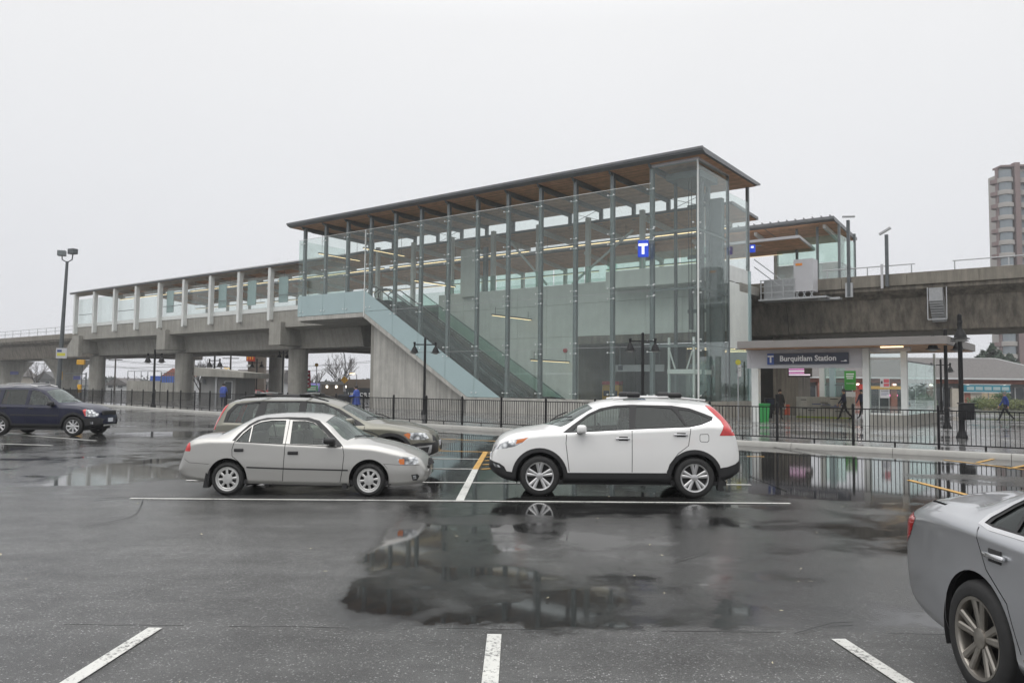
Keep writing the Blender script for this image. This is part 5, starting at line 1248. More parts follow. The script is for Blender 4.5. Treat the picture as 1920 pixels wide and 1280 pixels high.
# ---- dark blue SUV on the left --------------------------------------------
def navy_suv():
    o = veh('dark_blue_suv', 'dark navy SUV with silver alloy wheels at the left edge', -17.85, 28.9, R_(-1.5))
    fx = 2.62; R = .345
    zt = [(-.98, .6), (-.97, .95), (-.93, 1.10), (-.86, 1.42), (-.78, 1.66), (-.5, 1.71), (.3, 1.735), (.9, 1.73), (1.3, 1.69), (1.5, 1.64), (2.35, 1.16), (2.6, 1.13), (3.0, 1.06), (3.25, .97), (3.40, .85), (3.46, .65)]
    zr = [(-.98, .55), (-.93, 1.02), (-.85, 1.34), (-.76, 1.58), (-.5, 1.64), (.3, 1.665), (.9, 1.66), (1.3, 1.61), (1.5, 1.53), (1.8, 1.29), (2.08, 1.125), (2.25, 1.08), (2.6, 1.06), (3.0, .98), (3.25, .88), (3.40, .76), (3.46, .56)]
    zs = [(-.98, .5), (-.92, .9), (-.8, 1.03), (-.3, 1.04), (1.0, 1.02), (2.0, 1.0), (2.6, .98), (3.0, .90), (3.25, .80), (3.4, .66), (3.46, .48)]
    zb = [(-.98, .42), (-.8, .34), (-.4, .30), (2.9, .30), (3.2, .34), (3.4, .38), (3.46, .42)]
    W = [(-1.0, .60), (-.97, .72), (-.88, .80), (-.6, .87), (0, .89), (2.6, .89), (2.95, .86), (3.2, .78), (3.36, .68), (3.43, .58), (3.46, .48)]
    Wr = [(-1.0, .5), (-.88, .62), (-.6, .63), (.9, .63), (1.5, .66), (2.08, .76), (2.6, .77), (3.0, .70), (3.3, .58), (3.46, .38)]
    sh = Shell(zb, zs, zr, zt, W, Wr); P = []
    A_ = lambda nm, m, of, *p: P.append((nm, m, of, 'side', list(p)))
    A_('door', 'paint_navy', 0, (.95, .42), (.95, 1.6), (1.5, 1.45), (2.1, 1.02), (2.08, .42)); A_('door', 'paint_navy', 0, (.95, .42), (.95, 1.6), (.0, 1.6), (-.05, 1.0), (.25, .75), (.42, .42))
    P.append(('cladding', 'black_plastic', -.006, 'side', [(-.6, .1), (-.6, .42), (3.0, .42), (3.0, .1)]))
    A_('bumper', 'black_plastic', -.010, (2.95, .2), (2.98, .60), (3.2, .64), (3.5, .64), (3.5, .2)); A_('bumper', 'black_plastic', -.008, (-1.1, .2), (-1.1, .6), (-.6, .56), (-.4, .2))
    for x in (0, fx): P.append(('arch_trim', 'black_plastic', -.008, 'side', circ(x, R, .48)))
    A_('side_window', GD, .010, (-.7, 1.10), (-.64, 1.50), (-.1, 1.585), (-.1, 1.09)); A_('side_window', GD, .010, (.02, 1.09), (.05, 1.59), (.88, 1.60), (.88, 1.075)); A_('side_window', GC, .010, (1.0, 1.075), (1.0, 1.59), (1.3, 1.54), (1.55, 1.38), (1.93, 1.06))
    for q in (((.95, 1.55), (.95, .42)), ((2.12, 1.02), (2.08, .42)), ((-.05, 1.05), (.25, .75), (.42, .42))): P.append(('door_gap', 'car_trim', .012, 'side', strip(list(q), SEAM)))
    P.append(('rub_strip', 'black_plastic', -.01, 'side', strip([(.4, .72), (2.1, .71)], .05)))
    A_('headlamp', 'lamp_lens', .002, (2.93, .90), (3.0, .935), (3.2, .90), (3.36, .78), (3.38, .68), (3.2, .665), (3.02, .70)); A_('indicator_lens', 'red_lens', .001, (2.93, .90), (3.0, .935), (3.03, .92), (3.05, .70), (3.02, .70))
    A_('tail_lamp', 'red_lens', -.003, (-.98, .95), (-.9, 1.2), (-.74, 1.55), (-.66, 1.5), (-.8, 1.2), (-.85, .95))
    A_('fog_lamp', 'lamp_lens', -.012, (3.18, .50), (3.26, .50), (3.26, .42), (3.18, .42))
    for x in (0, fx): P.append(('arch_opening', None, 0, 'side', circ(x, R, .40)))
    P.append(('windscreen', GW, .006, 'top', top_band(2.02, 1.48, .72, .62, .28, .05))); P.append(('rear_window', GD, .006, 'top', top_band(-.86, -.74, .55, .52, -.02, -.02)))
    build_car(o, sh, P, 'paint_navy', None)
    add_wheels(o, sh, (0, fx), R, .215, .225, ('s', 8), 'alloy', .775, .40)
    car_inside(o, 1.15, .25, .62, 1.02, .68, -.6, 1.95)
    mirror(o, sh, 1.86, 1.12, 'black_plastic', (.18, .2, .15)); handle(o, sh, 1.12, .95, 'black_plastic', .2, .04); handle(o, sh, .16, .96, 'black_plastic', .2, .04)
    wiper(o, sh, 2.30, -.1, 2.03, -.6); wiper(o, sh, 2.32, .5, 2.08, .05)
    for z in (.84, .77): MB().rbox((3.40 + (.84 - z) * .4, 0, z), (.03, .86, .025), .01).build('grille_bar', 'chrome', o, True)
    MB().lathe([(.05, 0), (.05, .012)], (3.43, 0, .805), 'x', 16).build('badge', 'chrome', o, True)
    MB().rbox((3.42, 0, .80), (.05, .9, .15), .02).build('grille', 'car_trim', o, True)
    MB().rbox((3.455, 0, .36), (.05, .8, .06), .02).build('skid_plate', 'alloy', o, True); box(3.475, 3.49, -.16, .16, .48, .62).build('number_plate', 'plate', o)
    for sd in (1, -1): MB().tube([(-.4, sd * .6, 1.69), (-.25, sd * .6, 1.75), (.9, sd * .6, 1.76), (1.15, sd * .6, 1.70)], .02, 8).build('roof_rail', 'alloy', o, True)
    for x in (.05, .85): MB().tube([(x, -.6, 1.785), (x, 0, 1.81), (x, .6, 1.785)], .025, 8).build('roof_bar', 'alloy', o, True)
navy_suv()
# ---- grey sedan, near right ------------------------------------------------
def grey_sedan():
    o = veh('grey_sedan', 'light grey sedan cut off by the right edge, ten-spoke wheel', 3.73, 4.94, -math.pi / 2 + R_(0)); o.scale = (1, 1, 1.05)
    fx = 2.775; R = .33
    zt = [(-1.14, .62), (-1.12, .90), (-1.08, 1.01), (-1.0, 1.055), (-.8, 1.075), (-.45, 1.10), (-.3, 1.125), (0, 1.24), (.35, 1.37), (.7, 1.44), (1.1, 1.46), (1.5, 1.445), (1.8, 1.39), (2.6, 1.05), (3.0, .98), (3.4, .86), (3.6, .72), (3.66, .55)]
    zr = [(-1.14, .57), (-1.08, .92), (-1.0, .985), (-.8, 1.01), (-.5, 1.03), (-.3, 1.045), (.0, 1.14), (.35, 1.29), (.7, 1.37), (1.1, 1.395), (1.5, 1.37), (1.75, 1.29), (2.2, 1.06), (2.6, .98), (3.0, .91), (3.4, .80), (3.66, .5)]
    zs = [(-1.14, .52), (-1.08, .80), (-1.0, .89), (-.5, .955), (-.2, .965), (.5, .945), (1.5, .915), (2.6, .86), (3.2, .78), (3.5, .66), (3.66, .45)]
    zb = [(-1.14, .42), (-1.05, .34), (-.85, .27), (-.4, .24), (3.0, .22), (3.5, .26), (3.66, .34)]
    W = [(-1.15, .62), (-1.135, .71), (-1.08, .78), (-.95, .83), (-.6, .88), (-.2, .905), (.3, .91), (2.6, .91), (3.0, .88), (3.3, .80), (3.55, .64), (3.66, .45)]
    Wr = [(-1.15, .42), (-1.05, .58), (-.8, .68), (-.4, .715), (-.2, .70), (.2, .63), (.6, .585), (1.2, .575), (1.6, .60), (2.2, .74), (2.7, .76), (3.2, .66), (3.5, .52), (3.66, .34)]
    sh = Shell(zb, zs, zr, zt, W, Wr, belt=.945); P = []
    A_ = lambda nm, m, of, *p: P.append((nm, m, of, 'side', list(p)))
    A_('door', 'paint_grey', 0, (1.05, .36), (1.05, 1.4), (.4, 1.36), (.0, 1.12), (.02, .90), (.12, .74), (.32, .6), (.42, .36)); A_('door', 'paint_grey', 0, (1.05, .36), (1.05, 1.4), (1.55, 1.36), (2.15, .95), (2.12, .36))
    P.append(('chrome_strip', 'chrome', -.003, 'side', [(-.03, .975), (-.02, 1.03), (.10, 1.12), (.35, 1.255), (.7, 1.34), (1.1, 1.368), (1.5, 1.34), (1.75, 1.24), (2.12, .985), (2.0, .925), (1.0, .945), (.1, .955)]))
    A_('pillar_trim', 'car_trim', .002, (.02, .985), (.03, 1.02), (.13, 1.105), (.36, 1.235), (.7, 1.32), (1.1, 1.348), (1.5, 1.32), (1.74, 1.22), (2.05, .99), (1.98, .945), (1.0, .965), (.12, .975))
    A_('side_window', GC, .012, (.06, .99), (.07, 1.02), (.16, 1.10), (.27, 1.16), (.30, .985)); A_('side_window', GC, .012, (.325, .985), (.30, 1.175), (.5, 1.255), (.75, 1.31), (1.0, 1.325), (1.0, .975)); A_('side_window', GC, .012, (1.1, .975), (1.1, 1.33), (1.5, 1.30), (1.7, 1.22), (2.0, .99), (1.96, .955))
    for q in (((1.05, .95), (1.05, .36)), ((2.14, .92), (2.12, .36)), ((.0, .96), (.02, .90), (.12, .74), (.32, .6), (.42, .36)), ((-1.1, .98), (-.75, 1.0), (-.6, 1.005))): P.append(('door_gap', 'car_trim', .010, 'side', strip(list(q), .008)))
    A_('tail_lamp', 'red_lens', -.003, (-1.16, .70), (-1.16, .90), (-.98, .91), (-.83, .885), (-.93, .76), (-1.04, .68))
    A_('headlamp', 'lamp_lens', .002, (3.0, .78), (3.2, .82), (3.5, .7), (3.5, .6), (3.2, .65)); P.append(('sill_strip', 'chrome', -.004, 'side', strip([(.44, .335), (2.2, .325)], .014)))
    for x in (0, fx): P.append(('arch_opening', None, 0, 'side', circ(x, R, .375)))
    P.append(('windscreen', GW, .006, 'top', top_band(2.25, 1.78, .70, .56, .34, .06))); P.append(('rear_window', GW, .006, 'top', top_band(-.25, .42, .62, .53, -.06, -.02)))
    build_car(o, sh, P, 'paint_grey', None)
    add_wheels(o, sh, (0, fx), R, .215, .226, ('ten', 5), 'alloy_dark', .80, .375)
    car_inside(o, 1.35, .4, .46, .9, .7, -.15, 2.15)
    mirror(o, sh, 1.98, 1.0, 'paint_grey'); handle(o, sh, .22, .83, 'chrome', .2, .032); handle(o, sh, 1.25, .82, 'chrome', .2, .032)
grey_sedan()
# ------------------------------------------------------------------ street furniture, people, and the town behind
def P2(px, py, Y): v = at(px, py, Y); return (v.x, v.y, v.z)
PZ = .15
def lamp_post(x, y, h, rz, label, z0=PZ, sc_=1.0):
    t = thing('lamp_post', label, 'street lamp', None, (x, y, z0), rz, 'black twin-head lamp posts')
    MB().lathe([(.20, 0), (.20, .06), (.15, .16), (.11, .30), (.105, .85), (.12, .9), (.10, .96), (.085, 1.1), (.075, h), (.04, h + .04)], (0, 0, 0), 'z', 16).build('pole', 'black_steel', t, True)
    zc = h - .42
    MB().bar((-.66, 0, zc), (.66, 0, zc), .06, .07).build('cross_arm', 'black_steel', t)
    for sd in (-1, 1):
        q = MB().lathe([(.07, zc + .16), (.085, zc + .10), (.06, zc + .05), (.06, zc - .12), (.13, zc - .22), (.20, zc - .38), (.22, zc - .46), (.32, zc - .50), (.32, zc - .515), (.2, zc - .51)], (sd * .66, 0, 0), 'z', 18).build('lamp_head', 'black_steel', t, True)
        MB().lathe([(.19, zc - .515), (.17, zc - .56), (.08, zc - .60), (.001, zc - .605)], (sd * .66, 0, 0), 'z', 14).build('lens', 'lamp_glass', q, True)
    return t
mat('lamp_glass', (.35, .35, .34), .2)
g = gz(795, 776, PZ); lamp_post(g.x, g.y, 4.75, R_(0), 'black twin lamp post in front of the concrete stair wall')
g = gz(1205, 789, PZ); lamp_post(g.x, g.y, 4.65, R_(-6), 'black twin lamp post in front of the glass hall, behind the white SUV')
g = gz(1776, 803, PZ); lamp_post(g.x, g.y, 4.6, R_(10), 'black twin lamp post beside the entrance booth')
g = gz(1804, 821, PZ); lamp_post(g.x, g.y, 4.55, R_(62), 'black lamp post carrying the litter bin, nearest the fence')
bt = thing('litter_bin', 'black square litter bin strapped to the nearest lamp post', 'litter bin', None, (g.x, g.y, .9))
MB().rbox((g.x + .03, g.y - .27, 1.12), (.44, .36, .58), .05).build('body', 'black_steel', bt, True); MB().rbox((g.x + .03, g.y - .27, 1.43), (.48, .40, .05), .02).build('lid', 'black_plastic', bt, True); box(g.x - .14, g.x + .16, g.y - .12, g.y + .0, .95, 1.0).build('strap', 'steel_dark', bt)
g = gz(400, 758, PZ); lamp_post(g.x, g.y, 4.2, R_(-30), 'black twin lamp post in front of the grey kiosk')
g = gz(287, 762, PZ); lamp_post(g.x, g.y, 4.3, R_(-20), 'black twin lamp post left of the middle round column')
v = at(480, 745, 92); lamp_post(v.x, v.y, 4.7, R_(-20), 'far black twin lamp post left of the small grey-roofed house')
v = at(529, 745, 86); lamp_post(v.x, v.y, 5.6, R_(70), 'thin lamp post half hidden behind the round column')
v = at(1765, 745, 62); lamp_post(v.x, v.y, 4.2, R_(-15), 'far black lamp post behind the entrance booth glass')
# floodlight pole
v = at(107, 768, 66); b0 = (v.x, v.y, PZ); v1 = at(126, 490, 66)
fl = thing('floodlight_pole', 'tall dark floodlight pole with two box lamps at the left', 'light pole', None, b0)
MB().tube([b0, (v1.x, v1.y, v1.z)], [.20, .11], 10).build('pole', 'steel_dark', fl, True)
MB().tube([(v1.x - .45, v1.y, v1.z + .5), (v1.x - .42, v1.y, v1.z + .15), (v1.x, v1.y, v1.z - .1), (v1.x + .4, v1.y, v1.z + .15), (v1.x + .45, v1.y, v1.z + .6)], .05, 8).build('yoke', 'steel_dark', fl, True)
MB().rbox((v1.x - .42, v1.y - .1, v1.z + .66), (.62, .5, .45), .04, rz=.3).build('floodlight', 'steel_grey', fl); MB().rbox((v1.x + .46, v1.y - .05, v1.z + .82), (.66, .5, .45), .04, rz=-.4).build('floodlight', 'steel_dark', fl)
v = at(116, 662, 65.6); mat('sign_yellow', (.55, .52, .06), .5); sb = box(v.x - .42, v.x + .45, v.y - .12, v.y - .06, v.z - .42, v.z + .42).build('notice', 'white_panel', fl)
box(v.x - .32, v.x + .35, v.y - .13, v.y - .122, v.z - .22, v.z + .02).build('notice_band', 'sign_yellow', sb); box(v.x - .32, v.x + .05, v.y - .13, v.y - .122, v.z + .1, v.z + .28).build('notice_print', 'ink_blue', sb)
# ---- people ----------------------------------------------------------------
mat('skin', (.42, .26, .19), .6); mat('hair_dark', (.02, .016, .014), .7); mat('hair_grey', (.25, .24, .23), .7)
mat('cloth_dark', (.016, .017, .02), .85, var=.2, vs_=9); mat('cloth_navy', (.018, .024, .06), .85, var=.2, vs_=9); mat('cloth_blue', (.035, .07, .30), .7, var=.25, vs_=6); mat('cloth_jeans', (.03, .035, .055), .85, var=.2, vs_=9)
mat('bag_white', (.55, .55, .53), .6); mat('bag_orange', (.50, .09, .04), .6); mat('bin_green', (.03, .30, .07), .5)
def person(label, pos, rz, stride=.0, jacket='cloth_dark', legs='cloth_dark', hair='hair_dark', h=1.74, coat=None, armf=(.1, -.1), reach=0):
    o = thing('person', label, 'person', None, pos, rz)
    k = h / 1.74; s = stride
    J = {'pel': (0, 0, .95), 'spi': (.01, 0, 1.13), 'che': (.02, 0, 1.35), 'nec': (.03, 0, 1.50), 'hd0': (.045, 0, 1.58), 'hd1': (.055, 0, 1.665), 'nos': (.15, 0, 1.61)}
    Rr = {'pel': .145, 'spi': .13, 'che': .15, 'nec': .058, 'hd0': .085, 'hd1': .09, 'nos': .016}; Ed = [('pel', 'spi'), ('spi', 'che'), ('che', 'nec'), ('nec', 'hd0'), ('hd0', 'hd1'), ('hd0', 'nos')]; reg = {('hd0', 'hd1'): 'skin', ('hd0', 'nos'): 'skin', ('nec', 'hd0'): 'skin'}
    for i, sd in enumerate((1, -1)):
        n = 'LR'[i]; f = s * (1 if i == 0 else -1); af = armf[i]
        J['hip' + n] = (0, .09 * sd, .90); J['kne' + n] = (.10 * abs(f) + f * .45, .095 * sd, .50 + .02 * abs(f)); J['ank' + n] = (f * .95 - (.08 if f < 0 else 0), .09 * sd, .09 + (.07 if f < 0 else 0)); J['toe' + n] = (f * .95 + .15 - (.08 if f < 0 else 0), .10 * sd, .035)
        J['sho' + n] = (.02, .185 * sd, 1.41); J['elb' + n] = (.0 + af * .5, .235 * sd, 1.13); J['wri' + n] = (.08 + af * 1.0 + reach * .25, .22 * sd, .90 + reach * .2); J['han' + n] = (.10 + af * 1.1 + reach * .3, .215 * sd, .83 + reach * .2)
        for a, r in (('hip', .10), ('kne', .065), ('ank', .048), ('toe', .036), ('sho', .07), ('elb', .052), ('wri', .033), ('han', .034)): Rr[a + n] = r
        for a, b, g_ in (('pel', 'hip', 'legs'), ('hip', 'kne', 'legs'), ('kne', 'ank', 'legs'), ('ank', 'toe', 'shoe'), ('che', 'sho', 'j'), ('sho', 'elb', 'j'), ('elb', 'wri', 'j'), ('wri', 'han', 'skin')):
            e_ = (a + n if a not in ('pel', 'che') else a, b + n); Ed.append(e_); reg[e_] = g_
        for q, (dx, dy, L) in enumerate(((.05, -.02, .05), (.02, -.015, .085), (.0, 0, .095), (-.018, .012, .09), (-.035, .02, .07))):
            w = J['han' + n]; J['f%d%s' % (q, n)] = (w[0] + dx, w[1] + dy * sd, w[2] - L); Rr['f%d%s' % (q, n)] = .010; e_ = ('han' + n, 'f%d%s' % (q, n)); Ed.append(e_); reg[e_] = 'skin'
    names = list(J); me = bpy.data.meshes.new('body'); me.from_pydata([Vector(J[n]) * k for n in names], [(names.index(a), names.index(b)) for a, b in Ed], [])
    b = bpy.data.objects.new('tmp', me); COL.objects.link(b)
    md = b.modifiers.new('skin', 'SKIN'); ss = b.modifiers.new('sub', 'SUBSURF'); ss.levels = ss.render_levels = 1
    if not me.skin_vertices: me.attributes.new('skin', 'FLOAT', 'POINT') if False else None
    sv = me.skin_vertices[0].data
    for i, n in enumerate(names): sv[i].radius = (Rr[n] * k, Rr[n] * k * (1.0 if n not in ('che', 'pel', 'spi') else 1.0)); sv[i].use_root = (n == 'pel')
    dg = bpy.context.evaluated_depsgraph_get(); dg.update(); m2 = bpy.data.meshes.new_from_object(b.evaluated_get(dg)); bpy.data.objects.remove(b)
    m2.materials.clear()
    mats_ = [jacket, legs, 'skin', 'rubber']
    for q in mats_: m2.materials.append(MATS[q])
    segs = [(Vector(J[a]) * k, Vector(J[c]) * k, {'legs': 1, 'skin': 2, 'shoe': 3}.get(reg.get((a, c), 'j'), 0)) for a, c in Ed]
    for p in m2.polygons:
        best, bi = 9, 0
        for a, c, ix in segs:
            d = c - a; t = max(0, min(1, (p.center - a).dot(d) / d.length_squared)); dd = (p.center - a - d * t).length
            if dd < best: best, bi = dd, ix
        p.material_index = bi; p.use_smooth = True
    m2.name = 'body'; link('body', m2, o)
    c = Vector(J['hd1']) * k
    hr = MB().lathe([(.001, .115), (.06, .10), (.095, .05), (.104, 0), (.098, -.05), (.085, -.085)], (c.x - .022, 0, c.z + .005), 'z', 14, False); hr.build('hair', hair, o, True)
    if coat:
        cm_, z1 = coat; rings = [(.10, .10, 1.50), (.17, .22, 1.42), (.20, .25, 1.2), (.20, .24, .95), (.23, .28, .75), (.25, .30, z1)]; q = MB(); n = 18
        for ra, rb, z in rings:
            for i in range(n): t = 2 * math.pi * i / n; w = 1 + .05 * math.sin(5 * t + z * 9); q.v.append((.01 + ra * k * w * math.cos(t), rb * k * w * math.sin(t), z * k))
        for i in range(len(rings) - 1):
            for j in range(n): a = i * n + j; b_ = i * n + (j + 1) % n; q.f.append((a, b_, b_ + n, a + n))
        q.build('coat', cm_, o, True)
    return o
g = gz(1462, 786, PZ); p_ = person('person in dark coat standing in the entrance holding bags', (g.x, g.y, PZ), R_(-80), .05, 'cloth_dark', 'cloth_dark', armf=(.12, .05), coat=('cloth_dark', .72))
bg1 = thing('shopping_bag', 'orange-red bag held by the standing person in the entrance', 'bag', None, (g.x + .42, g.y, .75)); MB().rbox((g.x + .42, g.y, .72), (.34, .14, .62), .04).build('bag', 'bag_orange', bg1); MB().rbox((g.x + .24, g.y - .05, .95), (.2, .1, .42), .03).build('pouch', 'bag_white', bg1)
g = gz(1584, 787, PZ); person('person in navy jacket striding left through the entrance', (g.x, g.y, PZ), R_(172), .36, 'cloth_navy', 'cloth_dark', armf=(.2, .22), h=1.8)
g = gz(1617, 784, PZ); person('person in dark blue jacket half hidden behind the white entrance column', (g.x, g.y, PZ), R_(200), .34, 'cloth_navy', 'cloth_dark', armf=(-.2, .2), h=1.78)
g = gz(1886, 789, PZ); person('person in bright blue jacket striding left across the plaza', (g.x, g.y, PZ), R_(168), .42, 'cloth_blue', 'cloth_dark', 'hair_grey', armf=(-.15, .2), h=1.72)
g = gz(418, 764, PZ); person('person in blue coat standing at the grey kiosk', (g.x, g.y, PZ), R_(100), .0, 'cloth_blue', 'cloth_jeans', armf=(.1, .1), h=1.8, coat=('cloth_blue', .78), reach=.8)
g = gz(668, 778, PZ); pc = (g.x, g.y); person('person in long blue rain coat pushing a black cart', (g.x, g.y, PZ), R_(178), .12, 'cloth_blue', 'cloth_jeans', armf=(.25, .25), h=1.72, coat=('cloth_blue', .62), reach=1)
ct = thing('cart', 'tall black covered cart pushed by the person in the rain coat', 'cart', None, (pc[0] - .75, pc[1], PZ))
MB().rbox((pc[0] - .72, pc[1], 1.05), (.72, .6, .62), .12, 3).build('bundle', 'cloth_dark', ct, True); MB().rbox((pc[0] - .62, pc[1], .62), (.55, .5, .45), .06).build('basket', 'black_plastic', ct)
MB().tube([(pc[0] - .3, pc[1] - .2, 1.1), (pc[0] - .42, pc[1] - .2, .5), (pc[0] - .42, pc[1] - .2, .35)], .02, 6).build('handle', 'steel_dark', ct)
for dx in (-.85, -.42):
    for dy in (-.22, .22): MB().lathe([(.02, -.03), (.11, -.03), (.11, .03), (.02, .03)], (pc[0] + dx, pc[1] + dy, .26), 'y', 14).build('wheel', 'rubber', ct, True)
# entrance clutter
g = gz(1431, 790, PZ); t = thing('recycling_bin', 'green wheeled recycling bin at the left entrance column', 'bin', None, (g.x, g.y, PZ)); MB().prism([(g.x - .22, PZ), (g.x + .22, PZ), (g.x + .28, 1.05), (g.x - .28, 1.05)], g.y - .25, g.y + .25).build('body', 'bin_green', t); MB().rbox((g.x, g.y, 1.09), (.62, .58, .08), .03).build('lid', 'bin_green', t); MB().lathe([(.02, -.3), (.09, -.3), (.09, .3), (.02, .3)], (g.x, g.y + .24, PZ + .09), 'y', 12).build('wheel', 'rubber', t, True)
g = gz(1443, 784, PZ); t = thing('newspaper_box', 'dark newspaper box beside the green bin', 'box', None, (g.x, g.y, PZ)); MB().rbox((g.x, g.y, 1.0), (.55, .45, .75), .04).build('body', 'cloth_dark', t); box(g.x - .2, g.x + .2, g.y - .24, g.y - .228, 1.0, 1.3).build('window', 'sign_navy', t); box(g.x - .12, g.x + .12, g.y - .15, g.y + .15, PZ, .62).build('stand', 'black_steel', t)
# notices on the lift shaft
a0, a1, z0, z1 = pxs(1384, 684, 1391, 706, 4); poster('tall white notice on the glass right of the lift', a0, a1, 3.9, z0, z1, 'poster_white', [(.15, .85, .7, .75, 'ink'), (.15, .85, .5, .53, 'ink')])
t = thing('round_stop_sign', 'small round yellow and white sign above the tall notice', 'sign', None, P2(1384, 679, 44)); v = at(1384, 679, 44); MB().lathe([(.15, -.02), (.15, .02)], (v.x, v.y, v.z), 'y', 18).build('disc', 'sign_yellow', t); MB().tube([(v.x, v.y + .04, PZ), (v.x, v.y + .04, v.z)], .03, 6).build('pole', 'galvanised', t)

# ---- kiosk, walls, shops behind the platform -------------------------------
mat('stucco_grey', (.22, .22, .215), .8, var=.12, vs_=1, streak=.15); mat('stucco_brown', (.16, .13, .105), .8, var=.12, vs_=1); mat('stucco_white', (.55, .56, .56), .8, var=.1); mat('shingle', (.115, .108, .105), .85, var=.35, vs_=5, bump=.3, bs=12); mat('brick', (.27, .10, .07), .8, var=.25, vs_=4); mat('awning_blue', (.03, .10, .42), .6); mat('awning_violet', (.14, .13, .36), .6); mat('teal_sign', (.03, .22, .30), .5); mat('asphalt_roof', (.10, .10, .10), .8)
mat('window_dark', (.03, .035, .04), .12); mat('shop_lit', (.4, .33, .2), .5, emit=(1, .8, .55), es=.22); mat('stucco_beige', (.46, .42, .36), .8, var=.1); mat('door_red', (.4, .05, .04), .5)
def bldg(name, label, cat, x0, x1, ybot, ytop, Y, depth, wall, z0=0.0):
    "box building whose front spans the photo pixels x0..x1 at distance Y"
    p, q = at(x0, ybot, Y), at(x1, ytop, Y)
    t = thing(name, label, cat, None, (p.x, Y, z0)); box(p.x, q.x, Y, Y + depth, z0, q.z).build('wall', wall, t)
    return t, p.x, q.x, q.z
def win(t, x0, x1, Y, z0, z1, m='window_dark', fm='stucco_white'):
    f = box(x0 - .06, x1 + .06, Y - .05, Y - .002, z0 - .06, z1 + .06).build('window', fm, t); box(x0, x1, Y - .065, Y - .052, z0, z1).build('pane', m, f)
t, x0, x1, z1 = bldg('kiosk', 'grey flat-roofed service kiosk under the platform', 'building', 376, 442, 755, 706, 66, 5, 'stucco_grey', PZ)
MB().prism([(x0 - .3, z1 + .02), (x1 + .9, z1 - .1), (x1 + .9, z1 + .35), (x0 - .3, z1 + .75)], 65.2, 72).build('roof', 'concrete', t)
box(x0 + 1.2, x0 + 1.35, 65.86, 65.99, PZ, z1).build('downpipe', 'galvanised', t); win(t, x0 + 2.0, x1 - .3, 66, .7, 2.1); box(x0 + .2, x0 + .4, 65.9, 65.99, 1.9, 2.3).build('wall_lamp', 'steel_dark', t)
for px0, px1, yt, Yw, lab in ((236, 300, 714, 84, 'grey concrete stair wall behind the left round column, taller part'), (300, 324, 717, 83, 'grey concrete stair wall behind the left round column, lower right part')):
    p, q = at(px0, 755, Yw), at(px1, yt, Yw); t = thing('concrete_wall', lab, 'wall', None, (p.x, Yw, 0)); n_ = 3
    for k in range(n_): box(p.x + (q.x - p.x) * k / n_ + .01, p.x + (q.x - p.x) * (k + 1) / n_ - .01, Yw, Yw + .4, .1, q.z).build('wall_panel', 'concrete', t)
    for k in range(6): MB().bar((p.x + (q.x - p.x) * k / 5, Yw + .2, q.z), (p.x + (q.x - p.x) * k / 5, Yw + .2, q.z + 1.0), .05, .05).build('rail_post', 'steel_dark', t)
    MB().bar((p.x, Yw + .2, q.z + 1.0), (q.x, Yw + .2, q.z + 1.0), .05, .05).build('rail', 'steel_dark', t)
t, x0, x1, z1 = bldg('shop', 'far shop with a bright blue fascia behind the columns', 'shop', 285, 335, 745, 706, 150, 12, 'stucco_white'); box(x0 - .2, x1 + .2, 149.4, 149.98, z1 - 2.2, z1 + .1).build('fascia', 'awning_blue', t)
for k in range(4): win(t, x0 + .4 + k * 1.2, x0 + 1.3 + k * 1.2, 150, .4, 2.0, 'shop_lit' if k % 2 else 'window_dark')
MB().prism([(x0 + 1.5, z1 + .1), (x1 + .5, z1 + .1), (x1 - 1.2, z1 + 1.6)], 150, 158).build('roof', 'brick', t)
# grey-roofed restaurant, its pylon sign and the small yellow sign
t, x0, x1, z1 = bldg('restaurant', 'small white restaurant with steep grey roof beyond the street', 'restaurant', 440, 520, 745, 716, 128, 10, 'stucco_white')
MB().prism([(128 - .6, z1), (138.6, z1), (135, z1 + 2.0), (131, z1 + 2.0)], x0 - .6, x1 + .6, 'yz').build('roof', 'shingle', t); box(x0 - .1, x1 + .1, 127.7, 127.98, .5, 1.1).build('band', 'door_red', t)
for k in range(5): win(t, x0 + .4 + k * 1.3, x0 + 1.3 + k * 1.3, 128, 1.1, 2.0)
py = thing('pylon_sign', 'brown pylon sign with a red panel and yellow arches beyond the street', 'sign', None, P2(480, 760, 120)); p, q = at(463, 745, 120), at(497, 648, 120)
box(p.x, q.x, 120, 121, 0, q.z).build('pylon', 'stucco_brown', py); mat('sign_red', (.50, .03, .02), .4); mat('arch_yellow', (.80, .50, .02), .4, emit=(1, .65, .05), es=.25)
s0, s1 = at(462, 677, 119.8), at(478, 659, 119.8); sp = box(s0.x, s1.x, 119.7, 119.99, s0.z, s1.z).build('panel', 'sign_red', py)
def arches(parent, cx, Y, z0, w, h):
    m = MB()
    for sd in (-1, 1):
        pts = [(cx + sd * w * .5 * (1 - math.cos(math.pi * k / 12)) / 1.0 * .98 + 0 if False else cx + sd * (w * .25 + w * .25 * -math.cos(math.pi * k / 12)), Y, z0 + h * math.sin(math.pi * k / 12) ** .6) for k in range(13)]
        m.tube(pts, w * .055, 6)
    m.build('arches', 'arch_yellow', parent, True)
arches(sp, (s0.x + s1.x) / 2, 119.6, s0.z + .25, (s1.x - s0.x) * .62, (s1.z - s0.z) * .62)
v = at(468, 686, 119.9); link('lettering', text_mesh('Café', .55, 'letter_white', .01, .02, 'CENTER'), py, (v.x - OFF[py.name].x, v.y - .08 - OFF[py.name].y, v.z - OFF[py.name].z), (math.pi / 2, 0, 0)) if False else box(v.x - .45, v.x + .35, 119.9, 119.98, v.z - .12, v.z + .22).build('cream_mark', 'letter_white', py)
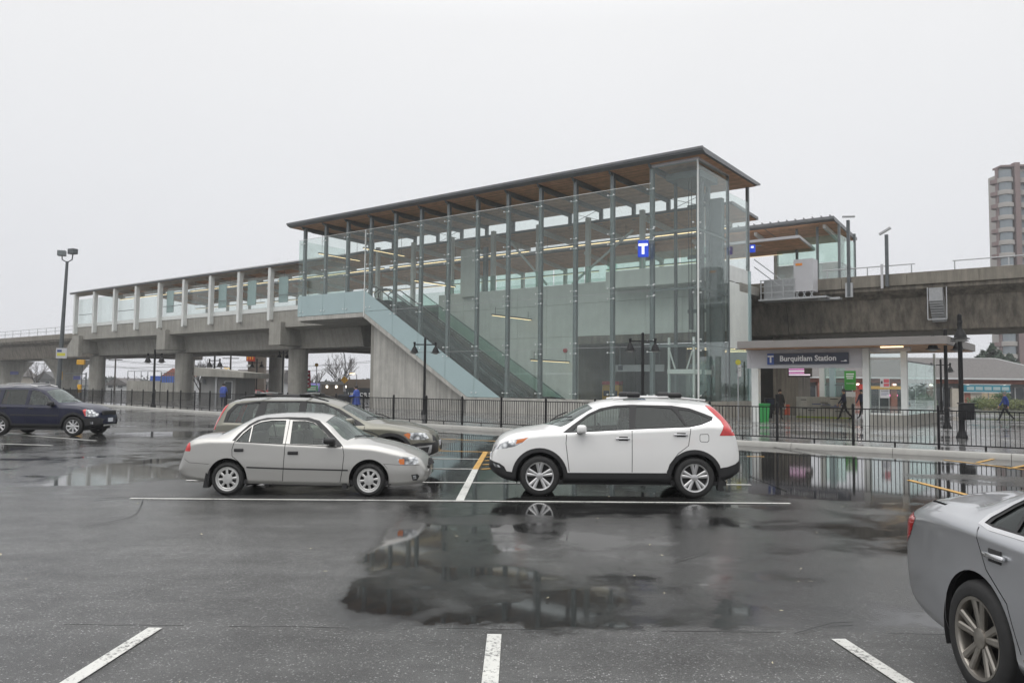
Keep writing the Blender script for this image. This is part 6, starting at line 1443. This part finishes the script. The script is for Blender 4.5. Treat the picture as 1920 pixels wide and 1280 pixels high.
v = at(425, 695, 132); ya = thing('arches_sign', 'small yellow arches sign left of the pylon', 'sign', None, (v.x, 132, 0)); arches(ya, v.x, 132, v.z - .35, 1.0, .85); MB().tube([(v.x, 132.1, 0), (v.x, 132.1, v.z)], .06, 6).build('pole', 'steel_dark', ya)
# street frontage right of the wide column
t, x0, x1, z1 = bldg('liquor_shop', 'olive-grey shop with white lettering seen under the platform', 'shop', 602, 655, 750, 716, 112, 10, 'stucco_brown'); box(x0 - .1, x1 + .1, 111.7, 111.98, z1 - .4, z1 + .05).build('cornice', 'stucco_grey', t)
for k in range(3): box(x0 + .7 + k * 1.3, x0 + .9 + k * 1.3, 111.8, 111.98, 1.6, 1.9).build('wall_lamp', 'lamp_white', t)
t, x0, x1, z1 = bldg('liquor_shop', 'brown shop with LIQUOR lettering right of the olive-grey wall', 'shop', 649, 700, 750, 711, 111, 9, 'stucco_brown'); box(x0 - .1, x1 + .1, 110.6, 110.98, z1 - 2.6, z1 - 1.2).build('fascia', 'window_dark', t)
link('lettering', text_mesh('LIQUOR STORE', .72, 'letter_white', .012, .02), t, (x0 + .3 - OFF[t.name].x, 110.55 - OFF[t.name].y, z1 - 2.35), (math.pi / 2, 0, 0)); box(x0 + .2, x1 - .2, 110.9, 110.98, .3, 1.2).build('shopfront', 'shop_lit', t)
t, x0, x1, z1 = bldg('violet_shop', 'low shop with violet awning and green sign under the platform', 'shop', 566, 600, 750, 722, 118, 8, 'stucco_grey'); MB().prism([(117, z1 - .9), (118, z1 - .9), (118, z1 + .3)], x0, x1, 'yz').build('awning', 'awning_violet', t); box(x0 + 1.0, x0 + 2.6, 116.8, 116.95, 1.1, 1.9).build('sign', 'bin_green', t)
for k in range(2): box(x0 + 1.2, x0 + 2.4, 116.76, 116.79, 1.25 + .3 * k, 1.38 + .3 * k).build('sign_line', 'letter_white', t)
# banner, signs and poles on the street
mat('banner_red', (.55, .04, .07), .6)
v = at(576, 712, 96); t = thing('banner', 'red vertical street banner beside the wide column', 'banner', None, (v.x, 96, 0)); MB().tube([(v.x - .45, 96, 0), (v.x - .45, 96, v.z + 1.3)], .06, 8).build('pole', 'steel_dark', t)
MB().prism([(v.x - .4, v.z - 1.1), (v.x + .45, v.z - .9), (v.x + .35, v.z + 1.15), (v.x - .4, v.z + 1.15)], 95.98, 96.02).build('cloth', 'banner_red', t)
for k in range(4): box(v.x - .25, v.x + .25, 95.95, 95.975, v.z - .8 + k * .5, v.z - .62 + k * .5).build('print', 'letter_white', t)
v = at(594, 684, 88); t = thing('stop_pole', 'thin bus stop pole with round orange top', 'sign', None, (v.x, 88, 0)); MB().tube([(v.x, 88, 0), (v.x, 88, v.z)], .05, 8).build('pole', 'galvanised', t); mat('sign_orange', (.60, .33, .03), .5); MB().lathe([(.2, -.03), (.2, .03)], (v.x, 87.9, v.z), 'y', 18).build('disc', 'sign_orange', t)
v = at(646, 740, 104); w = at(640, 655, 104); t = thing('street_light', 'tall curved street light pole with yellow diamond sign', 'street lamp', None, (v.x, 104, 0)); MB().tube([(v.x, 104, 0), (v.x, 104, w.z - 1.6), (v.x - .15, 104, w.z - .6), (v.x - .7, 104, w.z + .3)], [.1, .07, .06, .05], 8).build('pole', 'steel_dark', t, True); v2 = at(646, 712, 103.8)
MB().prism([(v2.x - .5, v2.z), (v2.x, v2.z - .5), (v2.x + .5, v2.z), (v2.x, v2.z + .5)], 103.78, 103.82).build('diamond_sign', 'sign_orange', t); box(v2.x - .14, v2.x + .18, 103.75, 103.8, v2.z - 1.5, v2.z - .8).build('plate', 'white_panel', t)
v = at(662, 702, 110); t = thing('street_light', 'short lit street lamp above the brown shop', 'street lamp', None, (v.x, 110, 0)); MB().tube([(v.x + .5, 110, 0), (v.x + .5, 110, v.z), (v.x - .1, 110, v.z + .1)], .05, 6).build('pole', 'steel_dark', t); MB().rbox((v.x - .1, 110, v.z + .1), (.7, .3, .14), .05).build('head', 'lamp_warm', t)
for k, (px, yt, Y, lab) in enumerate(((433, 664, 118, 'wooden utility pole left of the pylon sign'), (415, 681, 150, 'utility pole with crossarm behind the kiosk lamp'), (217, 668, 140, 'dark utility pole between the left columns'), (40, 655, 150, 'utility pole at the far left behind the guideway'))):
    v = at(px, yt, Y); mat('pole_wood', (.06, .05, .042), .9, var=.2); t = thing('utility_pole', lab, 'utility pole', None, (v.x, Y, 0), None, 'utility poles'); MB().tube([(v.x, Y, 0), (v.x, Y, v.z)], [.17, .12], 8).build('pole', 'pole_wood', t, True); MB().bar((v.x - 1.2, Y, v.z - .6), (v.x + 1.2, Y, v.z - .6), .1, .12).build('crossarm', 'pole_wood', t)
    for d in (-1, 1): MB().tube([(v.x + d * 1.0 + (30 * u - 15) * 1.6, Y + 2, v.z - .4 - 1.5 * (1 - (2 * u - 1) ** 2)) for u in [i / 10 for i in range(11)]], .02, 4).build('wire', 'rubber', t)
# traffic signals at the left
mat('signal_yellow', (.62, .33, .02), .5); mat('lit_green', (.1, .8, .4), .4, emit=(.2, 1, .6), es=3); mat('lit_red', (.9, .1, .05), .4, emit=(1, .1, .05), es=4); mat('street_sign', (.06, .07, .22), .5)
def signal(label, px, py_, Y, arm_to, lit, extra=None, sign=None):
    v = at(px, py_, Y); t = thing('traffic_signal', label, 'traffic light', None, (at(arm_to, 740, Y).x, Y, 0), None, 'traffic signals'); ax = at(arm_to, 740, Y).x
    MB().tube([(ax, Y, 0), (ax, Y, v.z + .5)], [.14, .1], 8).build('pole', 'steel_grey', t, True); MB().tube([(ax, Y, v.z + .3), (v.x - .6 if v.x < ax else v.x + .6, Y, v.z + .35)], .06, 6).build('mast_arm', 'steel_grey', t)
    hd = MB().rbox((v.x, Y - .2, v.z), (.5, .3, 1.25), .06).build('signal_head', 'signal_yellow', t)
    for k in range(3): MB().lathe([(.15, 0), (.15, -.06)], (v.x, Y - .36, v.z + .4 - .4 * k), 'y', 12).build('lens', lit if (lit == 'lit_red') == (k == 0) and (k == 0 or k == 2) else 'window_dark', hd)
    if sign: w = at(sign[0], sign[1], Y); box(w.x - sign[2], w.x + sign[2], Y - .12, Y - .05, w.z - .28, w.z + .28).build('street_name_plate', 'street_sign', t)
signal('traffic signal with green light, left of two beside the flared pier', 25, 727, 135, 4, 'lit_green', None, (24, 699, 1.0)); signal('traffic signal with green light, right of two beside the flared pier', 53, 729, 136, 66, 'lit_green', None, (60, 736, .6)); signal('traffic signal with red light beside the floodlight pole', 115, 704, 120, 160, 'lit_red', None, (145, 708, .55)); signal('yellow traffic signal hanging above the blue street plate', 42, 693, 140, 14, 'none_lit' if False else 'lit_green')
v = at(152, 679, 100); t = thing('warning_box', 'orange signal box under the platform end', 'traffic light', None, (v.x, 100, 0)); MB().rbox((v.x, 100, v.z), (.95, .4, .62), .06).build('box', 'signal_yellow', t); MB().tube([(v.x, 100.3, 0), (v.x, 100.3, v.z + .2)], .07, 8).build('pole', 'steel_dark', t)
v = at(149, 728, 95); t = thing('pedestrian_signal', 'yellow pedestrian signal by the left column', 'traffic light', None, (v.x, 95, 0)); MB().rbox((v.x, 95, v.z), (.42, .3, .95), .05).build('head', 'signal_yellow', t); MB().tube([(v.x, 95.2, 0), (v.x, 95.2, v.z)], .06, 8).build('pole', 'steel_grey', t)
# parked cars far behind: small shells of the same kind
def far_car(label, px, py_, paint, rz, white=False):
    g = gz(px, py_, 0); o = veh('parked_car', label, g.x, g.y, rz, 'cars parked beyond the station'); fx = 2.6; R = .31
    zt = [(-.9, .6), (-.85, .98), (-.5, 1.02), (0, 1.3), (.5, 1.42), (1.2, 1.42), (1.6, 1.32), (2.3, 1.0), (3.0, .88), (3.3, .75), (3.4, .6)] if not white else [(-.9, .6), (-.85, 1.5), (-.7, 1.75), (.5, 1.85), (1.4, 1.82), (1.9, 1.6), (2.5, 1.15), (3.0, 1.0), (3.3, .8), (3.4, .6)]
    zr = [(x, z - .06) for x, z in zt]; zs = [(-.9, .5), (-.8, .85), (0, .92), (1.5, .92), (2.4, .86), (3.0, .75), (3.3, .6), (3.4, .45)]
    W = [(-.92, .5), (-.85, .7), (-.6, .84), (0, .88), (2.6, .88), (3.0, .82), (3.3, .65), (3.4, .45)]; Wr = [(-.92, .4), (-.6, .66), (0, .62), (.6, .58), (1.4, .58), (2.3, .72), (3.0, .65), (3.4, .32)]
    sh = Shell([(-.9, .4), (-.5, .25), (3.0, .24), (3.4, .36)], zs, zr, zt, W, Wr); P = []
    P.append(('side_window', GD, .01, 'side', [(.0, .98), (.35, 1.28), (.95, 1.32), (.95, .97)] if not white else [(-.6, 1.05), (-.55, 1.6), (.9, 1.65), (.9, 1.05)])); P.append(('side_window', GD, .01, 'side', [(1.05, .97), (1.05, 1.32), (1.4, 1.28), (2.0, .96)] if not white else [(1.0, 1.05), (1.0, 1.65), (1.5, 1.55), (2.1, 1.05)]))
    P.append(('headlamp', 'lamp_lens', .002, 'side', [(3.0, .7), (3.25, .7), (3.3, .58), (3.05, .56)])); P.append(('tail_lamp', 'red_lens', -.002, 'side', [(-.92, .75), (-.7, .78), (-.7, .62), (-.92, .6)]))
    for x in (0, fx): P.append(('arch_opening', None, 0, 'side', circ(x, R, .37, 20)))
    P.append(('windscreen', GD, .006, 'top', top_band(2.1, 1.62, .62, .54, .2, .04)))
    build_car(o, sh, P, paint, None); add_wheels(o, sh, (0, fx), R, .2, .2, ('s', 6), 'alloy', .76, .37)
far_car('red car parked behind the fence left of the wide column', 462, 757, 'paint_red', R_(8)); far_car('white van seen through the station entrance', 1432, 757, 'paint_white', R_(4), True)
# ---- strip mall, hedge, trees and tower on the right ------------------------
def mall():
    Y = 92; p, q = at(1395, 770, Y), at(2010, 712, Y); t = thing('strip_mall', 'low brick strip mall with brown shingled roof and teal shop sign', 'building', None, (p.x, Y, 0)); ze = q.z
    n_ = 9; w = (q.x - p.x) / n_
    for k in range(n_):
        x = p.x + k * w
        box(x, x + .7, Y - .3, Y + .3, 0, ze - .55).build('pier', 'brick', t); f = box(x + .75, x + w - .05, Y + .2, Y + .3, .2, 2.4).build('shopfront', 'shop_lit' if k in (0, 6) else 'window_dark', t)
        for m in range(4): box(x + .75 + m * (w - .8) / 3 - .04, x + .75 + m * (w - .8) / 3 + .04, Y + .1, Y + .195, .15, 2.45).build('frame', 'stucco_white', f)
        MB().rbox((x + .35, Y - .42, ze - .75), (.3, .2, .16), .04).build('wall_lamp', 'lamp_white', t)
    box(p.x, q.x, Y - .2, Y + .5, ze - .55, ze - .05).build('brick_band', 'brick', t); box(p.x, q.x, Y + .5, Y + 14, 0, ze).build('wall', 'stucco_grey', t)
    xr = at(1766, 700, Y + 6).x; xr2 = at(1876, 700, Y + 6).x; zr = at(1800, 671, Y + 6).z
    zr2 = zr
    rf = MB().add([(p.x - 1, Y - .8, ze), (q.x + 1, Y - .8, ze), (q.x + 1, Y + 15, ze), (p.x - 1, Y + 15, ze), (p.x + 3, Y + 7, zr), (xr2, Y + 7, zr)], [(0, 1, 5, 4), (1, 2, 5), (2, 3, 4, 5), (3, 0, 4), (3, 2, 1, 0)]).build('roof', 'shingle', t)
    MB().bar((p.x - 1, Y - .84, ze), (q.x + 1, Y - .84, ze), .12, .18).build('gutter', 'stucco_white', rf); MB().bar((p.x + 3, Y + 7, zr + .03), (xr2, Y + 7, zr + .03), .2, .1).build('ridge_cap', 'stucco_white', rf); MB().bar((xr2, Y + 7, zr + .03), (q.x + 1, Y - .8, ze + .05), .2, .1).build('ridge_cap', 'stucco_white', rf)
    def sgn(x0, x1, y0, y1, m, lab, marks=None):
        a, b = at(x0, y1, Y - .5), at(x1, y0, Y - .5); s = box(a.x, b.x, Y - .6, Y - .35, a.z, b.z).build(lab, m, t); return s, a, b
    s, a, b = sgn(1807, 1893, 722, 734, 'teal_sign', 'shop_sign'); box(a.x - .1, b.x + .1, Y - .58, Y - .4, a.z - .12, a.z - .01).build('sign_frame', 'stucco_white', s); box(a.x - .1, b.x + .1, Y - .58, Y - .4, b.z + .01, b.z + .12).build('sign_frame', 'stucco_white', s)
    for k in range(5): box(a.x + .3 + k * 1.0, a.x + 1.1 + k * 1.0, Y - .64, Y - .605, a.z + .2, b.z - .2).build('lettering', 'spandrel', s)
    s, a, b = sgn(1632, 1690, 724, 729, 'sign_orange', 'shop_sign'); s, a, b = sgn(1434, 1452, 719, 727, 'white_panel', 'shop_sign')
    link('lettering', text_mesh('CAFE', .42, 'ink', .006, .01), s, ((a.x + .15) - p.x, Y - .62, a.z + .1), (math.pi / 2, 0, 0))
    s, a, b = sgn(1610, 1622, 720, 730, 'sign_red', 'shop_sign'); mat('neon_pink', (.9, .2, .45), .4, emit=(1, .15, .45), es=2.5)
    v = at(1676, 741, Y - .1); MB().tube([(v.x + .42 * math.cos(a_), Y - .05, v.z + .2 * math.sin(a_)) for a_ in [2 * math.pi * i / 16 for i in range(17)]], .05, 6).build('neon_sign', 'neon_pink', t); MB().tube([(v.x - .25, Y - .05, v.z), (v.x + .25, Y - .05, v.z)], .06, 6).build('neon_sign', 'neon_pink', t)
    v = at(1860, 755, Y - .2); box(v.x - 4.6, v.x - 1.2, Y - .28, Y + .15, .1, 2.3).build('pale_door_bay', 'stucco_beige', t)
mall()
# ---- foliage ---------------------------------------------------------------
mat('leaf_dark', (.022, .045, .024), .7, var=.45, vs_=1.2); mat('leaf_mid', (.045, .085, .025), .7, var=.45, vs_=1.2); mat('leaf_yellow', (.10, .12, .03), .7, var=.4, vs_=1.2); mat('bark', (.065, .055, .048), .9, var=.25, vs_=4); mat('hazed_trees', (.075, .085, .078), .9, var=.35, vs_=.12)  # distant trees: haze put into the colour, lighter and greyer than leaf
def leaves(m, cs, n, size, rnd):
    for c, r in cs:
        for _ in range(n):
            while True:
                d = Vector((rnd.uniform(-1, 1), rnd.uniform(-1, 1), rnd.uniform(-1, 1)))
                if .3 < d.length < 1: break
            p = Vector(c) + Vector((d.x * r[0], d.y * r[1], d.z * r[2])); s = size * rnd.uniform(.6, 1.4)
            u = Vector((rnd.uniform(-1, 1), rnd.uniform(-1, 1), rnd.uniform(-1, 1))).normalized(); v = u.orthogonal().normalized()
            m.add([p - u * s, p + v * s * .5, p + u * s, p - v * s * .5], [(0, 1, 2, 3)])
rnd = random.Random(3)
def evergreen(label, px, ytop, Y, w):
    v = at(px, ytop, Y); t = thing('evergreen_tree', label, 'tree', None, (v.x, Y, 0), None, 'evergreen trees by the strip mall'); H_ = v.z
    MB().tube([(v.x, Y, 0), (v.x + .1, Y, H_ * .5), (v.x, Y, H_ * .95)], [.28, .18, .03], 8).build('trunk', 'bark', t, True); m = MB(); cs = []
    for k in range(16):
        f = k / 15; z = H_ * (.25 + .75 * f); r = w * (1 - f) ** .7 + .3; 
        for j in range(3): a = rnd.uniform(0, 6.3); cs.append(((v.x + r * .5 * math.cos(a), Y + r * .5 * math.sin(a), z), (r * .6, r * .6, H_ * .06)))
    leaves(m, cs, 60, .30, rnd); m.build('crown', 'leaf_dark', t)
evergreen('dark evergreen tree rising behind the strip mall roof', 1862, 650, 120, 3.2); evergreen('second dark evergreen left of the tower base', 1842, 662, 124, 2.6); evergreen('low dark evergreen beside the tower', 1893, 668, 126, 3.0)
hd = thing('hedge', 'clipped green hedge in front of the brick strip mall', 'hedge', None, P2(1900, 775, 78)); m = MB(); a, b = at(1848, 770, 78), at(1990, 770, 78); cs = [((a.x + (b.x - a.x) * k / 26 + rnd.uniform(-.1, .1), 78 + rnd.uniform(-.5, .5), .62 + rnd.uniform(-.05, .12)), (.7, .7, .62)) for k in range(27)]
leaves(m, cs, 150, .10, rnd); m.build('foliage', 'leaf_yellow', hd)
for px, yt, lab in ((1872, 735, 'loose green shrub above the hedge'), (1735, 740, 'dark green shrub seen through the booth glass'), (1832, 745, 'small shrub left of the hedge')):
    v = at(px, yt, 82); t = thing('shrub', lab, 'shrub', None, (v.x, 82, 0), None, 'shrubs by the strip mall'); m = MB(); leaves(m, [((v.x + rnd.uniform(-.7, .7), 82 + rnd.uniform(-.6, .6), v.z * rnd.uniform(.3, .85)), (.6, .6, .5)) for _ in range(9)], 90, .13, rnd); m.build('foliage', 'leaf_mid', t); MB().tube([(v.x, 82, 0), (v.x, 82, v.z * .7)], .05, 5).build('stem', 'bark', t)
def bare_tree(label, px, ytop, Y, spread=.5, seed=1, n0=7):
    rd = random.Random(seed); v = at(px, ytop, Y); H_ = v.z; t = thing('bare_tree', label, 'tree', None, (v.x, Y, 0), None, 'leafless trees'); tk = MB(); cr = MB()
    tk.tube([(v.x, Y, 0), (v.x + .05, Y, H_ * .22), (v.x, Y, H_ * .4)], [.2, .15, .12], 7); tk.build('trunk', 'bark', t, True)
    def br(p, d, L, r, lv):
        q = p + d * L * .5 + Vector((rd.uniform(-1, 1), rd.uniform(-1, 1), rd.uniform(-.2, .6))) * L * .06; e = p + d * L; cr.tube([p, q, e], [r, r * .75, r * .45], 4 if lv > 1 else 5, False)
        if lv < 4:
            for k in range(3 if lv > 0 else 4):
                s = p.lerp(e, .35 + .6 * (k + 1) / 4); nd = (d + Vector((rd.uniform(-1, 1), rd.uniform(-1, 1), rd.uniform(-.1, .55))) * spread).normalized(); br(s, nd, L * rd.uniform(.5, .68), r * .55, lv + 1)
    for k in range(n0):
        a = 6.283 * k / n0 + rd.uniform(-.3, .3); br(Vector((v.x, Y, H_ * rd.uniform(.2, .4))), Vector((math.cos(a) * .6, math.sin(a) * .6, 1)).normalized(), H_ * rd.uniform(.34, .46), .07, 0)
    cr.build('crown', 'bark', t)
bare_tree('broad leafless tree seen under the platform beyond the street', 640, 664, 116, .75, 2, 9); bare_tree('thin leafless tree left of the street light', 590, 695, 122, .6, 5, 5); bare_tree('leafless tree behind the kiosk', 377, 676, 100, .6, 8, 6); bare_tree('leafless tree beside the far-left traffic signals', 70, 678, 155, .6, 11, 6)
# ---- far town edge ---------------------------------------------------------
m = MB(); 
for k in range(420):
    a = R_(-64 + 118 * k / 420); D_ = rnd.uniform(230, 330); hh = rnd.uniform(2.2, 4.8); leaves(m, [((D_ * math.sin(a), D_ * math.cos(a), hh * .45), (5.5, 4.5, hh * .5))], 90, .62, rnd)
tag(m.build('distant_woods', 'hazed_trees'), 'low grey-green line of distant trees along the horizon', 'woods', kind='stuff')
def house(label, px0, px1, yt, Y, wall, roofm, hip=2.0):
    t, x0, x1, z1 = bldg('house', label, 'house', px0, px1, 745, yt, Y, 9, wall); MB().prism([(x0 - .6, z1), (x1 + .6, z1), ((x0 + x1) / 2, z1 + hip)], Y - .5, Y + 9.5).build('roof', roofm, t)
    n_ = max(2, int((x1 - x0) / 2.4))
    for k in range(n_): win(t, x0 + .5 + k * (x1 - x0 - .6) / n_, x0 + 1.5 + k * (x1 - x0 - .6) / n_, Y, 1.0, 2.3)
house('brown-roofed house at the far left edge behind the guideway', -30, 14, 705, 165, 'stucco_beige', 'shingle', 2.6); house('grey house beside the left traffic signals', 62, 104, 712, 190, 'stucco_grey', 'asphalt_roof'); house('white house seen past the floodlight pole', 118, 150, 722, 185, 'stucco_white', 'asphalt_roof', 1.4); house('low pale house right of the left round column', 198, 240, 722, 175, 'stucco_white', 'shingle', 1.6)
# ---- tower -----------------------------------------------------------------
def tower():
    Y = 175; t = thing('apartment_tower', 'tall hazy apartment tower with rounded balconies and brick piers', 'apartment tower', None, P2(1900, 740, Y)); x = lambda px: at(px, 600, Y).x + 2.6
    xa, xb, xc, xd = x(1861), x(1886), x(1896), x(2060); FH = 2.80; N_ = 18; z0 = .8; mat('tower_glass', (.20, .23, .25), .2); mat('tower_conc', (.35, .33, .31), .8, var=.06); mat('tower_brick', (.20, .145, .14), .8, var=.08)
    box(xa + 2.6, xd, Y + 2.2, Y + 9, 0, z0 + N_ * FH + .4).build('core', 'tower_conc', t); box(xa + .3, xd, Y + .8, Y + 2.1, 0, z0 + N_ * FH + .5).build('core', 'tower_conc', t)
    box(xb, xc, Y - .4, Y + 1, 0, z0 + N_ * FH + 1.6).build('brick_pier', 'tower_brick', t); box(xa - .1, xa + .55, Y + 1.0, Y + 2.0, 0, z0 + N_ * FH + .8).build('brick_pier', 'tower_brick', t)
    MB().prism([(xa, z0 + N_ * FH + .6), (xd, z0 + N_ * FH + 1.6), (xd, z0 + N_ * FH + 2.0), (xa, z0 + N_ * FH + 1.0)], Y - .2, Y + 3).build('roof', 'tower_brick', t)
    for k in range(N_):
        z = z0 + k * FH
        MB().lathe([(1.45, 0), (1.6, .1), (1.6, 1.05), (1.45, 1.1)], (xa + 1.45, Y + .9, z), 'z', 20).build('bay_parapet', 'tower_conc', t, True)
        MB().lathe([(1.35, 1.1), (1.35, FH)], (xa + 1.45, Y + .9, z), 'z', 16).build('bay_window', 'tower_glass', t, True)
        MB().lathe([(1.0, 0), (1.15, .1), (1.15, .95)], (xa + .25, Y + 2.2, z), 'z', 16).build('side_balcony', 'tower_brick', t, True)
        for j in range(3):
            xm = xc + 2.2 + j * 5.2
            q = MB()
            pts = [(xm + 2.3 * math.cos(a), Y + .8 - 1.5 * math.sin(a)) for a in [math.pi * i / 10 for i in range(11)]]
            q.prism(pts, z, z + 1.05, 'xy'); q.build('balcony', 'tower_conc', t); wv = box(xm - 2.0, xm + 2.0, Y + .70, Y + .79, z + 1.1, z + 2.6).build('window', 'tower_glass', t); box(xm - .04, xm + .04, Y + .64, Y + .695, z + 1.1, z + 2.6).build('frame', 'stucco_white', wv)
tower()
# ------------------------------------------------------------------ damp air
hz = box(-500, 500, -440, 560, -1.0, 62).build('haze', mat('haze_air', (1, 1, 1)))
hm = MATS['haze_air']; hn = hm.node_tree; hn.nodes.clear()
ho = hn.nodes.new('ShaderNodeOutputMaterial'); hv = hn.nodes.new('ShaderNodeVolumePrincipled'); hv.inputs['Color'].default_value = (.93, .95, .97, 1); hv.inputs['Density'].default_value = HAZE; hv.inputs['Anisotropy'].default_value = .2
hn.links.new(hv.outputs[0], ho.inputs['Volume']); hz['kind'] = 'stuff'; hz['label'] = 'thin rainy haze filling the air'; hz['category'] = 'haze'
cy.volume_bounces = 1
